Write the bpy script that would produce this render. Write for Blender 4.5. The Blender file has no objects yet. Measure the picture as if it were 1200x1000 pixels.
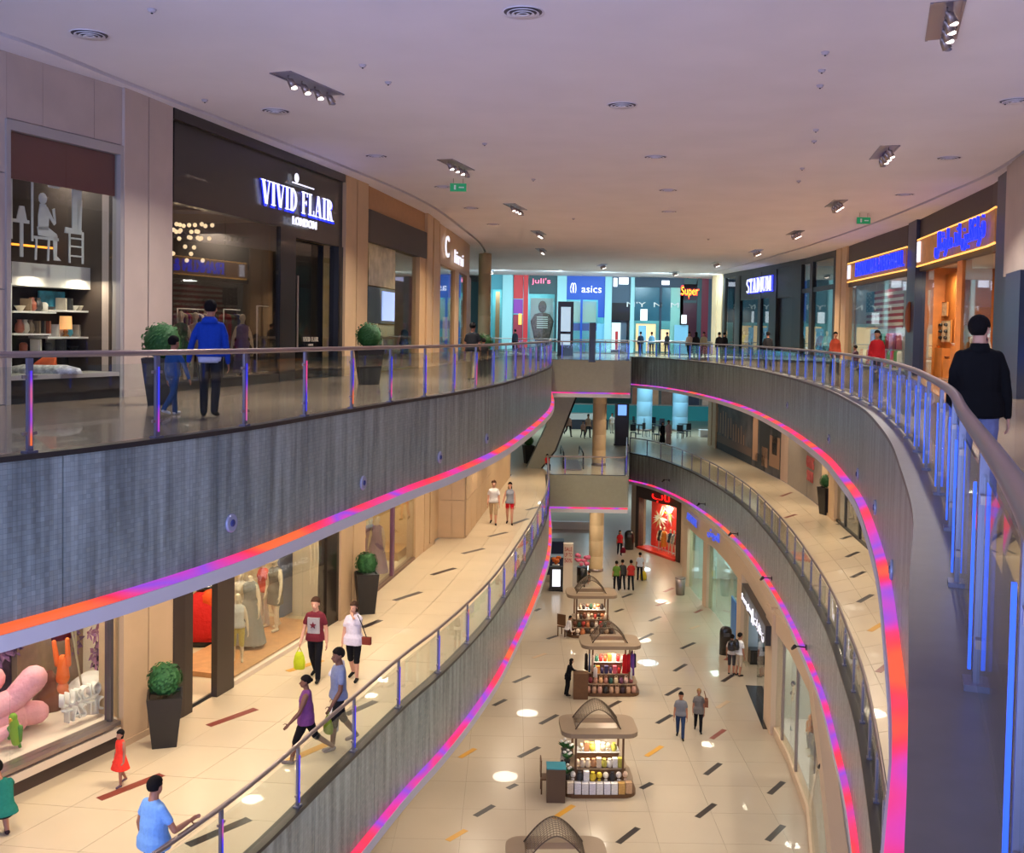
import bpy, math, random
from mathutils import Vector, Matrix
sc = bpy.context.scene
col = sc.collection
random.seed(7)
R_ = math.radians
# ------------------------------------------------------------------ camera
ROLL, PITCH, FOC = .017, R_(2.1), 1200.0
PPY = 390.8 + FOC * math.tan(PITCH)
FW = Vector((0, math.cos(PITCH), -math.sin(PITCH)))
_u = Vector((0, math.sin(PITCH), math.cos(PITCH)))
CR = Vector((1, 0, 0)) * math.cos(ROLL) + _u * math.sin(ROLL)
CU = Vector((1, 0, 0)) * -math.sin(ROLL) + _u * math.cos(ROLL)
cam = bpy.data.objects.new('camera', bpy.data.cameras.new('camera'))
col.objects.link(cam)
cam.matrix_world = Matrix(((CR.x, CU.x, -FW.x, 0), (CR.y, CU.y, -FW.y, 0), (CR.z, CU.z, -FW.z, 0), (0, 0, 0, 1)))
cam.data.sensor_width = 36; cam.data.lens = 36
cam.data.shift_y = (PPY - 500) / 1200
cam.data.clip_start = .05; cam.data.clip_end = 400
sc.camera = cam
# ------------------------------------------------------------------ world, exposure
w = bpy.data.worlds.new('world'); sc.world = w; w.use_nodes = True
w.node_tree.nodes['Background'].inputs[0].default_value = (.50, .50, .80, 1)
w.node_tree.nodes['Background'].inputs[1].default_value = 1.75
sc.view_settings.view_transform = 'Standard'; sc.view_settings.look = 'None'
sc.view_settings.gamma = 1; sc.view_settings.use_curve_mapping = False
sc.view_settings.exposure = -0.08
sc.cycles.transparent_max_bounces = 24
sc.cycles.max_bounces = 8; sc.cycles.diffuse_bounces = 3; sc.cycles.glossy_bounces = 3
sc.cycles.sample_clamp_indirect = 6
# levels
L2, L1, L0, CZ = -1.39, -7.6, -13.8, 4.7

def area(name, loc, size, power, color=(1, 1, 1), rot=(0, 0, 0), sizey=None, spread=180):
    l = bpy.data.lights.new(name, 'AREA'); l.energy = power; l.color = color
    l.shape = 'RECTANGLE' if sizey else 'DISK'; l.size = size
    if sizey: l.size_y = sizey
    l.spread = R_(spread)
    o = bpy.data.objects.new(name, l); col.objects.link(o); o.location = loc; o.rotation_euler = rot
    return o
WARM = (1, .84, .64); NEUT = (1, .93, .84); COOL = (.60, .88, 1.0); LAV = (.32, .50, 1.0)
K = 1.0
# ceiling downlights over the void (their fixtures are built further down)
for x, y, pw, c in [(6.4, 15.7, 400, NEUT), (-4.0, 19.7, 300, NEUT), (-1.7, 28.8, 450, NEUT), (.1, 38.4, 560, WARM), (1.2, 47.5, 560, WARM),
                    (9.2, 25.7, 600, NEUT), (11.1, 35.6, 600, WARM), (12.4, 45.6, 700, WARM), (13.1, 55.7, 700, WARM), (5.9, 68.6, 700, COOL), (11.6, 74.5, 700, COOL)]:
    area('downlight', (x, y, CZ - .25), .22, pw * K, c, spread=130)
# downlights in the soffits: they light the lower galleries and the ground floor
for x, y in [(-6.4, 12.5), (-5.0, 16.5), (-4.3, 20.5), (-3.2, 24.5), (-2.2, 29.0), (-1.2, 34), (-.4, 39.5), (.3, 46), (1.2, 52)]:
    area('soffit_downlight', (x, y, L2 - 1.99), .8, 118 * K, WARM, spread=160)
for x, y in [(8.6, 20), (10.5, 26), (11.6, 32), (12.3, 38), (12.6, 45), (12.6, 52), (12, 60)]:
    area('soffit_downlight', (x, y, L2 - 1.99), .8, 118 * K, WARM, spread=160)
for x, y in [(-3.5, 22), (-2.5, 28), (-1, 34), (0, 41), (1, 48), (4, 57.5), (8, 60)]:
    area('soffit_downlight', (x, y, L1 - 1.99), 1.0, 85 * K, WARM, spread=170)
# added cool lamps without fittings, to brighten the levels beyond the bridge
for x in (-5, -1, 3, 7, 11, 14.5):
    area('far_fill_light', (x, 76, CZ - .3), 1.6, 330 * K, COOL, rot=(R_(35), 0, 0))
    area('far_fill_light', (x, 79, L2 - .7), 1.6, 210 * K, COOL)
    area('far_fill_light', (x, 84, L1 - .7), 1.6, 240 * K, COOL)
area('rear_fill_light', (-9, -6, -3), 9, 2300 * K, LAV, rot=(R_(78), 0, R_(-12)), sizey=9)  # added bluish lamp behind the viewer, tinting the fascias; no visible source

# ------------------------------------------------------------------ pixel -> point helpers
def ray(x, y):
    return FW + CR * ((x - 600) / FOC) + CU * ((PPY - y) / FOC)
def P(x, y, z):
    d = ray(x, y); return d * (z / d.z)
def PY(x, y, Y):
    d = ray(x, y); return d * (Y / d.y)
def zat(p, y):
    """height whose image row is y above plan point p"""
    # row of a point is linear-fractional in z; solve directly
    k = (PPY - y) / FOC
    # (p.CU) = k (p.FW)
    a = p[0] * CU.x + p[1] * CU.y; b = p[0] * FW.x + p[1] * FW.y
    return (k * b - a) / (CU.z - k * FW.z)
# ------------------------------------------------------------------ materials
def lin(c):
    return tuple((v / 255 / 12.92 if v / 255 <= .04045 else ((v / 255 + .055) / 1.055) ** 2.4) for v in c)
MATS = {}
def mat(name, c, rough=.5, metal=0, emit=0, ec=None, spec=.5, noise=0, nscale=6, bump=0, bscale=40, alpha=None, coat=0):
    if name in MATS: return MATS[name]
    m = bpy.data.materials.new(name); m.use_nodes = True; MATS[name] = m
    nt = m.node_tree; b = nt.nodes['Principled BSDF']; c = lin(c)
    b.inputs['Base Color'].default_value = (*c, 1); b.inputs['Roughness'].default_value = rough
    b.inputs['Metallic'].default_value = metal; b.inputs['Specular IOR Level'].default_value = spec
    b.inputs['Coat Weight'].default_value = coat; b.inputs['Coat Roughness'].default_value = .02
    if emit:
        b.inputs['Emission Color'].default_value = (*(lin(ec) if ec else c), 1); b.inputs['Emission Strength'].default_value = emit
    if noise or bump:
        tc = nt.nodes.new('ShaderNodeTexCoord')
    if noise:
        n = nt.nodes.new('ShaderNodeTexNoise'); n.inputs['Scale'].default_value = nscale; n.inputs['Detail'].default_value = 4
        nt.links.new(tc.outputs['Object'], n.inputs['Vector'])
        h = nt.nodes.new('ShaderNodeHueSaturation'); h.inputs['Color'].default_value = (*c, 1)
        mr = nt.nodes.new('ShaderNodeMapRange'); mr.inputs['From Min'].default_value = .3; mr.inputs['From Max'].default_value = .7
        mr.inputs['To Min'].default_value = 1 - noise; mr.inputs['To Max'].default_value = 1 + noise
        nt.links.new(n.outputs['Fac'], mr.inputs['Value']); nt.links.new(mr.outputs[0], h.inputs['Value'])
        nt.links.new(h.outputs[0], b.inputs['Base Color'])
    if bump:
        n2 = nt.nodes.new('ShaderNodeTexNoise'); n2.inputs['Scale'].default_value = bscale
        nt.links.new(tc.outputs['Object'], n2.inputs['Vector'])
        bp = nt.nodes.new('ShaderNodeBump'); bp.inputs['Strength'].default_value = bump; bp.inputs['Distance'].default_value = .02
        nt.links.new(n2.outputs['Fac'], bp.inputs['Height']); nt.links.new(bp.outputs[0], b.inputs['Normal'])
    return m
def glass(name, tint, refl=1.0, rough=.02):
    if name in MATS: return MATS[name]
    m = bpy.data.materials.new(name); m.use_nodes = True; MATS[name] = m
    nt = m.node_tree; nt.nodes.clear()
    o = nt.nodes.new('ShaderNodeOutputMaterial'); t = nt.nodes.new('ShaderNodeBsdfTransparent'); g = nt.nodes.new('ShaderNodeBsdfGlossy')
    lw = nt.nodes.new('ShaderNodeLayerWeight'); lw.inputs[0].default_value = .5; mx = nt.nodes.new('ShaderNodeMixShader')
    pw = nt.nodes.new('ShaderNodeMath'); pw.operation = 'POWER'; pw.inputs[1].default_value = 4
    mu = nt.nodes.new('ShaderNodeMath'); mu.operation = 'MULTIPLY_ADD'; mu.inputs[1].default_value = .7; mu.inputs[2].default_value = .035 * refl; mu.use_clamp = True
    t.inputs[0].default_value = (*tint, 1); g.inputs['Roughness'].default_value = rough
    nt.links.new(lw.outputs['Facing'], pw.inputs[0]); nt.links.new(pw.outputs[0], mu.inputs[0]); nt.links.new(mu.outputs[0], mx.inputs[0])
    nt.links.new(t.outputs[0], mx.inputs[1]); nt.links.new(g.outputs[0], mx.inputs[2]); nt.links.new(mx.outputs[0], o.inputs[0])
    return m
def fascia_mat(name, c):
    """pearly glass mosaic: every 5 cm tessera has its own tilt and tone"""
    m = mat(name, c, .28, .35, spec=.6); nt = m.node_tree; b = nt.nodes['Principled BSDF']
    uv = nt.nodes.new('ShaderNodeUVMap'); sc_ = nt.nodes.new('ShaderNodeVectorMath'); sc_.operation = 'SCALE'; sc_.inputs[3].default_value = 18
    fl = nt.nodes.new('ShaderNodeVectorMath'); fl.operation = 'FLOOR'; wn = nt.nodes.new('ShaderNodeTexWhiteNoise'); wn.noise_dimensions = '2D'
    nt.links.new(uv.outputs[0], sc_.inputs[0]); nt.links.new(sc_.outputs[0], fl.inputs[0]); nt.links.new(fl.outputs[0], wn.inputs['Vector'])
    ge = nt.nodes.new('ShaderNodeNewGeometry')
    s1 = nt.nodes.new('ShaderNodeVectorMath'); s1.operation = 'SUBTRACT'; s1.inputs[1].default_value = (.5, .5, .5)
    s2 = nt.nodes.new('ShaderNodeVectorMath'); s2.operation = 'SCALE'; s2.inputs[3].default_value = .16
    a = nt.nodes.new('ShaderNodeVectorMath'); n = nt.nodes.new('ShaderNodeVectorMath'); n.operation = 'NORMALIZE'
    nt.links.new(wn.outputs['Color'], s1.inputs[0]); nt.links.new(s1.outputs[0], s2.inputs[0]); nt.links.new(s2.outputs[0], a.inputs[0])
    nt.links.new(ge.outputs['Normal'], a.inputs[1]); nt.links.new(a.outputs[0], n.inputs[0]); nt.links.new(n.outputs[0], b.inputs['Normal'])
    # vertical streaks: reflected light painted into the tile colour; then tessera tones and grout
    mp = nt.nodes.new('ShaderNodeMapping'); mp.inputs['Scale'].default_value = (5, .35, 1)
    no = nt.nodes.new('ShaderNodeTexNoise'); no.inputs['Scale'].default_value = 1.0; no.inputs['Detail'].default_value = 5
    nt.links.new(uv.outputs[0], mp.inputs[0]); nt.links.new(mp.outputs[0], no.inputs['Vector'])
    br = nt.nodes.new('ShaderNodeTexBrick'); br.offset = 0; br.inputs['Scale'].default_value = 18; br.inputs['Brick Width'].default_value = 1; br.inputs['Row Height'].default_value = 1
    br.inputs['Mortar Size'].default_value = .045; cc = lin(c)
    br.inputs['Color1'].default_value = (*[v * 1.06 for v in cc], 1); br.inputs['Color2'].default_value = (*[v * .92 for v in cc], 1); br.inputs['Mortar'].default_value = (*[v * .7 for v in cc], 1)
    nt.links.new(uv.outputs[0], br.inputs['Vector'])
    h = nt.nodes.new('ShaderNodeHueSaturation'); mr = nt.nodes.new('ShaderNodeMapRange'); mr.inputs['From Min'].default_value = .35; mr.inputs['From Max'].default_value = .65
    mr.inputs['To Min'].default_value = .68; mr.inputs['To Max'].default_value = 1.4
    nt.links.new(no.outputs['Fac'], mr.inputs['Value']); nt.links.new(mr.outputs[0], h.inputs['Value']); nt.links.new(br.outputs['Color'], h.inputs['Color'])
    nt.links.new(h.outputs[0], b.inputs['Base Color'])
    return m
def led_mat(name, cols, strength, scale=.35):
    m = mat(name, (30, 10, 20), .4); nt = m.node_tree; b = nt.nodes['Principled BSDF']
    ge = nt.nodes.new('ShaderNodeNewGeometry'); no = nt.nodes.new('ShaderNodeTexNoise'); no.inputs['Scale'].default_value = scale; no.inputs['Detail'].default_value = 1
    nt.links.new(ge.outputs['Position'], no.inputs['Vector'])
    cr = nt.nodes.new('ShaderNodeValToRGB'); e = cr.color_ramp.elements
    while len(e) < len(cols): e.new(.5)
    for i, c in enumerate(cols):
        e[i].position = .32 + .36 * i / (len(cols) - 1); e[i].color = (*lin(c), 1)
    nt.links.new(no.outputs['Fac'], cr.inputs[0]); nt.links.new(cr.outputs[0], b.inputs['Emission Color']); b.inputs['Emission Strength'].default_value = strength
    return m
# ------------------------------------------------------------------ mesh builder
class MB:
    def __init__(s): s.v = []; s.f = []; s.m = []; s.uv = None; s.sm = []
    def add(s, vs, fs, mi=0, smooth=False):
        o = len(s.v); s.v += [tuple(p) for p in vs]
        for f in fs: s.f.append([o + i for i in f]); s.m.append(mi); s.sm.append(smooth)
        return s
    def quad(s, a, b, c, d, mi=0): return s.add([a, b, c, d], [(0, 1, 2, 3)], mi)
    def box(s, c, d, rz=0, mi=0, rx=0, ry=0):
        M = Matrix.Rotation(rz, 3, 'Z') @ Matrix.Rotation(ry, 3, 'Y') @ Matrix.Rotation(rx, 3, 'X'); c = Vector(c)
        vs = [c + M @ Vector((x * d[0] / 2, y * d[1] / 2, z * d[2] / 2)) for x, y, z in
              [(-1, -1, -1), (1, -1, -1), (1, 1, -1), (-1, 1, -1), (-1, -1, 1), (1, -1, 1), (1, 1, 1), (-1, 1, 1)]]
        return s.add(vs, [(3, 2, 1, 0), (4, 5, 6, 7), (0, 1, 5, 4), (1, 2, 6, 5), (2, 3, 7, 6), (3, 0, 4, 7)], mi)
    def prism(s, poly, z0, z1, mi=0, smooth=False):
        n = len(poly); ar = sum(poly[i][0] * poly[(i + 1) % n][1] - poly[(i + 1) % n][0] * poly[i][1] for i in range(n))
        if ar < 0: poly = poly[::-1]
        vs = [(p[0], p[1], z0) for p in poly] + [(p[0], p[1], z1) for p in poly]
        s.add(vs, [tuple(range(n - 1, -1, -1)), tuple(range(n, 2 * n))], mi)
        o = len(s.v) - 2 * n
        for i in range(n):
            j = (i + 1) % n; s.f.append([o + i, o + j, o + n + j, o + n + i]); s.m.append(mi); s.sm.append(smooth)
        return s
    def wall(s, a, b, z0, z1, t, side=1, mi=0):
        """vertical slab from plan point a to b; thickness t away to the side (left of a->b is +1)"""
        dx, dy = b[0] - a[0], b[1] - a[1]; L = math.hypot(dx, dy) or 1e-6; nx, ny = -dy / L * t * side, dx / L * t * side
        return s.prism([(a[0], a[1]), (b[0], b[1]), (b[0] + nx, b[1] + ny), (a[0] + nx, a[1] + ny)], z0, z1, mi)
    def rings(s, rings, mi=0, smooth=True, cap=True, closed=False):
        n = len(rings[0]); vs = [p for r in rings for p in r]; fs = []
        k = len(rings)
        for i in range(k if closed else k - 1):
            for j in range(n):
                a, b = i * n + j, i * n + (j + 1) % n; c, d = ((i + 1) % k) * n + (j + 1) % n, ((i + 1) % k) * n + j
                fs.append((a, b, c, d))
        s.add(vs, fs, mi, smooth)
        if cap and not closed:
            o = len(s.v) - len(vs); s.f.append([o + j for j in range(n - 1, -1, -1)]); s.m.append(mi); s.sm.append(False)
            s.f.append([o + (k - 1) * n + j for j in range(n)]); s.m.append(mi); s.sm.append(False)
        return s
    def tube(s, pts, r, n=8, mi=0, closed=False, smooth=True):
        pts = [Vector(p) for p in pts]; k = len(pts); rs = r if isinstance(r, (list, tuple)) else [r] * k; out = []
        for i, p in enumerate(pts):
            t = (pts[(i + 1) % k] - pts[i - 1]) if closed or 0 < i < k - 1 else (pts[1] - pts[0] if i == 0 else pts[-1] - pts[-2])
            t.normalize(); u = t.cross(Vector((0, 0, 1)))
            if u.length < .05: u = t.cross(Vector((0, 1, 0)))
            u.normalize(); v = u.cross(t)
            out.append([p + (u * math.cos(2 * math.pi * j / n) + v * math.sin(2 * math.pi * j / n)) * rs[i] for j in range(n)])
        return s.rings(out, mi, smooth, True, closed)
    def lathe(s, c, prof, n=16, mi=0, smooth=True, sx=1, sy=1, cap=True):
        return s.rings([[(c[0] + r * sx * math.cos(2 * math.pi * j / n), c[1] + r * sy * math.sin(2 * math.pi * j / n), c[2] + z) for j in range(n)] for r, z in prof], mi, smooth, cap)
    def cyl(s, c, r, h, n=16, mi=0, r2=None): return s.lathe(c, [(r, 0), (r if r2 is None else r2, h)], n, mi)
    def ell(s, c, r, n=12, mi=0, M=None):
        k = max(4, n // 2); c = Vector(c); rr = []
        for i in range(k + 1):
            t = math.pi * (i + (.02 if i == 0 else -.02 if i == k else 0)) / k
            rr.append([Vector((r[0] * math.sin(t) * math.cos(2 * math.pi * j / n), r[1] * math.sin(t) * math.sin(2 * math.pi * j / n), -r[2] * math.cos(t))) for j in range(n)])
        rr = [[c + (M @ q if M else q) for q in g] for g in rr]
        return s.rings(rr, mi)
    def build(s, name, mats, parent=None, world=False, mesh_only=False):
        me = bpy.data.meshes.new(name)
        vs = s.v
        if world and parent is not None:
            Mi = wmat(parent).inverted(); vs = [tuple(Mi @ Vector(p)) for p in vs]
        me.from_pydata(vs, [], s.f)
        if not isinstance(mats, (list, tuple)): mats = [mats]
        for m in mats: me.materials.append(m)
        me.polygons.foreach_set('material_index', s.m); me.polygons.foreach_set('use_smooth', s.sm)
        if s.uv:
            ul = me.uv_layers.new(name='UVMap')
            for lp in me.loops: ul.data[lp.index].uv = s.uv[lp.vertex_index]
        me.update()
        if mesh_only: return me
        return link(name, me, parent)
def wmat(o):
    M = o.matrix_basis.copy()
    while o.parent: o = o.parent; M = o.matrix_basis @ M
    return M
def link(name, me, parent=None):
    o = bpy.data.objects.new(name, me); col.objects.link(o)
    if parent: o.parent = parent
    return o
def tag(o, label=None, cat=None, group=None, kind=None):
    if label: o['label'] = label
    if cat: o['category'] = cat
    if group: o['group'] = group
    if kind: o['kind'] = kind
    return o
def thing(name, label, cat, loc=(0, 0, 0), rz=0, group=None):
    o = bpy.data.objects.new(name, None); col.objects.link(o)
    o.matrix_basis = Matrix.Translation(Vector(loc)) @ Matrix.Rotation(rz, 4, 'Z')
    o.empty_display_size = .1
    return tag(o, label, cat, group)
def struct(name, mb, m, parent=None, world=False):
    o = mb.build(name, m, parent, world)
    if parent is None: o['kind'] = 'structure'
    return o
def dup(o, loc=None, rz=None, label=None, parent=None):
    c = o.copy(); col.objects.link(c)
    if parent: c.parent = parent
    for ch in o.children: dup(ch, parent=c)
    if loc is not None: c.location = loc
    if rz is not None: c.rotation_euler = (0, 0, rz)
    if label: c['label'] = label
    return c
# ------------------------------------------------------------------ plan curves
def smooth(pts, step=.6):
    pts = [Vector(p).to_2d() for p in pts]; out = []
    for i in range(len(pts) - 1):
        p0 = pts[max(i - 1, 0)]; p1, p2 = pts[i], pts[i + 1]; p3 = pts[min(i + 2, len(pts) - 1)]
        n = max(2, int((p2 - p1).length / .15))
        for k in range(n):
            t = k / n
            out.append(.5 * ((2 * p1) + (p2 - p0) * t + (2 * p0 - 5 * p1 + 4 * p2 - p3) * t * t + (3 * p1 - p0 - 3 * p2 + p3) * t ** 3))
    out.append(pts[-1])
    return resample(out, step)
def resample(pts, step):
    pts = [Vector(p).to_2d() for p in pts]
    L = [0]
    for a, b in zip(pts, pts[1:]): L.append(L[-1] + (b - a).length)
    n = max(1, round(L[-1] / step)); res = []; j = 0
    for k in range(n + 1):
        d = L[-1] * k / n
        while j < len(L) - 2 and L[j + 1] < d: j += 1
        seg = L[j + 1] - L[j] or 1
        res.append(pts[j].lerp(pts[j + 1], min(1, (d - L[j]) / seg)))
    return res
def normals(c):
    out = []
    for i in range(len(c)):
        t = c[min(i + 1, len(c) - 1)] - c[max(i - 1, 0)]; t.normalize(); out.append(Vector((-t.y, t.x)))
    return out
def off(c, d):
    return [p + n * d for p, n in zip(c, normals(c))]
def cut(c, a, b):
    """piece of the densely sampled curve between arc lengths a and b"""
    L = [0]
    for p, q in zip(c, c[1:]): L.append(L[-1] + (q - p).length)
    def at(d):
        d = max(0, min(L[-1], d))
        for j in range(len(L) - 1):
            if L[j + 1] >= d: return c[j].lerp(c[j + 1], (d - L[j]) / (L[j + 1] - L[j] or 1))
        return c[-1]
    return [at(a)] + [c[j] for j in range(len(c)) if a + .02 < L[j] < b - .02] + [at(b)], L[-1]
def length(c): return sum((q - p).length for p, q in zip(c, c[1:]))
def sweep(mb, c, prof, mi=0, nrm=None, s0=0, mats=None):
    """closed profile [(offset, z)...] swept along plan curve c; stores uv = (arc, height)"""
    nn = nrm or normals(c); L = s0; rings = []; uv = []
    for i, (p, n) in enumerate(zip(c, nn)):
        if i: L += (p - c[i - 1]).length
        rings.append([(p.x + n.x * o, p.y + n.y * o, z) for o, z in prof]); uv += [(L, z) for o, z in prof]
    if mb.uv is None: mb.uv = []
    n0 = len(mb.v)
    if mats is None: mb.rings(rings, mi, smooth=False)
    else:
        n = len(prof); mb.add([q for r in rings for q in r], [])
        for i in range(len(rings) - 1):
            for j in range(n):
                mb.f.append([n0 + i * n + j, n0 + i * n + (j + 1) % n, n0 + (i + 1) * n + (j + 1) % n, n0 + (i + 1) * n + j]); mb.m.append(mats[j]); mb.sm.append(False)
        for o in (0, (len(rings) - 1) * n):
            mb.f.append([n0 + o + j for j in range(n)]); mb.m.append(mats[0]); mb.sm.append(False)
    mb.uv += uv
    return mb
def hitx(poly, px, side=None):
    """plan point where the vertical plane seen at image column px (horizon row) meets a plan polyline"""
    d = ray(px, 400); d = Vector((d.x, d.y))
    for a, b in zip(poly, poly[1:]):
        a = Vector(a).to_2d(); b = Vector(b).to_2d(); e = b - a
        den = d.x * e.y - d.y * e.x
        if abs(den) < 1e-9: continue
        t = (a.x * e.y - a.y * e.x) / den; u = (a.x * d.y - a.y * d.x) / den
        if t > 0 and -1e-6 <= u <= 1 + 1e-6: return d * t
    a, b = (Vector(poly[0]).to_2d(), Vector(poly[1]).to_2d())
    ta = abs(a.x / a.y * 1200 + 600 - px); c, e2 = Vector(poly[-2]).to_2d(), Vector(poly[-1]).to_2d()
    if ta > abs(e2.x / e2.y * 1200 + 600 - px): a, b = c, e2
    e = b - a; den = d.x * e.y - d.y * e.x; t = (a.x * e.y - a.y * e.x) / den
    return d * t
# ================================================================== SHELL
mFas = fascia_mat('fascia_mosaic', (152, 166, 164))
mSoff = mat('soffit_plaster', (205, 200, 205), .7)
mCeil = mat('ceiling_plaster', (238, 230, 234), .85, noise=.03, nscale=.6)
mLed = led_mat('led_strip', [(255, 95, 60), (255, 60, 80), (255, 50, 120), (225, 60, 190), (150, 80, 225), (240, 60, 150), (255, 60, 80), (255, 110, 60)], 1.05, .42)
mCap = mat('dark_cap', (70, 66, 62), .35, .6)
mLedge = mat('ledge_metal', (120, 116, 112), .38, .5, noise=.06)
mTile = mat('cream_tile', (212, 192, 160), .28, noise=.03, nscale=.8, coat=.25, spec=.4)
mTile0 = mat('ground_tile', (182, 166, 144), .28, noise=.04, nscale=.5, coat=.25, spec=.4)
mTile2 = mat('upper_tile', (146, 126, 108), .22, noise=.04, nscale=.8, coat=.3)
mJoint = mat('tile_joint', (120, 104, 84), .7)
mDark = mat('inlay_dark', (45, 36, 34), .3); mBrown = mat('inlay_brown', (135, 62, 48), .3); mYel = mat('inlay_yellow', (205, 150, 50), .3); mTan = mat('inlay_tan', (190, 160, 125), .3)
LC = smooth([(-13.5, -2), (-9.6, 4.2), (-7.2, 7.6), (-5.25, 10.5), (-3.85, 13.75), (-2.9, 17.3), (-2.1, 20.4), (-1.5, 22.4), (-.92, 24.7), (-.35, 27.4), (.15, 30.6), (.75, 35.0), (1.25, 39.3), (1.6, 43), (1.87, 48.1), (2.05, 55)])
RC = smooth([(-1.4, -4.2), (-.1, -.2), (1.12, 2.73), (2.3, 5.75), (3.2, 8.0), (4.2, 10.9), (5.14, 13.75), (6.09, 16.95), (6.95, 20.1), (7.6, 23), (8.35, 26.6), (9.02, 30.8), (9.65, 35.5), (10.1, 39.9), (10.45, 44.5), (10.55, 49), (10.4, 54), (9.9, 59), (8.9, 63.5), (7.6, 66)])
# the gallery side is LEFT (+normal) of LC and RIGHT (-normal) of RC
WL2 = [(-14.5, 6), (-10.4, 14.6), (-8.84, 17.68), (-7.74, 20.34), (-7.36, 22.15), (-5.18, 31.13), (-4.72, 33.2), (-3.5, 40.8), (-3.2, 45), (-2.6, 52), (-2.33, 56.7), (-2.3, 61)]
WR2 = [(8.6, 11), (11.6, 20.5), (14.24, 30.64), (16, 41.5), (16.97, 52.75), (17.1, 60), (16.4, 70), (15.4, 79), (14.9, 84)]
WL1 = [(-14.5, 6), (-9.5, 12.9), (-7.95, 16.2), (-6.95, 18.4), (-6.4, 19.8), (-5.81, 21.75), (-5.0, 24.7), (-4.38, 26.94), (-3.88, 29.5), (-2.94, 35.5), (-2.6, 37.3)]
WR1 = [(11.3, 27), (12.8, 35), (13.7, 43), (14.2, 48), (14.5, 54), (14.1, 68), (13.9, 72)]
WR0 = [(6.6, 20.5), (7.5, 24), (8.23, 27), (8.75, 29.1), (9.2, 32.8), (9.35, 35.5), (9.94, 42), (10.25, 47), (10.3, 50.5), (10.0, 53.5), (9.9, 58)]

def slab_floor(name, edge, wall, z, mt, label_step=1.3, ncol=4, s0=0, s1=None, depth=.18, inner=.12):
    """gallery floor: dark bedding with separate stone tiles laid in rows between the void edge and the shop line"""
    n = len(edge); b = MB()
    Wd = resample([Vector(p).to_2d() for p in wall], .5)
    def mate(i): return i / (n - 1)
    Wl = length(Wd)
    wallpts = [cutpt(Wd, Wl * mate(i)) for i in range(n)]
    for i in range(n - 1):
        b.prism([tuple(edge[i]), tuple(edge[i + 1]), tuple(wallpts[i + 1]), tuple(wallpts[i])], z - depth, z - .012)
    o = struct(name, b, mJoint)
    # tiles
    m = max(1, int(length(edge) / label_step)); L = length(edge); g = .004
    for i in range(m):
        ea, eb = cutpt(edge, L * i / m), cutpt(edge, L * (i + 1) / m)
        wa, wb = cutpt(Wd, Wl * i / m), cutpt(Wd, Wl * (i + 1) / m)
        if s1 is not None and ea.y > s1: break
        if ea.y < s0: continue
        for j in range(ncol):
            u0, u1 = j / ncol, (j + 1) / ncol
            q = [ea.lerp(wa, u0), eb.lerp(wb, u0), eb.lerp(wb, u1), ea.lerp(wa, u1)]
            c = (q[0] + q[1] + q[2] + q[3]) / 4; q = [p + (c - p).normalized() * g * 1.4 for p in q]
            MB().prism([tuple(p) for p in q], z - .03, z).build('floor_tile', mt, o)
    if s1 is not None:
        b = MB()
        for i in range(n - 1):
            if edge[i].y > s1 - 1.5: b.prism([tuple(edge[i]), tuple(edge[i + 1]), tuple(wallpts[i + 1]), tuple(wallpts[i])], z - .03, z - .002)
        tag(b.build('far_tiles', mt, o), kind='stuff')
    return o
def cutpt(c, d):
    for a, b in zip(c, c[1:]):
        l = (b - a).length
        if d <= l + 1e-9: return a.lerp(b, d / (l or 1))
        d -= l
    return c[-1].copy()
def ffrom(poly, y0, y1, step=.6):
    p = [q for q in resample([Vector(v).to_2d() for v in poly], .3) if y0 <= q.y <= y1]
    return resample(p, step)
def seg(c, y0, y1): return [p for p in c if y0 <= p.y <= y1]

LCf = [p for p in LC if p.y > 5]
floor_l2_left = slab_floor('floor', off(LCf, .02), ffrom(WL2, 6, 60), L2, mTile2, s0=8, s1=45)
floor_l1_left = slab_floor('floor', off(LCf, .02), ffrom(WL1 + [(-1.6, 44), (-.9, 45), (.1, 55)], 6, 60), L1, mTile, s0=9, s1=52)
RCf = [p for p in RC]
floor_l2_right = slab_floor('floor', off(RCf, -.02), [Vector(p) for p in resample([Vector(v) for v in [(5, -6), (8, 6)] + WR2[:-2]], .6)], L2, mTile2, s0=-3, s1=40)
floor_l1_right = slab_floor('floor', off([p for p in RC if p.y > 14], -.02), [Vector(p) for p in resample([Vector(v) for v in [(9.5, 15)] + WR1[:]], .6)], L1, mTile, s0=14, s1=55)
# ground floor of large slabs, laid square
b = MB().prism([(-9, 12), (14, 12), (14, 110), (-12, 110), (-12, 40)], L0 - .3, L0 - .012)
floor_l0 = struct('floor', b, mJoint)
T = 1.8
for i in range(-3, 7):
    for j in range(0, 24):
        x0, y0 = i * T + .6, 22 + j * T
        wx = 7.2 + (y0 - 22) * .13
        if x0 > 10.6: continue
        q = .0035
        MB().prism([(x0 + q, y0 + q), (x0 + T - q, y0 + q), (x0 + T - q, y0 + T - q), (x0 + q, y0 + T - q)], L0 - .03, L0).build('floor_tile', mTile0, floor_l0)
tag(MB().prism([(-12, 22 + 24 * T), (14, 22 + 24 * T), (14, 110), (-12, 110)], L0 - .03, L0).build('far_tiles', mTile0, floor_l0), kind='stuff')
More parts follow.
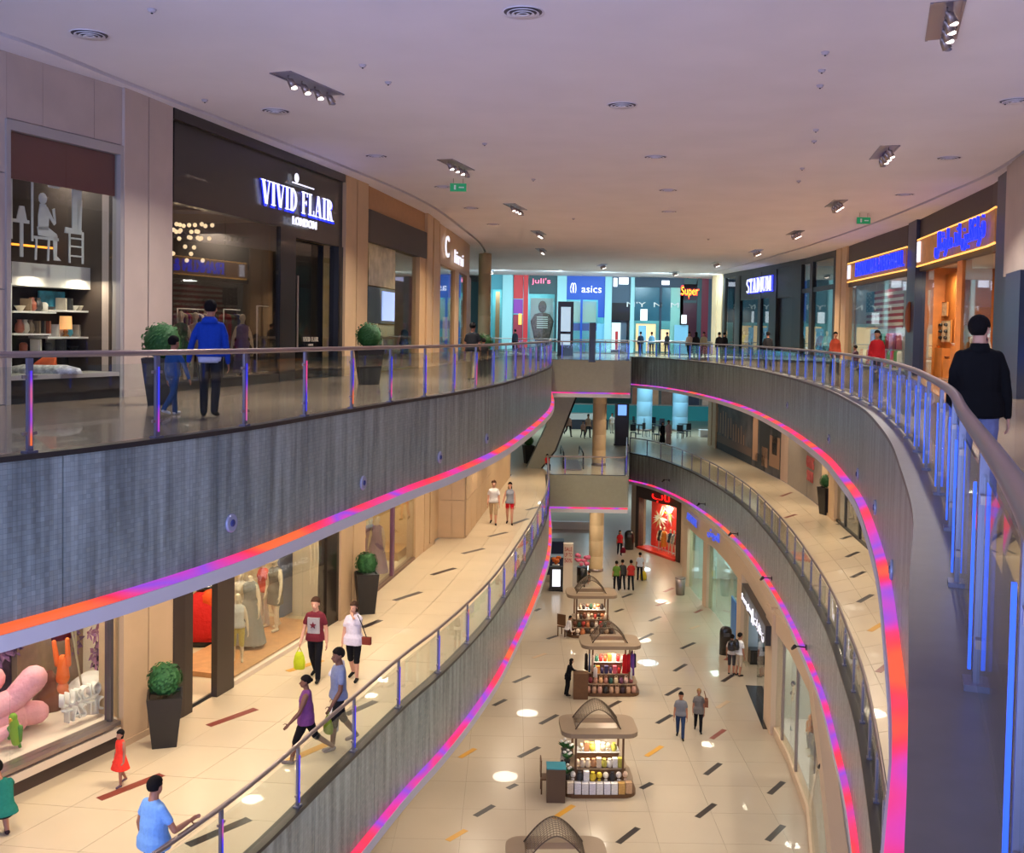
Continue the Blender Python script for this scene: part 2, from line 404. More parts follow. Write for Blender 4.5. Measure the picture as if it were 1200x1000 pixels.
# bridges and floors beyond
def bridge(z, name='floor'):
    o = struct(name, MB().prism([(2.05, 55), (6.3, 55), (7.6, 66), (17, 66), (17, 84), (-12, 84), (-12, 57), (-2, 57), (.1, 55)], z - .5, z - .036), mSoff)
    MB().prism([(-12, 57), (-2, 57), (.1, 55), (6.3, 55), (7.6, 66), (17, 66), (17, 84), (-12, 84)], z - .03, z - .006).build('floor_tile', mTile2 if z == L2 else mTile, o)
    MB().wall((6.32, 54.94), (2.07, 54.94), z - 1.68, z + .02, .06).build('fascia_panel', mFasB, o)
    MB().wall((7.62, 66), (6.34, 55), z - 1.68, z + .02, .06).build('fascia_panel', mFasB, o)
    MB().box((4.2, 54.86, z - 1.74), (4.3, .14, .07)).build('light_strip', mLed, o)
    MB().box((4.2, 54.88, z - 1.88), (4.3, .2, .2)).build('soffit_edge', mSoff, o)
    return o
mFasB = mat('bridge_fascia', (150, 148, 125), .4, .2, noise=.04)
bridge(L2); bridge(L1)
for z in (L2, L1):
    struct('floor', MB().prism([(-14, 84), (24, 84), (24, 110), (-14, 110)], z - .4, z), mTile2 if z == L2 else mTile)
    struct('floor', MB().prism([(8.3, 66.5), (9.5, 64), (10.7, 61), (18, 61), (18, 84), (14.5, 84), (13, 74)], z - .41, z - .004), mTile)

# fascias: panels + led ledge + soffit
def fascia(name, c, sg, z, y0, plen=2.6, mf=None):
    root = struct(name, sweep(MB(), c, [(sg * .10, z - 1.74), (sg * .10, z - .02), (sg * .30, z - .02), (sg * .30, z - 1.74)]), mSoff)
    L = length(c); n = max(1, round(L / plen))
    s = 0
    for i in range(n):
        a, bb = L * i / n, L * (i + 1) / n
        pc, _ = cut(c, a + .008, bb - .008)
        sweep(MB(), pc, [(0, z - 1.71), (0, z - .03), (sg * .06, z - .03), (sg * .06, z - 1.71)], s0=a).build('fascia_panel', mf or mFas, root)
    k = [(sg * .02, z - 1.735), (sg * -.13, z - 1.775), (sg * -.13, z - 1.79), (sg * .08, z - 1.79), (sg * .08, z - 1.735)]
    sweep(MB(), c, k).build('light_strip', mLed, root)
    sweep(MB(), c, [(sg * -.15, z - 1.96), (sg * -.15, z - 1.785), (sg * .35, z - 1.785), (sg * .35, z - 1.96)]).build('soffit_edge', mSoff, root)
    return root
fascia('trim_1', LC, 1, L2, 0)
fascia('trim_2', LCf, 1, L1, 0)
fascia('trim_3', RC, -1, L2, 0)
fascia('trim_4', [p for p in RC if p.y > 14], -1, L1, 0)
# soffits (ceilings of the lower galleries)
def soffit(edge, wall, z):
    n = len(edge); Wd = [Vector(p).to_2d() for p in wall]; Wl = length(Wd); b = MB()
    W = [cutpt(Wd, Wl * i / (n - 1)) for i in range(n)]
    for i in range(n - 1): b.prism([tuple(edge[i]), tuple(edge[i + 1]), tuple(W[i + 1]), tuple(W[i])], z - 1.98, z - 1.9)
    return struct('ceiling', b, mSoff)
soffit(off(LCf, .2), ffrom(WL2, 6, 60), L2)
soffit(off(LCf, .2), ffrom(WL1, 6, 60), L1)
soffit(off(RCf, -.2), resample([Vector(v) for v in [(5, -6), (8, 6)] + WR2[:-1]], .6), L2)
soffit(off([p for p in RC if p.y > 14], -.2), resample([Vector(v) for v in [(9.5, 15)] + WR1], .6), L1)
# upper ceiling with the two curved shadow slots (slot = gap between the main field and the wall-side border)
SL = smooth([(-13, 6), (-10.2, 13.3), (-8.33, 16.66), (-7.5, 19.92), (-7.0, 21.73), (-4.91, 29.52), (-3.22, 37.56), (-2.3, 47), (-1.75, 55), (-1.8, 62), (-2.6, 66), (-5, 68)])
SR = smooth([(4.6, 2), (8, 11), (12.56, 25.5), (13.79, 33.54), (14.64, 44.44), (14.95, 58), (14.56, 73.65), (14, 84)])
def field(a, b2, z0, z1):
    n = 80; A = [cutpt(a, length(a) * i / n) for i in range(n + 1)]; B = [cutpt(b2, length(b2) * i / n) for i in range(n + 1)]; mb = MB()
    for i in range(n): mb.prism([tuple(A[i]), tuple(A[i + 1]), tuple(B[i + 1]), tuple(B[i])], z0, z1)
    return mb
SLr = [p for p in off(SL, -.06)]
_top = field(SLr, off(SR, .06) , CZ, CZ + .12)
struct('ceiling', _top, mCeil)
WLx = [Vector(p) for p in resample([Vector(v) for v in [(-22, 2), (-17, 12), (-13, 20), (-11, 30), (-9, 42), (-7.5, 60), (-8, 75)]], 1)]
struct('ceiling', field(off(SL, .06), WLx, CZ - .02, CZ + .1), mCeil)
WRx = [Vector(p) for p in resample([Vector(v) for v in [(14, 0), (20, 12), (23, 30), (24, 50), (24, 84)]], 1)]
struct('ceiling', field(off(SR, -.06), WRx, CZ - .02, CZ + .1), mCeil)
struct('ceiling', MB().prism([(-9, 66), (15, 66), (15, 84.5), (-14, 84.5)], CZ + .02, CZ + .16), mCeil)
struct('ceiling', MB().prism([(-24, -3), (20, -3), (20, 120), (-24, 120)], CZ + .45, CZ + .6), mCeil)
struct('ceiling', MB().prism([(-13.2, -3), (14.5, -3), (14.5, 2), (8, 11), (4.6, 2), (-13, 6)], CZ, CZ + .12), mCeil)
# backing behind the galleries
mBack = mat('gallery_back', (120, 110, 100), .8)
def chain(name, pts, z0, z1, m, t=.3, side=1):
    b = MB()
    for a, c in zip(pts, pts[1:]): b.wall(a, c, z0, z1, t, side)
    return struct(name, b, m)
chain('wall_left', [(-22, 0), (-17.5, 12), (-14, 20), (-11.5, 30), (-9.5, 42), (-8.4, 60), (-12, 74), (-14, 110)], L0 - 1, CZ + .5, mBack)
chain('wall_right', [(15, -4), (21, 12), (23.5, 30), (24.3, 50), (24.5, 110)], L0 - 1, CZ + .5, mBack, side=-1)
chain('wall_back', [(-16, 104), (25, 104)], L0 - 1, CZ + .5, mat('far_wall', (150, 200, 205), .6))

# ------------------------------------------------------------------ floor inlays
def inlay(fl, z, a, b, m, w=.085):
    p, q = P(*a, z), P(*b, z); d = (q - p).to_2d().normalized(); n = Vector((-d.y, d.x)) * w
    MB().prism([tuple(p.xy - n), tuple(q.xy - n), tuple(q.xy + n), tuple(p.xy + n)], z - .01, z + .004).build('floor_inlay', m, fl)
D, B_, Y_, T_ = mDark, mBrown, mYel, mTan
for a, b, m in [((116, 937), (190, 908), B_), ((244, 851), (300, 831), B_), ((337, 787), (378, 774), Y_), ((338, 892), (388, 870), Y_), ((424, 736), (446, 727), D), ((462, 704), (493, 694), D),
                ((506, 674), (533, 666), D), ((542, 649), (567, 643), D), ((573, 629), (594, 624), D), ((601, 614), (619, 608), D), ((617, 598), (632, 594), D), ((220, 991), (292, 960), D), ((405, 838), (440, 822), D)]:
    inlay(floor_l1_left, L1, a, b, m)
for a, b, m in [((915, 582), (928, 577), B_), ((920, 607), (933, 603), B_), ((981, 615), (993, 611), D), ((986, 632), (998, 628), D), ((992, 653), (1006, 647), D), ((998, 677), (1013, 670), D), ((1006, 706), (1022, 697), D),
                ((1019, 740), (1034, 731), Y_), ((1029, 788), (1048, 773), B_), ((1046, 847), (1062, 831), B_)]:
    inlay(floor_l1_right, L1, a, b, m, .075)
def c6(x, y): return (600 + x * .36, 640 + y * .36)
for x0, y0, x1, y1, m in [(5, 445, 58, 423, D), (92, 580, 148, 550, D), (23, 688, 88, 655, D), (-14, 790, 15, 776, D), (68, 365, 110, 350, T_), (115, 303, 148, 292, D), (135, 888, 200, 845, Y_), (345, 968, 410, 918, D), (437, 685, 488, 652, Y_),
                          (472, 578, 520, 550, D), (502, 487, 546, 462, D), (528, 408, 567, 385, D), (550, 335, 595, 315, D), (448, 245, 484, 230, D), (412, 307, 458, 285, D), (335, 215, 362, 205, D), (358, 168, 390, 156, D), (495, 150, 525, 137, B_),
                          (470, 195, 505, 182, B_), (595, 218, 618, 208, B_), (580, 270, 610, 260, T_), (603, 884, 660, 840, D), (630, 745, 678, 708, D), (650, 628, 692, 598, B_), (668, 528, 705, 505, T_), (685, 442, 720, 420, D), (695, 372, 718, 356, B_),
                          (310, 528, 352, 505, D), (832, 960, 883, 910, D), (838, 808, 883, 768, D), (75, 212, 92, 204, D), (-60, 520, -20, 500, D), (-170, 690, -120, 660, Y_), (-120, 880, -60, 845, D), (-210, 960, -150, 925, Y_), (420, 790, 455, 772, D)]:
    inlay(floor_l0, L0, c6(x0, y0), c6(x1, y1), m, .09)

# ------------------------------------------------------------------ railings
mSteel = mat('brushed_steel', (165, 150, 145), .32, .8)
mPost = mat('post_metal', (130, 130, 150), .35, .7)
mGl = glass('rail_glass', (.94, .975, .965), 1.2)
mGE = mat('glass_edge', (90, 140, 130), .2)
mLP = led_mat('post_led', [(255, 120, 60), (120, 60, 255), (50, 70, 255), (70, 60, 255), (255, 80, 160)], .9, 1.1)
mBlueLed = mat('blue_led', (20, 60, 200), .4, emit=1.0, ec=(60, 110, 255))
def railing(label, c, sg, z, h, o1, spacing, led, phase=0, kerb=.10, post_w=.07, inner=False):
    """sg: +1 gallery left of curve. posts on offset o1, glass panels between, tube handrail on stand-off brackets"""
    q = off(c, sg * o1); L = length(q); n = int((L - phase) / spacing)
    root = thing('glass_railing', label, 'railing', (q[0].x, q[0].y, z))
    mb = MB(); sweep(mb, c, [(-.03 * sg, z - .03), (-.03 * sg, z + .03), (sg * (o1 + .1), z + .03), (sg * (o1 + .1), z - .03)]); mb.build('base_rail', mLedge if o1 > .15 else mCap, root, True)
    hr = resample(q, .35)
    MB().tube([(p.x, p.y, z + h) for p in hr], .036, 12).build('handrail', mSteel, root, True)
    nn = 0
    for i in range(n + 1):
        d = phase + i * spacing
        pc, _ = cut(q, d, min(L, d + spacing)); p = pc[0]
        t = (pc[1] - pc[0]).normalized(); nrm = Vector((-t.y, t.x)) * sg; ang = math.atan2(t.y, t.x)
        post = MB().box((p.x, p.y, z + h / 2), (post_w, .035, h - .08), ang).box((p.x, p.y, z + h - .05), (.02, .02, .09), ang).box((p.x, p.y, z + .04), (.14, .1, .03), ang).build('post', mPost, root, True)
        v = p - nrm * .03
        MB().box((v.x, v.y, z + h * .47), (.018, .012, h * .74), ang).build('led_strip', led, post, True)
        for zz in (.22, .78): MB().box((p.x, p.y, z + h * zz), (.17, .03, .035), ang).build('clamp', mSteel, post, True)
        if d + spacing <= L + .01:
            gc, _ = cut(q, d + .06, d + spacing - .06)
            g = MB(); sweep(g, gc, [(-.006, z + .06), (-.006, z + h * .88), (.006, z + h * .88), (.006, z + .06)]); g.uv = None
            g.build('glass_panel', mGl, root, True)
    return root
railing('curved glass railing along the upper left gallery edge, steel handrail and glowing posts', LC[3:], 1, L2, 1.08, .06, 1.86, mLP, phase=.55)
railing('long curved glass railing of the upper right gallery, blue lit posts, passing the viewer', RC[2:], -1, L2, 1.0, .22, 1.8, mBlueLed, phase=.4)
railing('glass railing with steel handrail along the middle left gallery edge', LCf, 1, L1, 1.03, .06, 2.25, mLP, phase=1.2)
railing('glass railing curving along the middle right gallery above the ground floor shops', [p for p in RC if p.y > 14], -1, L1, 1.0, .12, 1.8, mSteel, phase=.5)
BR = [Vector((2.1, 55.1)), Vector((6.2, 55.1)), Vector((6.35, 55.8)), Vector((7.5, 65.8))]
railing('short straight glass railing across the front of the upper bridge', BR[::-1], -1, L2, 1.0, .02, 1.02, mBlueLed)
railing('short straight glass railing across the front of the middle bridge', BR[::-1], -1, L1, 1.0, .02, 2.0, mLP)
# ================================================================== FIGURES
from mathutils.bvhtree import BVHTree
TS = bpy.data.scenes.new('workbench')   # temporary scene for evaluating meshes; removed at the end
def bench():
    with bpy.context.temp_override(scene=TS, view_layer=TS.view_layers[0]):
        dg = bpy.context.evaluated_depsgraph_get(); dg.update()
    return dg
SKIN = {'light': mat('skin_light', (214, 160, 132), .55), 'mid': mat('skin_mid', (168, 112, 84), .55), 'dark': mat('skin_dark', (112, 72, 54), .55)}
def cloth(c): return mat('cloth_%d_%d_%d' % c, c, .85, noise=.08, nscale=25, spec=.2)
mHair = {'black': mat('hair_black', (22, 18, 17), .85, spec=.15, bump=.4, bscale=60), 'brown': mat('hair_brown', (70, 45, 30), .85, spec=.2, bump=.4, bscale=60), 'blond': mat('hair_blond', (150, 112, 72), .8, spec=.2), 'grey': mat('hair_grey', (150, 145, 140), .5)}
mEye = mat('eye_dark', (25, 20, 20), .2)
def cap(mb, a, b, ra, rb, n=10):
    a, b = Vector(a), Vector(b); d = (b - a); L = d.length or 1e-4; d.normalize()
    pts, rs = [], []
    for k in (0, .35, .7): ang = math.pi / 2 * (1 - k); pts.append(a - d * ra * math.sin(ang)); rs.append(max(.0008, ra * math.cos(ang)))
    pts.append(a); rs.append(ra); pts.append(b); rs.append(rb)
    for k in (.7, .35, 0): ang = math.pi / 2 * (1 - k); pts.append(b + d * rb * math.sin(ang)); rs.append(max(.0008, rb * math.cos(ang)))
    return mb.tube(pts, rs, n)
def loft(mb, rings, n=16):
    """rings: (centre, half width, half depth)"""
    out = []
    for c, a, b in rings:
        out.append([Vector(c) + Vector((a * math.copysign(abs(math.cos(t)) ** .85, math.cos(t)), b * math.copysign(abs(math.sin(t)) ** .85, math.sin(t)), 0)) for t in [2 * math.pi * j / n for j in range(n)]])
    return mb.rings(out)
def ik(a, t, l1, l2, pole):
    a, t, pole = Vector(a), Vector(t), Vector(pole); d = t - a; L = min(d.length, (l1 + l2) * .995); d.normalize(); t = a + d * L
    x = (l1 * l1 - l2 * l2 + L * L) / (2 * L); h = math.sqrt(max(0, l1 * l1 - x * x)); q = pole - d * pole.dot(d)
    q.normalize(); return a + d * x + q * h, t
def remesh(parts, vox, mats, name):
    """parts: [(MB, material index)] -> one continuous surface whose faces take the material of the nearest part"""
    vs, fs, tg = [], [], []
    for mb, mi in parts:
        o = len(vs); vs += mb.v
        for f in mb.f: fs.append([o + i for i in f]); tg.append(mi)
    me = bpy.data.meshes.new('tmp'); me.from_pydata(vs, [], fs)
    ob = bpy.data.objects.new('tmp', me); TS.collection.objects.link(ob)
    m = ob.modifiers.new('r', 'REMESH'); m.mode = 'VOXEL'; m.voxel_size = vox; m.use_smooth_shade = True
    s = ob.modifiers.new('s', 'SMOOTH'); s.factor = .5; s.iterations = 2
    dg = bench()
    r = bpy.data.meshes.new_from_object(ob.evaluated_get(dg)); r.name = name
    bpy.data.objects.remove(ob); bpy.data.meshes.remove(me)
    bv = BVHTree.FromPolygons([Vector(v) for v in vs], fs)
    r.materials.clear()
    for mm in mats: r.materials.append(mm)
    idx = [0] * len(r.polygons)
    for i, p in enumerate(r.polygons):
        q = bv.find_nearest(p.center)
        if q[2] is not None: idx[i] = tg[q[2]]
    r.polygons.foreach_set('material_index', idx); r.polygons.foreach_set('use_smooth', [True] * len(idx)); r.update()
    return r
def figure(label, pos, H=1.75, face=180, skin='mid', top=(90, 90, 90), bot=(40, 42, 55), shoe=(30, 28, 28), sleeve='short', legs='long', hair='black', hstyle='short', vox=.016,
           walk=0, L=None, R=None, lean=0, armL=(0, 6, 12), armR=(0, 6, 12), handL=None, handR=None, pole=(0, -1, -.4), dress=None, fat=1.0, look=(0, 0), name='person', cat='person', group=None, mats=None, crouch=0, hem=.49, eyes=True, female=False, sole=0, headless=False, neckline=0, kid=0, mesh_cb=None):
    H_ = H
    if L is None: L = (walk, 8 + abs(walk) * .2 if walk > 0 else 10 + abs(walk) * .9)
    if R is None: R = (-walk, 8 + abs(walk) * .2 if walk < 0 else 10 + abs(walk) * .9)
    hz = .515 * H; hw = .052 * H; sh = (.108 if not female else .098) * H * (1 + (fat - 1) * .4)
    S = {k: MB() for k in ('skin', 'top', 'bot', 'shoe')}
    ankles = []
    for s, (a, k) in ((-1, L), (1, R)):
        a, k = R_(a), R_(k); hip = Vector((s * hw, 0, hz)); kn = hip + Vector((s * .006 * H, math.sin(a), -math.cos(a))) * .245 * H
        b = a - k; an = kn + Vector((0, math.sin(b), -math.cos(b))) * .235 * H; ankles.append((hip, kn, an, b))
    low = min(an.z for _, _, an, _ in ankles); dz = .04 * H - low
    hz += dz
    lb = R_(lean); up = Vector((0, math.sin(lb), math.cos(lb)))
    for s, (hip, kn, an, b) in zip((-1, 1), ankles):
        hip = hip + Vector((0, 0, dz)); kn = kn + Vector((0, 0, dz)); an = an + Vector((0, 0, dz))
        kt = 'bot' if legs in ('long', 'knee') else 'skin'
        cap(S['bot' if legs != 'bare' else 'skin'], hip, hip.lerp(kn, .55), .046 * H * fat, .045 * H * fat)
        cap(S[kt if legs != 'short' else 'skin'], hip.lerp(kn, .5), kn, .044 * H * fat, .035 * H * (1.12 if kt == 'bot' else 1))
        f = 1.2 if legs == 'long' else 1
        if legs == 'knee': cap(S['bot'], kn, kn.lerp(an, .12), .038 * H, .04 * H)
        cap(S['bot' if legs == 'long' else 'skin'], kn, kn.lerp(an, .4), .033 * H * f, .031 * H * f); cap(S['bot' if legs == 'long' else 'skin'], kn.lerp(an, .4), an, .031 * H * f, .021 * H * (1.5 if legs == 'long' else 1))
        ft = max(-.9, min(.3, b)); fd = Vector((s * .12, math.cos(ft * .6), math.sin(ft * .6) * .8)).normalized()
        he = an + Vector((0, -.012 * H, -.018 * H)); to = he + fd * .105 * H; to.z = max(to.z, .014 * H)
        cap(S['shoe'], he, to, .023 * H, .019 * H); cap(S['shoe'], he.lerp(to, .5), to + Vector((s * .004, 0, -.002)), .022 * H, .017 * H)
    pel = Vector((0, 0, hz)); 
    def sp(t, y=0): return pel + up * (t * H) + Vector((0, y * H, 0))
    fw = .9 if female else 1.0
    loft(S['bot' if not dress else 'top'], [(sp(-.05), .055 * H, .045 * H), (sp(-.02), .088 * H * fat, .062 * H * fat), (sp(.03), .084 * H * fat * (1.04 if female else .98), .058 * H * fat), (sp(.06), .066 * H * fat * fw, .046 * H * fat), (sp(.075), .05 * H, .035 * H)])
    e = 1.06
    loft(S['top'], [(sp(hem - .515), .085 * H, .06 * H), (sp(hem - .505), .103 * H * fat * e, .076 * H * fat * e)] + [(sp(.02), .1 * H * fat * e, .075 * H * fat * e), (sp(.07), .084 * H * fat * fw * e, .062 * H * fat * e), (sp(.12), .085 * H * fat * fw * e, .062 * H * fat * e), (sp(.19, .004), .1 * H * fat * fw, .07 * H),
                    (sp(.245), sh * 1.0, .062 * H), (sp(.275, -.003), sh * .88, .052 * H), (sp(.295, -.006), sh * .5, .04 * H), (sp(.315, -.006), .02 * H, .02 * H)])
    if female and not kid:
        for s in (-1, 1): S['top'].ell(sp(.2, .045) + Vector((s * .042 * H, 0, 0)), (.036 * H, .034 * H, .036 * H), 10)
    nb = sp(.295, -.006); hc = sp(.386, .012); hc.z += 0
    cap(S['skin'], nb, nb.lerp(hc, .6), .038 * H * (.85 if female else 1), .034 * H * (.85 if female else 1))
    kf = 1.07 + kid * .33
    yaw = Matrix.Rotation(R_(look[0]), 3, 'Z') @ Matrix.Rotation(R_(look[1]), 3, 'X')
    hs = .93 if female else 1
    def hp(x, y, z): return hc + yaw @ Vector((x, y, z)) * H * kf * hs
    hd = S['skin']
    if not headless:
        hd.ell(hp(0, -.006, .022), (.044 * H * kf * hs, .054 * H * kf * hs, .05 * H * kf * hs), 16); hd.ell(hp(0, .01, -.012), (.036 * H * kf * hs, .04 * H * kf * hs, .05 * H * kf * hs), 14)
        cap(hd, hp(0, .014, -.04), hp(0, .034, -.042), .022 * H * kf, .013 * H * kf, 10)
        cap(hd, hp(0, .048, .008), hp(0, .06, -.012), .0045 * H * kf, .0078 * H * kf, 8)
        for s in (-1, 1): hd.ell(hp(s * .045, -.004, .0), (.006 * H, .012 * H, .018 * H), 8)
        cap(hd, hp(-.012, .048, -.028), hp(.012, .048, -.028), .006 * H, .006 * H, 6)
    la, lf = .172 * H, .15 * H
    info = {}
    for s, arm, tgt, key in ((-1, armL, handL, 'L'), (1, armR, handR, 'R')):
        shp = sp(.25) + Vector((s * sh * .93, 0, 0))
        if tgt is not None: el, wr = ik(shp, Vector(tgt), la, lf, Vector((s * .5, pole[1], pole[2])))
        else:
            a, o, k = [R_(v) for v in arm]; el = shp + Vector((s * math.sin(o), math.sin(a) * math.cos(o), -math.cos(a) * math.cos(o))) * la
            wr = el + Vector((s * math.sin(o) * .6, math.sin(a + k) * math.cos(o), -math.cos(a + k) * math.cos(o))).normalized() * lf
        st = {'long': ('top', 'top', 'top'), 'short': ('top', 'top', 'skin'), 'none': ('skin', 'skin', 'skin'), 'half': ('top', 'top', 'skin')}[sleeve]
        cap(S[st[0]], shp + Vector((-s * .02 * H, 0, .0)), shp.lerp(el, .5), (.034 * H) * (fat * .4 + .6), .03 * H * (1.1 if st[0] == 'top' else .9)); 
        cap(S['skin' if sleeve in ('none', 'short') else 'top'], shp.lerp(el, .45), el, .0255 * H * (1 if sleeve in ('none', 'short') else 1.2), .0225 * H * (1 if sleeve in ('none', 'short') else 1.2))
        fa = 1.25 if sleeve == 'long' else 1
        cap(S['top' if sleeve == 'long' else 'skin'], el, el.lerp(wr, .35), .0225 * H * fa, .023 * H * fa); cap(S['top' if sleeve == 'long' else 'skin'], el.lerp(wr, .35), wr.lerp(el, .05), .023 * H * fa, .015 * H * fa * 1.1)
        d = (wr - el).normalized(); side = d.cross(Vector((0, 1, 0)) if abs(d.y) < .8 else Vector((0, 0, -1))); 
        if side.length < .1: side = Vector((1, 0, 0))
        side.normalize(); pn = side.cross(d)   # side: across the palm's thickness
        hm = S['skin']; hl = wr + d * .028 * H
        fr = max(.0052 * H, vox * .55)
        for q in (-1.2, -.4, .4, 1.2):
            k0 = wr + d * .01 * H + pn * q * .007 * H; k1 = wr + d * .052 * H + pn * q * .0105 * H
            cap(hm, k0, k1, .0085 * H, .0075 * H, 6)
            ln = .044 * H * (1 - .12 * abs(q + .3)); bend = (d + Vector((-s * side.x * 0, 0, 0)) - side * s * .35).normalized()
            k2 = k1 + bend * ln * .55; k3 = k2 + (bend - side * s * .5).normalized() * ln * .45
            cap(hm, k1, k2, fr, fr * .95, 6); cap(hm, k2, k3, fr * .95, fr * .8, 6)
        t0 = wr + d * .015 * H + pn * .012 * H; t1 = t0 + (d * .6 + pn * .9).normalized() * .03 * H; cap(hm, t0, t1, fr * 1.2, fr * 1.05, 6); cap(hm, t1, t1 + (d + pn * .2).normalized() * .022 * H, fr * 1.05, fr * .85, 6)
        info['hand' + key] = hl + d * .03 * H
    if dress:      # (hem height fraction, hem half width fraction)
        hh, ww = dress; k = [(sp(.09), .074 * H * fat, .06 * H)]
        z0 = hz + .05 * H; 
        for t in (0, .25, .5, .75, 1): k.append((Vector((0, 0, z0 + (hh * H - z0) * t)), (.092 * (1 - t) + ww * t) * H * (fat if t == 0 else 1), (.068 * (1 - t) + ww * .85 * t) * H))
        k.append((Vector((0, 0, hh * H)), ww * .5 * H, ww * .4 * H)); loft(S['bot'] if legs == 'skirt' else S['top'], k)
    ms = mats or [SKIN[skin], cloth(top), cloth(bot), cloth(shoe)]
    parts = [(S[k], i) for i, k in enumerate(('skin', 'top', 'bot', 'shoe')) if S[k].v]
    me = remesh(parts, vox, ms, 'body')
    root = thing(name, label, cat, (pos[0], pos[1], pos[2] + sole), R_(face), group)
    link('body', me, root)
    if not headless and hstyle:
        hm = MB(); a, b2, c2 = .0515 * H * kf * hs, .062 * H * kf * hs, .058 * H * kf * hs; N, Kk = 18, 10; rr = []
        cc = hp(0, -.009, .026)
        for i in range(Kk + 1):
            th = math.pi * (.02 + .96 * i / Kk); ring = []
            for j in range(N):
                ph = 2 * math.pi * j / N; x, y, z = math.sin(th) * math.cos(ph), math.sin(th) * math.sin(ph), math.cos(th)
                lim = .28 if y > .35 else (-.15 if y > -.1 else -.75)
                if hstyle in ('long', 'scarf', 'bob') and y < .3: lim = -.95
                if hstyle == 'bald': lim = -.8 if y < 0 else -.1
                k = 1.0 if z > lim else .8
                ring.append(cc + yaw @ Vector((a * x * k, b2 * y * k, c2 * z * (1 if z > lim else .9))))
            rr.append(ring)
        hm.rings(rr)
        if hstyle in ('long', 'scarf'):
            w_ = .052 if hstyle == 'scarf' else .044
            loft(hm, [(hp(0, -.02, .04), w_ * .8 * H, .03 * H), (hp(0, -.025, -.02), w_ * 1.05 * H, .036 * H), (hp(0, -.035, -.08), w_ * 1.1 * H, .03 * H), (hp(0, -.045, -.13), w_ * .7 * H, .016 * H)])
        if hstyle == 'bob': loft(hm, [(hp(0, -.012, .03), .046 * H, .044 * H), (hp(0, -.018, -.02), .054 * H, .042 * H), (hp(0, -.02, -.05), .044 * H, .032 * H)])
        if hstyle == 'tail': cap(hm, hp(0, -.06, .03), hp(0, -.075, -.05), .016 * H, .008 * H)
        if hstyle == 'bun': hm.ell(hp(0, -.066, .02), (.022 * H,) * 3, 10)
        hm.build('hair' if hstyle != 'scarf' else 'headscarf', mHair.get(hair) or cloth(hair), root)
        if eyes and vox <= .016:
            for s in (-1, 1): MB().ell(hp(s * .0165, .0455, .004), (.0055 * H, .0035 * H, .003 * H), 8).build('eye', mEye, root)
    root['_i'] = 0; del root['_i']
    info['hc'] = hc; info['hp'] = hp; info['sp'] = sp; info['H'] = H
    return root, info
def held_bag(label, root, info, key, c, size=(.28, .12, .36), cat='bag', drop=.12, name='shopping_bag', handles=True, soft=True):
    """a carrier bag hanging from a hand; a thing of its own"""
    M = wmat(root); h = M @ info['hand' + key]; t = thing(name, label, cat, (h.x, h.y, h.z - drop - size[2]), root.rotation_euler.z)
    b = MB(); w, d, hh = size
    if soft: loft(b, [((0, 0, 0), w * .36, d * .4), ((0, 0, hh * .04), w * .46, d * .5), ((0, 0, hh * .4), w * .52, d * .55), ((0, 0, hh * .75), w * .42, d * .35), ((0, 0, hh), w * .26, d * .12)], 14)
    else: b.box((0, 0, hh / 2), (w, d, hh))
    b.build('bag_body', cloth(c), t)
    for s in (-1, 1):
        MB().tube([(w * .2 * s, 0, hh * .97), (w * .1 * s, 0, hh + drop * .6), (0, 0, hh + drop)], .008, 6).build('handle', cloth(c), t)
    return t
# ================================================================== SHOP HELPERS
FONTS = {}
def text_mesh(s, ext=.02):
    cu = bpy.data.curves.new('t', 'FONT'); cu.body = s; cu.extrude = ext; cu.align_x = 'CENTER'; cu.align_y = 'CENTER'; cu.resolution_u = 3
    ob = bpy.data.objects.new('t', cu); TS.collection.objects.link(ob)
    dg = bench(); me = bpy.data.meshes.new_from_object(ob.evaluated_get(dg))
    bpy.data.objects.remove(ob); return me
def place_text(name, s, m, c, ux, w, h, parent, ext=.02, uz=(0, 0, 1), me=None):
    """lettering scaled to width w and height h, centred at c, running along the plan direction ux"""
    me = me or text_mesh(s, 1.0)
    xs = [v.co.x for v in me.vertices]; ys = [v.co.y for v in me.vertices]
    cx, cy = (min(xs) + max(xs)) / 2, (min(ys) + max(ys)) / 2; fx, fy = w / (max(xs) - min(xs)), h / (max(ys) - min(ys))
    ux = Vector((ux[0], ux[1], 0)).normalized(); uz = Vector(uz).normalized(); n = ux.cross(uz)
    zs = [v.co.z for v in me.vertices]; zr = max(zs) - min(zs) or 1
    Mi = wmat(parent).inverted()
    for v in me.vertices:
        v.co = Mi @ (Vector(c) + ux * ((v.co.x - cx) * fx) + uz * ((v.co.y - cy) * fy) + n * ((v.co.z - min(zs)) / zr * ext))
    me.materials.clear(); me.materials.append(m); me.name = name; me.update()
    return link(name, me, parent)
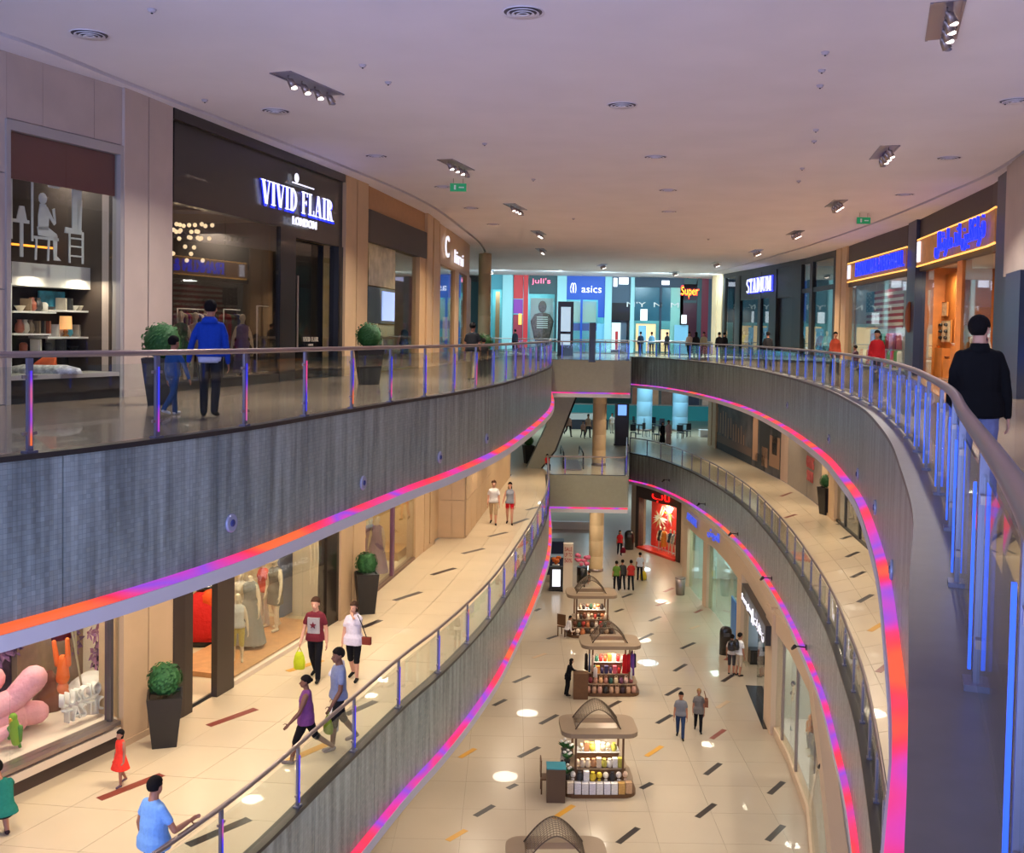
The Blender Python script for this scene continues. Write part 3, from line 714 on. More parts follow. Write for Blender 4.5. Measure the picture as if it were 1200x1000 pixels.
def serif(s):
    """condensed display serif built from thick and thin strokes"""
    TK, TN, SH = .17, .055, .045; mb = MB(); x = 0
    def st(a, b, w):
        (x0, y0), (x1, y1) = a, b
        if abs(y1 - y0) < 1e-6: q = [(x0, y0 - w / 2), (x1, y0 - w / 2), (x1, y0 + w / 2), (x0, y0 + w / 2)]
        else: q = [(x0 - w / 2, y0), (x0 + w / 2, y0), (x1 + w / 2, y1), (x1 - w / 2, y1)]
        q = [(u + x, v) for u, v in q]; o = [(u, v, 0) for u, v in q] + [(u, v, .2) for u, v in q]
        mb.add(o, [(3, 2, 1, 0), (4, 5, 6, 7), (0, 1, 5, 4), (1, 2, 6, 5), (2, 3, 7, 6), (3, 0, 4, 7)])
    def sf(cx, y): st((cx - TK * .95, y + (SH / 2 if y < .5 else -SH / 2)), (cx + TK * .95, y + (SH / 2 if y < .5 else -SH / 2)), SH)
    def arc(cx, cy, rx, ry, a0, a1, wx, wy, n=10):
        p = []
        for k in range(n + 1):
            t = R_(a0 + (a1 - a0) * k / n); p.append(((cx + rx * math.cos(t) + x, cy + ry * math.sin(t)), (cx + (rx - wx) * math.cos(t) + x, cy + (ry - wy) * math.sin(t))))
        for (a, b), (c, d) in zip(p, p[1:]):
            q = [a, c, d, b]; o = [(u, v, 0) for u, v in q] + [(u, v, .2) for u, v in q]
            mb.add(o, [(3, 2, 1, 0), (4, 5, 6, 7), (0, 1, 5, 4), (1, 2, 6, 5), (2, 3, 7, 6), (3, 0, 4, 7)])
    for ch in s:
        if ch == ' ': x += .32; continue
        if ch == 'V': st((.1, 1), (.32, 0), TK); st((.56, 1), (.36, 0), TN); sf(.1, 1); sf(.54, 1); wd = .66
        elif ch == 'I': st((.15, 0), (.15, 1), TK); sf(.15, 0); sf(.15, 1); wd = .32
        elif ch == 'D': st((.15, 0), (.15, 1), TK); sf(.15, 0); sf(.15, 1); arc(.2, .5, .38, .5, 90, -90, TK, TN); wd = .62
        elif ch == 'F': st((.15, 0), (.15, 1), TK); sf(.15, 0); st((.0, .975), (.5, .975), TN); st((.15, .52), (.4, .52), TN); st((.48, .8), (.48, 1), TN * .8); st((.4, .42), (.4, .62), TN * .8); wd = .54
        elif ch == 'L': st((.15, 0), (.15, 1), TK); sf(.15, 1); st((.0, .03), (.5, .03), TN); st((.48, .0), (.48, .25), TN); wd = .54
        elif ch == 'A': st((.3, 1), (.5, 0), TK); st((.26, 1), (.08, 0), TN); st((.15, .3), (.42, .3), TN); sf(.52, 0); sf(.1, 0); wd = .66
        elif ch == 'R': st((.15, 0), (.15, 1), TK); sf(.15, 0); arc(.2, .75, .32, .25, 90, -90, TK, TN); st((.0, .975), (.2, .975), TN); st((.32, .5), (.5, 0), TK); sf(.54, 0); wd = .66
        elif ch == 'S': arc(.26, .74, .24, .26, 30, 270, .12, TN * 1.6); arc(.26, .26, .26, .27, 90, -150, .13, TN * 1.6); wd = .54
        elif ch == 'T': st((.28, 0), (.28, 1), TK); sf(.28, 0); st((.0, .975), (.56, .975), TN); st((.02, .78), (.02, 1), TN); st((.54, .78), (.54, 1), TN); wd = .58
        elif ch == 'E': st((.15, 0), (.15, 1), TK); st((.0, .975), (.5, .975), TN); st((.0, .03), (.5, .03), TN); st((.15, .52), (.4, .52), TN); wd = .54
        elif ch == 'U': st((.13, .25), (.13, 1), TK); arc(.32, .28, .28, .28, 180, 360, TK * .8, TN); st((.58, .25), (.58, 1), TN); sf(.13, 1); sf(.57, 1); wd = .7
        elif ch == 'M': st((.1, 0), (.1, 1), TN); st((.12, 1), (.35, .1), TK); st((.58, 1), (.36, .1), TN); st((.64, 0), (.64, 1), TK); sf(.1, 0); sf(.64, 0); wd = .82
        else: wd = .3
        x += wd + .05
    return mb.build('letters', mDark, mesh_only=True)
AR = {'ا': 'ﺍﺎﺍﺎ', 'د': 'ﺩﺪﺩﺪ', 'ر': 'ﺭﺮﺭﺮ', 'ش': 'ﺵﺶﺷﺸ', 'ف': 'ﻑﻒﻓﻔ', 'ك': 'ﻙﻚﻛﻜ', 'ل': 'ﻝﻞﻟﻠ', 'م': 'ﻡﻢﻣﻤ', 'ن': 'ﻥﻦﻧﻨ', 'ي': 'ﻱﻲﻳﻴ', 'ع': 'ﻉﻊﻋﻌ', 'ب': 'ﺏﺐﺑﺒ', 'ت': 'ﺕﺖﺗﺘ', 'س': 'ﺱﺲﺳﺴ'}
def arabic(s):
    out = []; NJ = 'ادر'
    for i, ch in enumerate(s):
        if ch not in AR: out.append(ch); continue
        pv = i > 0 and s[i - 1] in AR and s[i - 1] not in NJ; nx = i < len(s) - 1 and s[i + 1] in AR and ch not in NJ
        out.append(AR[ch][(1 if pv else 0) if not nx else (3 if pv else 2)])
    return ''.join(out[::-1])
class Wall:
    """a shop line: plan polyline, outside = towards the void is side*normal"""
    def __init__(s, poly, back): s.poly = [Vector(p).to_2d() for p in poly]; s.back = back   # back=+1: shops lie left of the line
    def at(s, px, push=0):
        '''point seen in column px on the shop line moved back by push'''
        if not push: return hitx(s.poly, px)
        k = round(push, 3)
        if not hasattr(s, 'c'): s.c = {}
        if k not in s.c: s.c[k] = off(s.poly, push * s.back)
        return hitx(s.c[k], px)
    def perp(s, px, push=0): return hitx(s.poly, px) + s.n(px) * push
    def n(s, px):
        p = hitx(s.poly, px); best = None
        for a, b in zip(s.poly, s.poly[1:]):
            e = b - a; t = max(0, min(1, (p - a).dot(e) / e.length_squared)); d = (a + e * t - p).length
            if best is None or d < best[0] - 1e-6: best = (d, e.normalized())
        e = best[1]; return Vector((-e.y, e.x)) * s.back
    def dir(s, px0, px1): return (s.at(px1) - s.at(px0)).normalized()
    def z(s, px, py, push=0): return zat(s.at(px, push), py)
    def line(s, px0, px1, push=0, perp=False):
        a, b = (s.perp(px0, push), s.perp(px1, push)) if perp else (s.at(px0, push), s.at(px1, push))
        if a.y > b.y: a, b = b, a
        src = off(s.poly, push * s.back) if push else s.poly
        mid = [q for q in src if a.y + .1 < q.y < b.y - .1]
        return [a] + mid + [b]
    def slab(s, mb, px0, px1, z0, z1, push=0, t=.1, mi=0, perp=False):
        f = s.line(px0, px1, push, perp)
        r = [p + n * s.back * t * (1 if f[0].y <= f[-1].y else -1) for p, n in zip(f, normals(f))]
        for i in range(len(f) - 1): mb.prism([tuple(f[i]), tuple(f[i + 1]), tuple(r[i + 1]), tuple(r[i])], z0, z1, mi)
        return mb
    def part(s, name, m, px0, px1, z0, z1, parent, push=0, t=.1, perp=False):
        return s.slab(MB(), px0, px1, z0, z1, push, t, 0, perp).build(name, m, parent, True)
    def room(s, px0, px1, z0, z1, depth, mb_, mf, parent, push=.15, ceil=True, top=None):
        """back wall, side walls, floor and ceiling of the shop behind its front"""
        s.part('back_wall', mb_, px0, px1, z0, z1, parent, depth, .1, True)
        for px in (px0, px1):
            a = s.perp(px, push); b = s.perp(px, depth); MB().wall(a, b, z0, z1, .08, 1).build('side_wall', mb_, parent, True)
        s.part('shop_floor', mf, px0, px1, z0 - .02, z0 + .01, parent, push, depth - push, True)
        if ceil: s.part('shop_ceiling', top or mat('shop_ceiling_white', (200, 198, 190), .8), px0, px1, z1, z1 + .06, parent, push, depth - push, True)
    def lamp(s, px, z, push, power, c=WARM, size=.8):
        p = s.at(px, push); return area('shop_light', (p.x, p.y, z), size, power, c)
mGlass = glass('shop_glass', (.92, .95, .93), 1.0)
mGlassD = glass('shop_glass_dark', (.80, .80, .80), 1.4)
mPier = mat('pier_stone', (196, 178, 168), .5, noise=.04, nscale=2)
mPierT = mat('pier_tan', (205, 172, 132), .5, noise=.04, nscale=2)
mStone = mat('wall_stone', (190, 172, 162), .45, noise=.07, nscale=1.5)
mBlk = mat('shop_black', (20, 18, 18), .3, coat=.4)
mFrame = mat('frame_grey', (170, 162, 158), .4)
mWhiteB = mat('white_board', (230, 228, 224), .5)
mGreenB = mat('boxwood_green', (38, 92, 38), .7, noise=.3, nscale=30)
mPot = mat('planter_black', (32, 30, 30), .35)
def lit(name, c, e=2.0): return mat(name, c, .4, emit=e)
def planter(label, p, z, h=1.75, w=.5, group=None, rz=.3):
    t = thing('potted_topiary', label, 'plant', (p[0], p[1], z), rz, group)
    ph = h * .62
    def sq(a, zz): return [(sx * a, sy * a, zz) for sx, sy in ((-1, -1), (1, -1), (1, 1), (-1, 1))]
    MB().rings([sq(w * .34, 0), sq(w * .5, ph), sq(w * .44, ph), sq(w * .42, ph - .06)], smooth=False).build('pot', mPot, t)
    r = w * .5; c = Vector((0, 0, ph + r * .85)); MB().ell(c, (r * .9,) * 3, 14).build('ball', mGreenB, t)
    lv = MB(); rnd = random.Random(int(h * 100 + abs(p[0]) * 10))
    for _ in range(420):
        d = Vector((rnd.gauss(0, 1), rnd.gauss(0, 1), rnd.gauss(0, 1))).normalized(); q = c + d * r * rnd.uniform(.88, 1.04); u = d.orthogonal().normalized() * .035; v = d.cross(u).normalized() * .02; k = d * .015
        lv.add([q - u, q + v + k, q + u + k, q - v], [(0, 1, 2, 3)])
    tag(lv.build('leaves', mGreenB, t), kind='stuff')
    return t
def mannequin(label, p, z, face, H=1.78, dress=None, top=(180, 178, 170), bot=(180, 178, 170), legs='bare', sleeve='none', headless=False, arm=((10, 12, 8), (-5, 14, 10)), group=None, m=None, vox=.022, **kw):
    mm = m or mat('mannequin_ivory', (236, 214, 180), .35)
    r, i = figure(label, (p[0], p[1], z), H, face, vox=vox, female=kw.pop('female', True), dress=dress, top=top, bot=bot, legs=legs, sleeve=sleeve, hstyle=None, headless=headless, armL=arm[0], armR=arm[1], name='mannequin', cat='mannequin', group=group,
                  mats=[mm, cloth(top), cloth(bot), mm], eyes=False, **kw)
    return r, i
def garment(p, z, c, label, group, rz=0, h=.9, w=.4, d=.07):
    """a garment on its hanger; p is the hook point in plan, z its height"""
    b = MB(); loft(b, [((0, 0, -h), w * .5, d), ((0, 0, -h * .55), w * .44, d * .9), ((0, 0, -.2), w * .46, d * .8), ((0, 0, -.1), w * .42, d * .7), ((0, 0, -.05), w * .12, d * .5)], 10)
    b.tube([(0, 0, -.06), (0, 0, 0), (.02, 0, .03), (0, 0, .05)], .005, 5)
    o = b.build('hanging_garment', cloth(c)); o.location = (p[0], p[1], z); o.rotation_euler = (0, 0, rz)
    return tag(o, label, 'clothing', group)

ORD = ['first', 'second', 'third', 'fourth', 'fifth', 'sixth', 'seventh', 'eighth', 'ninth', 'tenth', 'eleventh', 'twelfth', 'thirteenth', 'fourteenth', 'fifteenth', 'sixteenth', 'seventeenth', 'eighteenth', 'nineteenth', 'twentieth']
def cname(c):
    pal = {'white': (235, 232, 228), 'cream': (220, 200, 170), 'black': (25, 25, 28), 'dark grey': (70, 68, 68), 'grey': (140, 138, 135), 'red': (205, 35, 35), 'coral': (225, 110, 90), 'orange': (235, 120, 40), 'yellow': (225, 195, 60), 'green': (80, 150, 70), 'teal': (60, 150, 160), 'blue': (50, 90, 180), 'navy': (35, 45, 90), 'purple': (110, 60, 130), 'pink': (235, 130, 160), 'brown': (110, 75, 50), 'tan': (180, 140, 95), 'dark green': (35, 75, 50)}
    return min(pal, key=lambda k: sum((a - b) ** 2 for a, b in zip(pal[k], c)))
# ================================================================== UPPER LEFT SHOP LINE
W = Wall(WL2, 1)
def pier(name, Wl, px0, px1, z0, z1, m, groove=True, push=-.12, t=.5):
    mid = (px0 + px1) / 2
    o = struct(name, MB().box((0, 0, -50), (.01, .01, .01)), m) if False else None
    b = MB(); g = .6 if groove else 0
    if groove: Wl.slab(b, px0, mid - g, z0, z1, push, t); Wl.slab(b, mid + g, px1, z0, z1, push, t); Wl.slab(b, mid - g, mid + g, z0, z1, push + .06, t - .06)
    else: Wl.slab(b, px0, px1, z0, z1, push, t)
    Wl.slab(b, px0, px1, z0, z0 + .12, push - .02, .04)
    return struct(name, b, m)
T2, B2 = CZ, L2
# stone-clad bay with the display window
st = struct('wall_left', W.slab(MB(), -12, 145, T2 - .02, T2, .3, .1), mStone)
for a, b in ((-40, -2), (-2, 8)): 
    for z0, z1 in ((B2, B2 + 2.0), (B2 + 2.0, B2 + 4.0), (B2 + 4.0, T2)): W.slab(MB(), a + .15, b - .15, z0 + .01, z1 - .01, -.06, .3).build('stone_panel', mStone, st)
for a, b in ((8, 50), (50, 110), (110, 145)): W.slab(MB(), a + .2, b - .2, B2 + 4.95, T2, -.06, .3).build('stone_panel', mStone, st)
s = thing('shopfront', 'homeware display window in a pale frame with white silhouettes of people on ladders', 'shopfront', tuple(W.at(75)) + (B2,))
W.part('window_frame', mFrame, 8, 145, B2 + 4.75, B2 + 4.93, s, -.1, .2); W.part('window_frame', mFrame, 8, 13, B2, B2 + 4.75, s, -.1, .2); W.part('window_frame', mFrame, 141, 145, B2, B2 + 4.75, s, -.1, .2)
W.part('plinth', mBlk, 13, 141, B2, B2 + .42, s, -.08, .3); W.part('sill', mFrame, 13, 141, B2 + .42, B2 + .5, s, -.08, .8)
W.part('header_panel', mat('brick_red', (125, 62, 58), .6), 13, 141, B2 + 3.95, B2 + 4.75, s, .05, .06)
W.part('window_pane', mGlass, 13, 77, B2 + .5, B2 + 4.75, s, 0, .015); W.part('window_pane', mGlass, 77.5, 141, B2 + .5, B2 + 4.75, s, 0, .015)
W.room(13, 141, B2, B2 + 4.8, 3.2, mat('shop_brown', (62, 50, 44), .7), mat('shop_floor_grey', (120, 112, 104), .4), s)
W.part('end_panel', mat('cream_curtain', (180, 160, 120), .7), 122, 140, B2 + .5, B2 + 4.6, s, .35, .06)
W.lamp(70, B2 + 4.6, 1.2, 60, NEUT); W.lamp(45, B2 + 2.3, .5, 12, WARM, .3); W.lamp(100, B2 + 2.3, .5, 12, WARM, .3)
led_o = lit('led_amber', (255, 150, 50), 2.2)
W.part('amber_light_line', led_o, 14, 110, B2 + 2.93, B2 + 2.97, s, 1.6, .03)
# white display cabinet with shelves
cb = thing('display_cabinet', 'white open display cabinet full of homeware in the upper left window', 'cabinet', tuple(W.at(70, .9)) + (B2 + .5,))
W.part('top_panel', mWhiteB, 14, 122, B2 + 2.12, B2 + 2.55, cb, .7, .6); W.part('side_panel', mWhiteB, 115, 122, B2 + .5, B2 + 2.15, cb, .7, .6); W.part('side_panel', mWhiteB, 10, 14, B2 + .5, B2 + 2.15, cb, .7, .6); W.part('rear_panel', mat('cab_dark', (45, 38, 36), .7), 14, 115, B2 + .5, B2 + 2.15, cb, 1.28, .03)
for z, a, b in ((B2 + 1.62, 16, 66), (B2 + 1.66, 64, 115), (B2 + 1.20, 16, 60), (B2 + 1.14, 56, 112), (B2 + .85, 16, 112)): W.part('shelf', mWhiteB, a, b, z, z + .035, cb, .75, .5)
rnd = random.Random(3)
gc = [(70, 150, 175), (190, 180, 165), (120, 100, 80), (220, 215, 205), (60, 60, 62), (150, 80, 60)]
def ornament(p, z, c, k, label, group):
    b = MB()
    if k == 0: b.lathe((0, 0, 0), [(.05, 0), (.09, .06), (.08, .16), (.04, .22), (.055, .26)], 12)
    elif k == 1: b.lathe((0, 0, 0), [(.04, 0), (.10, .09), (.105, .1), (.09, .095)], 12)
    elif k == 2: b.lathe((0, 0, 0), [(.07, 0), (.075, .14), (.05, .17), (.02, .18)], 12)
    else: b.box((0, 0, .12), (.2, .06, .24)).box((0, -.032, .12), (.14, .01, .18))
    o = b.build('ornament', mat('orn_%d_%d_%d' % c, c, .4)); o.location = (p[0], p[1], z); return tag(o, label, 'ornament', group)
for zz, a, b in ((1.655, 20, 62), (1.695, 68, 112), (1.235, 20, 56), (1.175, 60, 108), (.885, 20, 108)):
    n = 6
    for i in range(n):
        px = a + (b - a) * (i + .5) / n
        ornament(W.at(px, .98), B2 + zz, (cc_ := rnd.choice(gc)), rnd.randrange(4), '%s ornament, %s from the left on the %s shelf of the white cabinet' % (cname(cc_), ORD[i], {1.655: 'top left', 1.695: 'top right', 1.235: 'middle left', 1.175: 'middle right', .885: 'lowest'}[zz]), 'ornaments in the display cabinet')
t = thing('table_lamp', 'lit table lamp with a cream drum shade on the white cabinet shelf', 'lamp', tuple(W.at(77, .85)) + (B2 + 1.18,))
MB().lathe((0, 0, 0), [(.06, 0), (.07, .02), (.03, .05), (.05, .1), (.02, .16)], 12).build('base', mat('brass', (160, 120, 70), .3, .8), t); MB().lathe((0, 0, .14), [(.12, 0), (.11, .26)], 16, cap=False).build('lamp_shade', lit('shade_lit', (235, 170, 110), .9), t)
def slabitem(name, label, cat, Wl, px0, px1, z0, z1, push, t_, m, frame=None, group=None):
    o = thing(name, label, cat, tuple(Wl.at((px0 + px1) / 2, push)) + (z0,), group=group)
    Wl.part('face', m, px0, px1, z0, z1, o, push, t_)
    if frame: 
        e = (px1 - px0) * .04
        Wl.part('frame', frame, px0 - e, px1 + e, z0 - .03, z0, o, push - .01, t_ + .02); Wl.part('frame', frame, px0 - e, px1 + e, z1, z1 + .03, o, push - .01, t_ + .02)
        Wl.part('frame', frame, px0 - e, px0, z0, z1, o, push - .01, t_ + .02); Wl.part('frame', frame, px1, px1 + e, z0, z1, o, push - .01, t_ + .02)
    return o
mSea = mat('sea_print', (60, 150, 180), .5, noise=.5, nscale=5)
slabitem('picture', 'square turquoise seascape picture on the top cabinet shelf', 'picture', W, 46, 76, B2 + 1.66, B2 + 2.06, 1.1, .04, mSea)
slabitem('picture', 'small pale framed picture low in the white cabinet', 'picture', W, 56, 72, B2 + .9, B2 + 1.12, 1.1, .03, mat('print_grey', (150, 145, 135), .6), mFrame)
# white cut-out figures on the glass
mSil = mat('cutout_white', (225, 222, 218), .6)
def silhouette(label, px, z0, kind):
    p = W.at(px, .12); u = W.dir(10, 140); t = thing('cutout_figure', label, 'decoration', (p.x, p.y, z0), math.atan2(u.y, u.x)); b = MB()
    def poly(q): 
        o = [(x, -.01, z) for x, z in q] + [(x, .01, z) for x, z in q]; n = len(q); b.add(o, [tuple(range(n)), tuple(range(2 * n - 1, n - 1, -1))] + [(i, (i + 1) % n, n + (i + 1) % n, n + i)[::-1] for i in range(n)])
    def disc(x, z, r): poly([(x + r * math.cos(k * .52), z + r * 1.15 * math.sin(k * .52)) for k in range(12)])
    if kind == 0:   # seated figure on a stool
        disc(0, 1.12, .09); poly([(-.1, .55), (.12, .55), (.14, .8), (.07, 1.02), (-.06, 1.02), (-.1, .8)]); poly([(.06, .95), (.1, .98), (.27, .72), (.22, .95), (.27, .97), (.3, .7), (.26, .66), (.1, .85)])
        poly([(-.1, .45), (.3, .42), (.32, .5), (.1, .62), (-.12, .6)]); poly([(.25, .05), (.32, .05), (.33, .48), (.24, .46)]); poly([(.25, .02), (.42, .02), (.34, .09), (.25, .08)]); poly([(-.2, .38), (.36, .38), (.36, .43), (-.2, .43)]); poly([(-.18, 0), (-.14, 0), (-.12, .38), (-.16, .38)]); poly([(.1, 0), (.14, 0), (.16, .38), (.12, .38)])
    elif kind == 1:  # figure reaching up on a ladder
        disc(.02, 1.86, .09); poly([(-.12, 1.2), (.1, 1.18), (.12, 1.5), (.08, 1.75), (-.08, 1.74), (-.12, 1.5)]); poly([(.06, 1.7), (.26, 1.55), (.36, 1.85), (.42, 1.9), (.3, 1.45), (.24, 1.42), (.05, 1.55)]); poly([(-.06, 1.72), (-.22, 1.6), (-.16, 1.95), (-.1, 1.96), (-.14, 1.64), (-.04, 1.6)])
        poly([(-.12, .62), (0, .62), (.1, 1.2), (-.12, 1.22)]); poly([(.0, .62), (.1, .62), (.12, 1.2), (.0, 1.2)]); poly([(-.3, .55), (.1, .55), (.12, .63), (-.28, .66)])
        for x in (-.2, .12): poly([(x, 0), (x + .04, 0), (x + .04, .6), (x, .6)])
        for z in (.12, .3, .45): poly([(-.2, z), (.16, z), (.16, z + .03), (-.2, z + .03)])
    elif kind == 2:  # hanging lamp with an open hand
        for i in range(14): disc(-.12 + .05 * (i % 5), .1 + .09 * (i // 5), .035)
        poly([(-.02, .35), (0, .35), (0, .7), (-.02, .7)]); poly([(.18, .1), (.25, .12), (.32, .35), (.28, .38), (.22, .25), (.2, .38), (.17, .36)])
    else:
        poly([(-.25, 0), (-.21, 0), (-.21, 1.3), (-.25, 1.3)]); poly([(.2, 0), (.24, 0), (.24, 1.3), (.2, 1.3)]); poly([(-.25, 1.27), (.24, 1.27), (.24, 1.31), (-.25, 1.31)]); poly([(-.2, .3), (.15, .3), (.15, .36), (-.2, .36)]); poly([(-.12, .36), (.1, .36), (.04, .6), (-.06, .6)]); poly([(-.05, -.3), (.02, -.3), (.02, .3), (-.05, .3)])
    b.build('cutout', mSil, t)
silhouette('white cut-out of a seated woman in the upstairs display window', 50, B2 + 2.57, 0)
silhouette('white cut-out of a figure reaching up from a ladder', 90, B2 + 2.57, 1)
silhouette('white cut-out of a chandelier and a hand high in the window', 64, B2 + 3.85, 2)
silhouette('white cut-out of a framed chair at the window edge', 26, B2 + 2.9, 3)
lug = thing('folded_throw', 'grey and white folded throw spread along the bottom of the display window', 'textile', tuple(W.at(50, .4)) + (B2 + .5,))
b = MB(); loft(b, [((0, 0, 0), .75, .25), ((0, 0, .1), .7, .22), ((.05, 0, .16), .4, .12)], 14); b.build('throw', mat('throw_cloth', (190, 188, 190), .8, noise=.5, nscale=12), lug)
b = MB(); loft(b, [((0, 0, 0), .3, .14), ((.06, 0, .2), .2, .1), ((.2, 0, .4), .05, .05)], 10); b.build('scarf', mat('orange_cloth', (225, 95, 40), .7), lug)
pier('trim_5', W, 145.5, 201.5, B2, T2, mPier)
# black fashion shop
s = thing('shopfront', 'black shopfront with a wide window and illuminated white serif sign', 'shopfront', tuple(W.at(300)) + (B2,))
W.part('sign_panel', mBlk, 203, 403, B2 + 4.1, T2 - .25, s, 0, .2); W.part('cornice', mBlk, 203, 403, T2 - .25, T2, s, -.12, .3)
W.part('lower_panel', mBlk, 203, 330, B2, B2 + .22, s, -.02, .25); W.part('door_surround', mBlk, 328, 346, B2, B2 + 4.1, s, -.04, .3)
W.part('door', mat('black_gloss', (12, 11, 11), .12, coat=.5), 346, 378, B2, B2 + 3.9, s, .3, .06); W.part('door_header', mBlk, 346, 403, B2 + 3.9, B2 + 4.1, s, 0, .2)
W.part('door_surround', mBlk, 396, 403, B2, B2 + 3.9, s, -.04, .3); W.part('window_pane', mGlassD, 378.5, 396, B2 + .05, B2 + 3.9, s, .1, .015)
W.part('handle', mSteel, 348, 349.5, B2 + .9, B2 + 2.9, s, .22, .03)
for a, b in ((203, 263), (263.5, 328)): W.part('window_pane', mGlassD, a, b, B2 + .22, B2 + 4.1, s, .02, .015)
W.part('inner_frame', mat('bronze_frame', (88, 68, 48), .4, .5), 318, 324, B2 + .2, B2 + 4.0, s, .4, .1)
W.room(203, 345, B2, B2 + 4.3, 5.5, mat('shop_dark', (42, 36, 34), .6), mat('shop_floor_dark', (70, 62, 56), .3), s, top=mat('shop_ceil_cream', (190, 170, 140), .7))
W.part('light_cove', lit('cove_cream', (255, 225, 175), .8), 232, 300, B2 + 3.72, B2 + 3.84, s, 4.5, .1)
uu = W.dir(210, 395)
def wsign(W_, name, txt, m, px, z, w_, h_, parent, push=-.06, me=None, ext=.05, d=None):
    p = W_.at(px, push); q = d or W_.dir(px - 8, px + 8)
    return place_text(name, txt, m, (p.x, p.y, z), q, w_, h_, parent, ext, me=me)
mWs = lit('sign_white', (240, 240, 255), 1.05); mBl = lit('sign_blue', (30, 50, 255), 1.6)
pw = (W.at(392) - W.at(309)).length
c_ = (W.at(392) + W.at(309)) / 2 - W.n(350) * .05
wsign(W, 'halo', '', mBl, 350, B2 + 4.86, pw * 1.03, .66, s, -.02, serif('VIVID FLAIR'), .01); wsign(W, 'lettering', '', mWs, 350, B2 + 4.87, pw, .6, s, -.09, serif('VIVID FLAIR'), .02)
pl = (W.at(369) - W.at(342)).length; wsign(W, 'lettering', 'LONDON', mWs, 355, B2 + 4.32, pl, .22, s, -.1)
p = W.at(346, -.1); d_ = W.dir(340, 352)
M_ = Matrix.Rotation(math.atan2(W.n(346).y, W.n(346).x) - math.pi / 2, 3, 'Z')
MB().ell((p.x, p.y, B2 + 5.48), (.13, .03, .13), 14, M=M_).build('emblem', mWs, s, True)
q0, q1 = W.at(341, -.1), W.at(366, -.1); MB().tube([(q0.x, q0.y, B2 + 5.33), (q1.x, q1.y, B2 + 5.33)], .02, 6).build('emblem_line', mWs, s, True)
wsign(W, 'door_lettering', '', mat('gold_print', (190, 180, 160), .4, emit=.15), 364, B2 + 1.12, 1.05, .13, s, .28, serif('VIVID FLAIR'), .01)
wsign(W, 'door_lettering', 'LONDON', mat('gold_print', (190, 180, 160)), 364, B2 + .96, .3, .06, s, .28, ext=.01)
W.lamp(235, B2 + 4.0, 2.5, 110, WARM, 1.2); W.lamp(300, B2 + 4.0, 2.5, 90, WARM, 1.2)
# contents: chandelier, clothes rails, mannequins
t = thing('chandelier', 'tiered glass globe chandelier glowing inside the black fashion shop', 'lamp', tuple(W.at(222, 1.2)) + (B2 + 4.25,))
mGlobe = lit('globe_glow', (255, 226, 180), 1.6)
for i in range(30):
    a = i * 2.4; r = .1 + .62 * ((i * 7) % 10) / 10; z = -.35 - .16 * (i % 3) - (.55 if i % 5 == 0 else 0)
    MB().ell((r * math.cos(a), r * math.sin(a) * .5, z), (.055,) * 3, 8).build('globe', mGlobe, t); 
MB().box((0, 0, -.02), (1.5, .8, .05)).build('ceiling_plate', mSteel, t)
cols = [(80, 40, 90), (150, 60, 60), (60, 70, 120), (180, 160, 130), (90, 110, 90), (200, 190, 185), (120, 50, 110), (50, 50, 60)]
u_ = math.atan2(uu.y, uu.x)
for r_i, (a, b, pu) in enumerate(((208, 240, 2.6), (262, 318, 1.6))):
    n = 16 if r_i else 10
    rl = thing('clothes_rail', ('long' if r_i else 'short') + ' metal clothes rail standing in the black fashion shop', 'rail', tuple(W.at((a + b) / 2, pu)) + (B2,))
    pa, pb = W.at(a, pu), W.at(b, pu); MB().tube([(pa.x, pa.y, B2), (pa.x, pa.y, B2 + 1.9), (pb.x, pb.y, B2 + 1.9), (pb.x, pb.y, B2)], .02, 6).build('rail_frame', mWhiteB, rl, True)
    for i in range(n):
        garment(W.at(a + (b - a) * (i + .5) / n, pu), B2 + 1.84, cols[(i * 3 + r_i) % 8], '%s garment, %s from the left on the %s rail upstairs' % (cname(cols[(i * 3 + r_i) % 8]), ORD[i], 'long' if r_i else 'short'), 'clothes on the %s rail upstairs' % ('long' if r_i else 'short'), u_ + math.pi / 2, 1.15, .42, .06)
mannequin('mannequin in a green dress deep in the black fashion shop window', W.at(212, .9), B2 + .05, 200, dress=(.25, .13), top=(50, 110, 80))
mannequin('mannequin in a pale wrap beside the green dress', W.at(229, 1.2), B2 + .05, 190, dress=(.45, .11), top=(205, 180, 160))
mannequin('mannequin in a purple gown near the clothes rail', W.at(284, .9), B2 + .05, 205, dress=(.1, .14), top=(110, 90, 150))
fs = thing('clothes_stand', 'white rectangular metal stand in the black shop window', 'stand', tuple(W.at(310, .5)) + (B2 + .25,))
pa, pb = W.at(301, .5), W.at(319, .5)
MB().tube([(pa.x, pa.y, B2 + .25), (pb.x, pb.y, B2 + .25), (pb.x, pb.y, B2 + 2.0), (pa.x, pa.y, B2 + 2.0)], .03, 4, closed=True, smooth=False).build('frame', mWhiteB, fs, True)
pier('trim_6', W, 404, 430, B2, T2, mPierT)
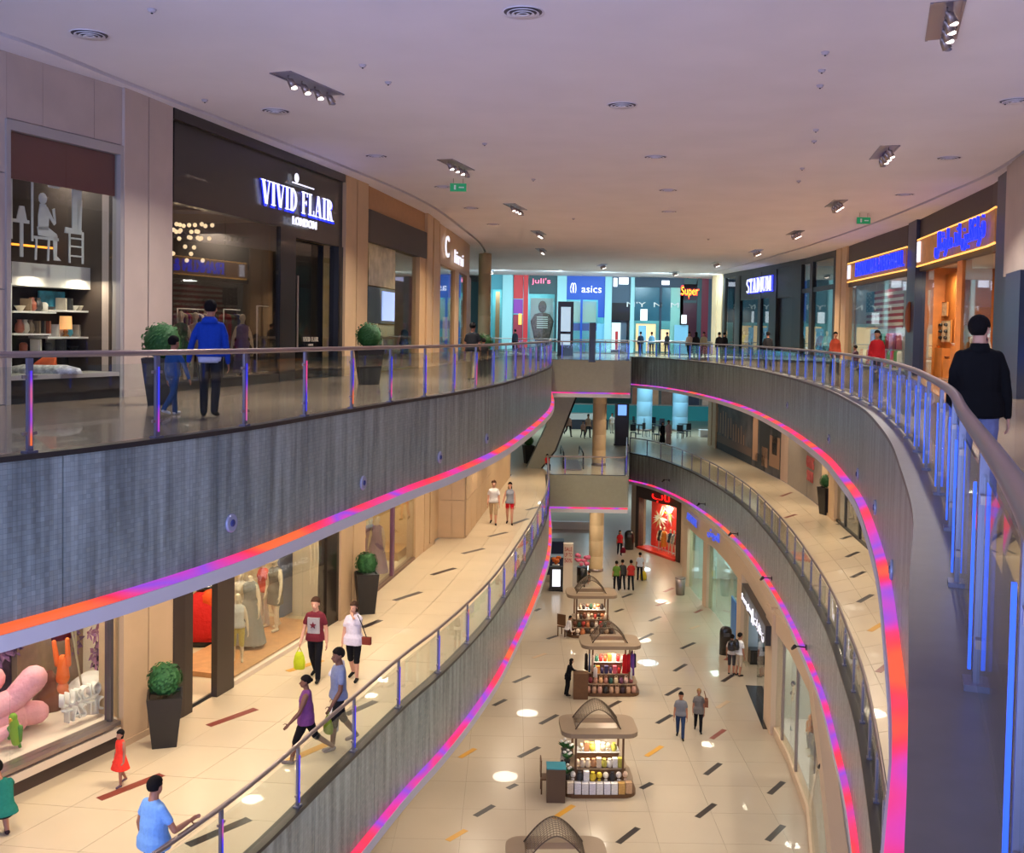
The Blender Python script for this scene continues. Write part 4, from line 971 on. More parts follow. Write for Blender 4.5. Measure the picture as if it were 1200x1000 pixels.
# mirrored cafe-like shop with black fascia board
s = thing('shopfront', 'shopfront with a blank dark fascia board over tall marbled glass', 'shopfront', tuple(W.at(465)) + (B2,))
W.part('upper_panel', mat('tan_board', (185, 140, 95), .6, noise=.05), 430.5, 499, B2 + 5.3, T2, s, 0, .2); W.part('fascia_board', mat('umber_board', (58, 46, 42), .5), 430.5, 499, B2 + 4.28, B2 + 5.3, s, -.1, .3)
mMarb = mat('marbled_glass', (205, 190, 145), .25, noise=.25, nscale=2.5)
W.part('marbled_panel', mMarb, 431, 462, B2 + 2.9, B2 + 4.28, s, .1, .03); W.part('window_pane', mGlass, 462.5, 490, B2 + .05, B2 + 4.28, s, .1, .015); W.part('window_pane', mGlass, 431, 462, B2 + .05, B2 + 1.6, s, .1, .015)
W.part('black_box', mBlk, 430.5, 462, B2 + 1.65, B2 + 2.85, s, .0, .4)
W.part('screen', lit('screen_blue', (160, 185, 235), 1.0), 448, 462, B2 + 1.75, B2 + 2.75, s, -.03, .03)
W.room(431, 492, B2, B2 + 4.4, 3.5, mat('shop_sand', (190, 170, 120), .6, noise=.15, nscale=3), mat('shop_floor_sand', (150, 135, 100), .3), s)
W.part('mirror_strip', mat('mirror_strip', (120, 130, 135), .1, .9), 484, 490, B2, B2 + 4.3, s, .3, .05)
W.lamp(455, B2 + 4.2, 1.5, 130, NEUT, 1)
mannequin('dark dressed mannequin standing in the marbled shop window', W.at(474, .6), B2, 200, dress=(.3, .1), top=(30, 28, 30), m=SKIN['light'])
mannequin('mannequin in a grey coat low in the marbled shop window', W.at(440, .8), B2, 190, dress=(.45, .12), top=(120, 110, 100))
pier('trim_7', W, 491, 513, B2, B2 + 4.28, mPierT, False, -.05, .3); pier('trim_8', W, 499.5, 513.5, B2, T2, mPierT)
# corner shop with light sign
s = thing('shopfront', 'tan rounded corner shop with big white sign letters and teal windows', 'shopfront', tuple(W.at(530)) + (B2,))
mCorner = mat('corner_tan', (205, 170, 130), .5)
W.part('sign_panel', mCorner, 514, 549, B2 + 4.35, T2, s, -.05, .4); W.part('mullion', mCorner, 532, 537, B2, B2 + 4.35, s, -.05, .3); W.part('mullion', mCorner, 546, 551, B2, B2 + 4.35, s, -.05, .3); W.part('mullion', mCorner, 513.6, 515, B2, B2 + 4.35, s, -.05, .3)
wsign(W, 'lettering', 'C', mWs, 522, B2 + 5.2, 1.1, .95, s, -.15, d=W.dir(514, 530)); wsign(W, 'lettering', 'lini', mWs, 536, B2 + 4.95, 3.2, .6, s, -.15, d=W.dir(528, 544))
for a, b in ((515, 532), (537, 546)): W.part('window_pane', mGlass, a, b, B2 + .05, B2 + 4.3, s, .05, .015)
W.room(515, 548, B2, B2 + 4.4, 3.0, mat('shop_teal', (120, 190, 190), .6), mTile2, s); W.lamp(524, B2 + 4, 1.3, 120, COOL, .8); W.lamp(540, B2 + 4, 1.3, 120, COOL, .8)
W.part('poster_panel', mat('mauve_print', (130, 70, 90), .6), 538, 545, B2 + 2.8, B2 + 4.2, s, .12, .02)
W.part('glass_case', lit('case_amber', (230, 190, 130), .5), 525, 531, B2 + .9, B2 + 2.2, s, 1.0, .3)
for i in range(4): ornament(W.at(517 + i * 4, .6), B2 + .9, [(210, 70, 50), (230, 120, 60), (200, 60, 60), (180, 60, 90)][i], i % 3, '%s red ornament from the left on the stand of the teal corner shop' % ORD[i], 'red ornaments in the corner shop')
slabitem('display_stand', 'low red display stand in the teal corner shop', 'stand', W, 515, 531, B2 + .02, B2 + .9, .45, .35, mat('stand_red', (190, 80, 60), .5))
# round columns
def column(name, px, Y, r, z0, z1, m):
    p = PY(px, 400, Y); b = MB(); n = 5
    o = struct(name, MB().cyl((p.x, p.y, z0), r * .985, z1 - z0, 24), m)
    for i in range(n): MB().lathe((p.x, p.y, z0 + (z1 - z0) * i / n), [(r * .99, 0.0), (r, .01), (r, (z1 - z0) / n - .02), (r * .99, (z1 - z0) / n - .01)], 24, cap=False).build('cladding_panel', m, o)
    MB().lathe((p.x, p.y, z0), [(r * 1.04, 0), (r * 1.04, .15)], 24).build('base_ring', mSteel, o)
    return o
mColT = mat('column_tan', (225, 195, 150), .45, noise=.03)
column('trim_9', 567, 61, .38, L2, CZ, mPierT)
column('trim_10', 704.5, 59.5, .40, L1, L2 - 1.7, mColT); column('trim_11', 703.5, 59.5, .42, L0, L1 - 1.7, mColT)

# ================================================================== MIDDLE LEFT SHOP LINE
W = Wall(WL1, 1); B1 = L1; T1 = L2 - 1.985
s = thing('shopfront', 'big glass shop window of a purple floral fantasy display', 'shopfront', tuple(W.at(75)) + (B1,))
W.part('plinth', mat('plinth_brown', (70, 54, 46), .4), -80, 143, B1, B1 + .26, s, -.02, .2); W.part('ledge', mat('ledge_cream', (225, 205, 180), .4), -80, 143, B1 + .26, B1 + .4, s, -.12, .3); W.part('sill_strip', mSteel, -80, 143, B1 + .46, B1 + .53, s, -.14, .3)
for a, b in ((-80, 45), (45.6, 131)): W.part('window_pane', mGlass, a, b, B1 + .53, T1, s, 0, .015)
W.part('mullion', mat('mullion_grey', (90, 84, 84), .4, .4), 131, 134, B1 + .5, T1, s, -.04, .1); W.part('window_pane', mGlass, 134, 143, B1 + .53, T1, s, 0, .015)
W.part('display_floor', mat('sand_floor', (225, 205, 190), .8, bump=.3, bscale=8), -60, 143, B1 + .4, B1 + .52, s, .05, 2.4)
mFlor = mat('floral_purple', (78, 52, 88), .8, noise=.6, nscale=5)
W.part('backdrop', mFlor, -60, 143, B1 + .5, T1, s, 2.4, .1); W.part('backdrop_dune', mat('taupe_dune', (150, 125, 105), .8, noise=.1), 20, 143, B1 + .5, B1 + 1.7, s, 2.2, .15)
W.part('side_curtain', mat('curtain_mauve', (90, 70, 80), .8), 126, 131, B1 + .5, T1, s, .1, .05)
for i, px in enumerate((-20, 30, 80, 120)): W.lamp(px, T1 - .15, 1.0, 45, WARM, .5)
# paper flowers on the backdrop
mPet = [mat('petal_lilac', (190, 140, 190), .7), mat('petal_mauve', (120, 80, 130), .7), mat('petal_plum', (85, 55, 95), .7)]
rnd = random.Random(11)
for i in range(80):
    px = rnd.choice([rnd.uniform(-20, 45), rnd.uniform(85, 128), rnd.uniform(100, 128)]); z = rnd.uniform(B1 + 1.0, T1 - .3); k = 0 if px > 98 and rnd.random() < .7 else rnd.choice((1, 1, 2))
    p = W.at(px, 2.25 if px < 98 else 1.2); nn = W.n(px); u = W.dir(px - 3, px + 3); b = MB(); R = rnd.uniform(.12, .24)
    for j in range(6):
        a = j * math.pi / 3 + i; c = Vector((u.x, u.y, 0)) * math.cos(a) * R * .55 + Vector((0, 0, 1)) * math.sin(a) * R * .55
        e = Vector((u.x, u.y, 0)) * math.cos(a) + Vector((0, 0, 1)) * math.sin(a); f = Vector((u.x, u.y, 0)) * -math.sin(a) + Vector((0, 0, 1)) * math.cos(a); o3 = Vector((-nn.x, -nn.y, 0))
        b.add([c - e * R * .5, c + f * R * .25 + o3 * .05, c + e * R * .55 + o3 * .09, c - f * R * .25 + o3 * .05], [(0, 1, 2, 3)])
    b.ell((0, 0, 0), (R * .14,) * 3, 6); o = b.build('paper_flower', mPet[k], s); o.location = wmat(s).inverted() @ Vector((p.x, p.y, z))
mPink = mat('pink_fluff', (240, 165, 175), .95, bump=1, bscale=14, noise=.08)
def blob(name, label, cat, px, push, z, parts, m, rz=0):
    p = W.at(px, push); t = thing(name, label, cat, (p.x, p.y, z), rz)
    for nm, prims, mm in parts:
        b = MB()
        for q in prims: cap(b, *q) if len(q) == 4 else b.ell(q[0], q[1], 12)
        b.build(nm, mm or m, t)
    return t
blob('fluffy_armchair', 'oversized pink fluffy armchair lying in the fantasy window', 'chair', 8, .95, B1 + .55, [('arm', [((-.9, 0, .3), (.1, .05, .62), .27, .2), ((.1, .05, .62), (.42, .1, .92), .2, .23)], None), ('seat', [((-.6, .1, .15), (.1, .25, .25), .36, .3), ((.05, .25, .3), (.5, .3, .25), .24, .2)], None), ('cushion', [((-.8, -.4, .08), (-.2, -.42, .2), .14, .12), ((-.2, -.42, .2), (.1, -.38, .3), .12, .08)], None), ('back', [((-.9, .35, .3), (-.2, .45, .9), .28, .22)], None)], mPink, .55)
blob('toy_parrot', 'green and yellow toy parrot on the pink fluffy armchair', 'toy', 17, .5, B1 + .72, [('body', [((.02, 0, -.08), (.0, 0, .14), .07, .095), ((0, 0, .14), (-.02, -.02, .3), .09, .065), ((-.02, -.02, .34), (.07, .07, .075))], mat('parrot_green', (130, 175, 60), .8)), ('wing', [((.09, .0, -.06), (.085, .0, .16), .03, .05)], mat('wing_green', (80, 140, 60), .8)), ('wing', [((-.09, .0, -.02), (-.085, .0, .14), .03, .05)], mat('wing_green', (80, 140, 60))), ('tail', [((.03, .03, -.05), (.07, .08, -.26), .035, .02)], mat('wing_green', (80, 140, 60))), ('face', [((-.03, -.07, .32), (.035, .03, .04))], mat('parrot_yellow', (225, 205, 80), .8)), ('beak', [((-.03, -.1, .33), (-.03, -.12, .28), .022, .01)], mat('beak_orange', (230, 150, 60), .5))], mPink)
blob('hanging_doll', 'orange dressed doll hanging upside down on a rope', 'doll', 74, .9, B1 + .95, [('body', [((0, 0, .3), (0, 0, .65), .12, .08)], mat('doll_orange', (240, 110, 40), .7)), ('arm', [((-.1, 0, .55), (-.16, 0, .95), .05, .04)], mat('doll_orange', (240, 110, 40))), ('arm', [((.1, 0, .55), (.08, 0, 1.0), .05, .04)], mat('doll_orange', (240, 110, 40))), ('head', [((0, 0, .12), (.1, .1, .12))], mat('doll_skin', (230, 130, 90), .7)), ('leg', [((.04, 0, .1), (.14, 0, -.1), .05, .03)], mat('doll_skin', (230, 130, 90)))], None)
p = W.at(72, 1.1)
o = MB().tube([(0, 0, 0), (-.03, 0, .6), (-.1, 0, 1.4)], [.17, .2, .16], 10).build('red_drape', cloth((120, 20, 40))); o.location = (p.x, p.y, B1 + 1.9); tag(o, 'dark red fabric hanging above the orange doll', 'drape')
for i, (a, b, zb) in enumerate(((60, 98, .9), (84, 90, 1.6))):
    pa, pb = W.at(a, .7), W.at(b, .7); o = MB().tube([(pa.x, pa.y, T1), ((pa.x + pb.x) / 2, (pa.y + pb.y) / 2, (T1 + B1 + zb) / 2 + .05), (pb.x, pb.y, B1 + zb)], .018, 6).build('rope', mat('rope_cream', (200, 185, 150), .8)); tag(o, 'long cream rope slanting across the fantasy window' if i == 0 else 'short cream rope beside the hanging doll', 'rope')
sg = thing('letter_sculpture', 'white three-dimensional lettering propped on a sand mound in the window', 'sign', tuple(W.at(100, .8)) + (B1 + .5,))
mW2 = mat('letter_white', (240, 236, 230), .5)
wsign(W, 'lettering', 'LUSCIOUS', mW2, 100, B1 + 1.02, 1.15, .24, sg, .55, ext=.12); wsign(W, 'lettering', 'TASTIC', mW2, 96, B1 + .74, .9, .24, sg, .5, ext=.12)
b = MB(); p = W.at(108, .95); b.lathe((p.x, p.y, B1 + .5), [(.55, 0), (.5, .2), (.38, .45), (.15, .62)], 18); b.build('mound', mat('mound_white', (225, 220, 215), .9, bump=.5, bscale=20), sg, True)
b = MB(); p = W.at(58, 1.5); o = b.lathe((0, 0, 0), [(.28, 0), (.3, .2), (.12, .35), (.14, .55), (.05, .7)], 10).build('wicker_stump', mat('stump_brown', (110, 60, 50), .8)); o.location = (p.x, p.y, B1 + .52); tag(o, 'brown stump on the sandy floor behind the hanging doll', 'decoration')
slabitem('picture', 'yellow and white picture hung among the purple flowers', 'picture', W, 24, 40, B1 + 1.9, B1 + 2.75, 1.9, .05, mat('print_yellow', (215, 175, 60), .6, noise=.3, nscale=4), mWhiteB)
b = MB(); p = W.at(28, 1.6); o = b.ell((0, 0, 0), (.5, .2, .28), 16).build('paper_sun', mat('sun_gold', (215, 150, 40), .6)); o.location = (p.x, p.y, T1 - .35); tag(o, 'golden paper sun at the top of the fantasy window', 'decoration')
pier('trim_12', W, 146, 205, B1, T1, mPierT, True, -.1, .6)
# portal of the red-clothes shop
s = thing('shopfront', 'dark brown portal and glass window of the dress shop with mannequins', 'shopfront', tuple(W.at(245)) + (B1,))
mPort = mat('portal_brown', (52, 40, 34), .4)
W.part('portal_post', mPort, 205.5, 228, B1, T1, s, -.12, .14); W.part('portal_post', mPort, 257, 277, B1, T1, s, -.12, .14); W.part('portal_lintel', mPort, 228, 257, B1 + 2.75, T1, s, -.12, .14)
W.part('window_pane', mGlass, 278, 330, B1 + .1, T1, s, 0, .015); W.part('window_pane', mGlass, 330.5, 385, B1 + .1, T1, s, 0, .015)
W.part('display_platform', mat('platform_tan', (205, 150, 100), .5, noise=.1), 278, 384, B1, B1 + .12, s, .06, 1.7); W.part('platform_edge', mat('ledge_cream', (225, 205, 180)), 277.5, 385, B1, B1 + .1, s, -.08, .12)
W.part('dark_panel', mat('dark_glass', (32, 25, 22), .15), 386, 402, B1, T1, s, -.04, .25)
W.room(206, 400, B1, T1 - .02, 4.5, mat('shop_cream', (235, 215, 180), .6), mat('shop_floor_cream', (235, 215, 180), .2), s)
W.part('backdrop_panel', mat('panel_bluegrey', (112, 120, 150), .6), 330, 352, B1 + .1, B1 + 2.6, s, 1.3, .08)
for px in (235, 262, 300, 345, 375): W.lamp(px, T1 - .15, 1.3, 55, WARM, .5)
gr = mannequin('headless mannequin in a long grey sequin gown', W.at(296, .8), B1 + .12, 170, H=1.9, headless=True, dress=(.04, .2), top=(150, 145, 138))[0]
dr = 2.0
mannequin('ivory mannequin in a short sleeveless grey shift dress', W.at(325, .9), B1 + .12, 150, H=1.95, dress=(.34, .11), top=(128, 118, 104), walk=8)
mannequin('mannequin turned away in a pale jacket beside the gown', W.at(284, 1.2), B1 + .12, 200, H=1.8, top=(215, 200, 180), bot=(225, 215, 200), legs='long', sleeve='long')
mannequin('mannequin in a coral blouse behind the grey shift dress', W.at(311, 1.35), B1 + .12, 140, H=1.8, top=(200, 90, 70), bot=(220, 205, 190), legs='long', sleeve='short')
mannequin('slim mannequin at the far left edge of the dress window', W.at(281, .5), B1 + .12, 190, H=1.6, top=(230, 225, 215), bot=(200, 180, 90), legs='knee')
# row of ivory arms hung from a hoop: hangers
hg = thing('garland_hoop', 'hoop of tangled ivory mannequin arms above the blue-grey panel', 'decoration', tuple(W.at(345, .9)) + (B1 + 2.7,))
for i in range(16):
    a = i * .39; b = MB(); c = Vector((math.cos(a) * .75, math.sin(a) * .25, .1 * math.sin(i * 2.1))); cap(b, c, c + Vector((.12 * math.sin(i * 1.7), .05, .16)), .04, .03, 6); cap(b, c + Vector((.12 * math.sin(i * 1.7), .05, .16)), c + Vector((-.1, .05, .32 + .05 * math.sin(i))), .03, .018, 6); b.build('arm', mat('mannequin_ivory', (236, 214, 180)), hg)
for i in range(5):
    b = MB(); x = .45 + i * .1; cap(b, (x, -.1, .1), (x + .04, -.1, -.9 - .2 * (i % 2)), .04, .028, 6); cap(b, (x + .04, -.1, -.9), (x + .02, -.1, -1.6), .028, .02, 6); b.build('arm', mat('mannequin_ivory', (236, 214, 180)), hg)
# red clothes on a stand behind the portal
rc = thing('clothes_heap', 'round display stand heaped with bright red and orange knitwear', 'display', tuple(W.at(243, 2.2)) + (B1,))
b = MB(); loft(b, [((0, 0, .15), .75, .55), ((0, 0, .4), .85, .6), ((0, 0, .9), .6, .45), ((.1, 0, 1.25), .3, .25)], 18); b.build('red_knitwear', mat('knit_red', (205, 25, 20), .9, bump=1, bscale=12), rc); MB().ell((.25, -.1, 1.05), (.42, .3, .3), 12).build('orange_knitwear', mat('knit_orange', (235, 85, 20), .9, bump=1, bscale=12), rc); MB().cyl((0, 0, 0), .5, .18, 16).build('base', mBlk, rc); MB().ell((0, 0, 1.32), (.3, .18, .12), 10).build('black_knitwear', mBlk, rc)
rl = thing('clothes_rail', 'black wall rail of red and blue clothes above the doorway stand', 'rail', tuple(W.at(243, 3.9)) + (B1 + 2.0,))
pa, pb = W.at(228, 3.8), W.at(262, 3.8); MB().tube([(pa.x, pa.y, B1 + 3.0), (pb.x, pb.y, B1 + 3.0)], .03, 6).build('bar', mBlk, rl, True)
for i in range(12):
    c = [(30, 60, 130), (40, 70, 150), (30, 50, 110), (230, 190, 160), (235, 220, 200), (25, 20, 25), (200, 20, 20), (210, 25, 25), (190, 20, 25), (200, 30, 30), (120, 20, 40), (190, 20, 20)][i]
    garment(W.at(229 + i * 2.8, 3.8), B1 + 2.95, c, '%s garment, %s from the left on the rail behind the brown portal' % (cname(c), ORD[i]), 'clothes on the wall rail behind the portal', u_ + 1.5, .85, .42, .07)
# pink low-level ground items in front
pier('trim_13', W, 402.5, 431, B1, T1, mPierT, True, -.1, .6)
s = thing('shopfront', 'evening wear shop window with a violet gown and a red gown', 'shopfront', tuple(W.at(465)) + (B1,))
for a, b in ((432, 463.5), (465.5, 490)): W.part('window_pane', mGlass, a, b, B1 + .08, T1, s, 0, .015)
W.part('mullion', mat('mullion_purple', (110, 70, 100), .4), 463.5, 465.5, B1, T1, s, -.05, .1); W.part('sill', mat('sill_brown', (110, 80, 60), .4), 432, 490, B1, B1 + .08, s, -.05, .2); W.part('mullion', mPierT, 490, 500, B1, T1, s, -.05, .3)
W.room(432, 497, B1, T1 - .02, 2.6, mat('shop_gold', (225, 190, 130), .6), mat('shop_floor_cream', (235, 215, 180)), s)
W.part('light_panel', lit('panel_sky', (190, 225, 255), 1.4), 466, 488, B1 + .55, T1 - .1, s, 1.6, .05)
for px in (440, 455, 478): W.lamp(px, T1 - .15, .9, 60, WARM, .4)
mannequin('mannequin in a violet evening gown behind the glass', W.at(445, .6), B1 + .02, 170, H=1.85, dress=(.02, .2), top=(150, 115, 150))
mannequin('mannequin in a beige gown with folded wings of cloth', W.at(437, .9), B1 + .02, 170, H=1.8, dress=(.02, .2), top=(165, 130, 160))
mannequin('mannequin in a mustard cocktail dress at the window back', W.at(457, 1.3), B1 + .02, 190, H=1.85, dress=(.3, .14), top=(210, 175, 110))
mannequin('mannequin in a long dark red gown before the sky panel', W.at(479, .8), B1 + .3, 165, H=1.95, dress=(.03, .13), top=(130, 20, 35))
slabitem('display_plinth', 'golden low plinth under the red gown', 'plinth', W, 470, 487, B1 + .02, B1 + .3, .4, .9, mat('plinth_gold', (190, 145, 70), .4))
pier('trim_14', W, 500.5, 513, B1, T1, mPierT, True, -.05, .5)
tb = struct('wall_left', MB().prism([(-2.6, 37.6), (-1.65, 37.6), (-.92, 45), (.0, 54), (-3.5, 54.5), (-3.5, 37.6)], B1, T1), mPierT)
for z0, z1 in ((B1 + .02, B1 + 1.4), (B1 + 1.42, B1 + 2.8), (B1 + 2.82, T1)):
    MB().wall((-2.72, 37.58), (-2.14, 37.58), z0, z1, .03, -1).build('stone_panel', mPierT, tb); MB().wall((-2.12, 37.58), (-1.66, 37.58), z0, z1, .03, -1).build('stone_panel', mPierT, tb)
    for k in range(5):
        a, b = Vector((-1.63, 37.6)).lerp(Vector((-.9, 45)), k / 5), Vector((-1.63, 37.6)).lerp(Vector((-.9, 45)), (k + .97) / 5); MB().wall(a, b, z0, z1, .03, -1).build('stone_panel', mPierT, tb)
MB().wall((-3.0, 36.2), (-2.62, 37.6), B1, T1, .3, 1).build('stone_panel', mPierT, tb)
# planters left
planter('round boxwood ball in a tall black pot beside the cream pier', P(193, 872, L1), L1, 1.5, .62)
planter('round boxwood ball in a tall black pot beside the evening wear window', P(429, 718, L1), L1, 1.75, .6)
planter('small potted boxwood ball at the far end of the middle left gallery', P(619, 543, L1), L1, 1.7, .6)
planter('boxwood ball in a black pot behind the boy upstairs', W_ := (P(190, 474, L2)), L2, 1.35, .7) if False else planter('boxwood ball in a black pot behind the boy upstairs', P(190, 474, L2), L2, 1.35, .7)
planter('boxwood ball in a black pot before the blank dark fascia shop', P(432, 450, L2), L2, 1.55, .7)
planter('boxwood ball by the corner shop beside the man in black', P(567, 438, L2), L2, 1.3, .6)
# ================================================================== UPPER RIGHT SHOP LINE
W = Wall(WR2, -1)
mNavy = mat('navy_panel', (38, 48, 74), .35); mBrn = mat('sign_brown', (72, 56, 48), .5, noise=.05)
mWood = mat('shop_orange_wood', (200, 120, 50), .5, noise=.12, nscale=3)
Z = W.z
# white bulkhead + navy block nearest the viewer
zb = Z(1182, 326)
st = struct('wall_right', W.slab(MB(), 1173, 1300, zb, CZ, -.3, .4), mPier)
s = thing('shopfront', 'navy fronted shop at the far right edge with glowing blue window', 'shopfront', tuple(W.at(1200)) + (B2,))
W.part('navy_pier', mNavy, 1176, 1193, B2, zb, s, -.5, .6)
W.part('window_pane', mGlass, 1193.5, 1300, B2 + .6, zb, s, -.2, .015); W.part('blue_light_panel', lit('glow_blue', (40, 110, 240), 1.2), 1194, 1300, B2 + .75, B2 + 1.35, s, -.1, .05); W.part('stall_riser', mWhiteB, 1193.5, 1300, B2, B2 + .6, s, -.2, .1)
W.room(1194, 1300, B2, zb + .05, 3, mat('shop_bluegrey', (120, 150, 175), .6), mTile2, s, .6); W.lamp(1215, zb - .2, 1.4, 60, COOL)
mannequin('mannequin in a dark red outfit in the blue lit window', W.at(1198, .5), B2, 110, top=(110, 30, 35), bot=(40, 40, 60), legs='long', sleeve='long')
# American clothing shop in two bays
s = thing('shopfront', 'clothing shop in two bays with glowing blue wall lettering on amber boards', 'shopfront', tuple(W.at(1070)) + (B2,))
W.part('navy_pier', mNavy, 1163, 1178, B2, CZ, s, -.15, .5); W.part('navy_pier', mNavy, 1060.5, 1070, B2, CZ - .02, s, -.15, .4)
W.part('upper_panel', mBrn, 1070.5, 1163, B2 + 5.0, CZ, s, -.02, .3); W.part('upper_panel', mBrn, 990, 1060, B2 + 4.8, CZ, s, -.02, .3)
mAmb = mat('amber_board', (190, 130, 70), .5, noise=.15, nscale=4, emit=.18); mAmbL = lit('amber_edge', (255, 190, 90), 1.6)
for a, b, z0, z1 in ((1071, 1161, B2 + 4.25, B2 + 5.22), (990.5, 1059, B2 + 4.25, B2 + 5.12)):
    W.part('sign_board', mAmb, a, b, z0, z1, s, -.16, .1); W.part('amber_strip', mAmbL, a, b, z1, z1 + .05, s, -.17, .05); W.part('amber_strip', mAmbL, a, b, z0 - .05, z0, s, -.17, .05)
    W.part('white_end_light', lit('sign_white', (240, 240, 255)), a, a + (2.6 if a > 1000 else 2.4), z0 + .12, z1 - .08, s, -.24, .06)
ww = (W.at(1052) - W.at(999)).length; c1 = W.at(1026)
wsign(W, 'lettering', 'FRANKLIN & MARSHALL', mBl, 1027, B2 + 4.70, ww, .66, s, -.25, ext=.08)
ww = (W.at(1146) - W.at(1092)).length; wsign(W, 'lettering', arabic('فرانكلين اند مارشال'), mBl, 1120, B2 + 4.72, ww * 1.0, .92, s, -.25, ext=.08)
W.part('header', mBrn, 990, 1060, B2 + 4.0, B2 + 4.25, s, 0, .2); W.part('header', mBrn, 1071, 1163, B2 + 4.05, B2 + 4.25, s, 0, .2)
for a, b in ((991, 1025), (1025.4, 1060)): W.part('window_pane', mGlass, a, b, B2 + .1, B2 + 4.0, s, .05, .015)
W.part('window_pane', mGlass, 1125, 1160, B2 + .1, B2 + 4.05, s, .05, .015); W.part('window_pane', mGlass, 1074, 1092, B2 + .1, B2 + 4.0, s, .1, .015)
W.part('door_frame', mat('frame_dark', (45, 36, 32), .4), 1070.5, 1074, B2, B2 + 4.05, s, 0, .2); W.part('door_frame', mWood, 1119, 1125, B2, B2 + 4.05, s, 0, .3); W.part('sill', mNavy, 990, 1060, B2, B2 + .1, s, 0, .2)
W.room(991, 1060, B2, B2 + 4.2, 3.5, mat('shop_pale', (205, 200, 195), .6), mTile2, s); W.room(1074, 1161, B2, B2 + 4.2, 3.0, mWood, mTile2, s)
W.part('wood_screen', mWood, 1093, 1118, B2 + .02, B2 + 3.95, s, 1.0, .1)
for px, pu, pw_ in ((1005, 1.2, 130), (1045, 1.2, 130), (1140, 1.2, 110)): W.lamp(px, B2 + 4.0, pu, pw_, NEUT, .8)
W.lamp(1103, B2 + 3.85, .5, 70, WARM, .3)
# flag: 13 stripes and a canton with stars
def flag(W_, px0, px1, z0, z1, push, label, flip=False, em=0, parent=None):
    mR, mW_, mB_ = mat('flag_red', (170, 40, 55), .7), mat('flag_white', (225, 215, 210), .7), mat('flag_navy', (40, 42, 70), .7)
    t = thing('flag', label, 'flag', tuple(W_.at((px0 + px1) / 2, push)) + (z0,)); h = (z1 - z0) / 13
    for i in range(13): W_.part('stripe', mR if i % 2 == 0 else mW_, px0, px1, z1 - (i + 1) * h, z1 - i * h, t, push, .03)
    a, b = (px0, px0 + (px1 - px0) * .42) if not flip else (px1 - (px1 - px0) * .42, px1)
    W_.part('canton', mB_, a, b, z1 - 7 * h, z1, t, push - .03, .03)
    st = MB(); u = W_.dir(a, b)
    for r in range(9):
        for k in range(6 - r % 2):
            px = a + (b - a) * (k + .6 + .5 * (r % 2)) / 6.3; p = W_.at(px, push - .05); z = z1 - 7 * h * (r + .7) / 9.4; s1 = h * .42
            pts = []
            for q in range(10):
                rr = s1 * (1 if q % 2 == 0 else .42); an = math.pi / 2 + q * math.pi / 5; pts.append((p.x + u.x * rr * math.cos(an), p.y + u.y * rr * math.cos(an), z + rr * math.sin(an)))
            st.add(pts, [tuple(range(10))])
    tag(st.build('stars', mW_, t, True), kind='stuff'); return t
flag(W, 997, 1057, B2 + 1.9, B2 + 3.75, 1.0, 'large stars and stripes flag hung in the amber signed clothing window')
W5 = Wall(WL2, 1); flag(W5, 246, 312, B2 + 2.2, B2 + 3.35, 4.9, 'painted reflection of the stars and stripes flag in the black fashion shop window', True)  # mirrored copy of the flag stands in for its reflection in the glass
rnd = random.Random(5); cc5 = [(200, 40, 60), (230, 225, 220), (60, 70, 130), (160, 60, 120), (90, 140, 90), (70, 60, 60), (220, 130, 150)]
for r_, (a, b, z, pu) in enumerate(((994, 1056, B2 + 1.75, 1.3), (1000, 1057, B2 + .95, .7))):
    for i in range(14):
        c = rnd.choice(cc5); garment(W.at(a + (b - a) * (i + .5) / 14, pu), z, c, '%s shirt, %s from the left in the %s row below the big flag' % (cname(c), ORD[i], ('upper', 'lower')[r_]), 'shirts below the flag', 1.9, .8, .4, .06)
for i in range(8):
    c = rnd.choice([(200, 40, 50), (220, 60, 70), (235, 225, 220)]); garment(W.at(1077 + (i % 4) * 3.2, .7), B2 + 2.5 - .9 * (i // 4), c, '%s shirt, %s in the narrow window left of the orange entrance' % (cname(c), ORD[i]), 'shirts beside the entrance', 1.9, .8, .36, .06)
mPic = mat('picture_card', (225, 205, 170), .6, noise=.3, nscale=9)
slabitem('picture', 'small framed print hung on the orange wood wall, upper one', 'picture', W, 1100, 1108, B2 + 2.35, B2 + 2.85, .9, .04, mPic, mat('frame_amber', (190, 120, 50), .4))
fr_ = slabitem('picture', 'framed board of six caps on the orange wood wall', 'picture', W, 1099, 1113, B2 + 1.35, B2 + 2.15, .9, .04, mPic, mat('frame_amber', (190, 120, 50), .4))
for i in range(6):
    p = W.at(1102 + (i % 2) * 6, .86); MB().ell((p.x, p.y, B2 + 1.5 + .25 * (i // 2)), (.1, .1, .07), 8).build('cap', mBlk, fr_, True)
for i, px in enumerate((1082, 1096, 1106, 1114)):
    slabitem('display_shelf', '%s wooden display box from the left in the orange entrance' % ORD[i], 'shelf', W, px, px + 8, B2 + .02, B2 + [.8, 1.1, .7, 1.2][i], .6, .4, mWood)
    ornament(W.at(px + 4, .7), B2 + [.8, 1.1, .7, 1.2][i] + .01, [(30, 28, 26), (210, 120, 40), (120, 70, 40), (230, 225, 215)][i], 1, '%s folded cap on a wooden box in the orange entrance' % ['black', 'orange', 'brown', 'white'][i], 'caps at the entrance')
t = thing('wall_plaque', 'oval brown plaque on the navy pier between the two amber signs', 'sign', tuple(W.at(1064, -.2)) + (B2 + 2.3,)); b = MB(); b.ell((0, -.03, 0), (.16, .05, .62), 16); b.build('plaque', mat('plaque_copper', (150, 85, 50), .4), t)
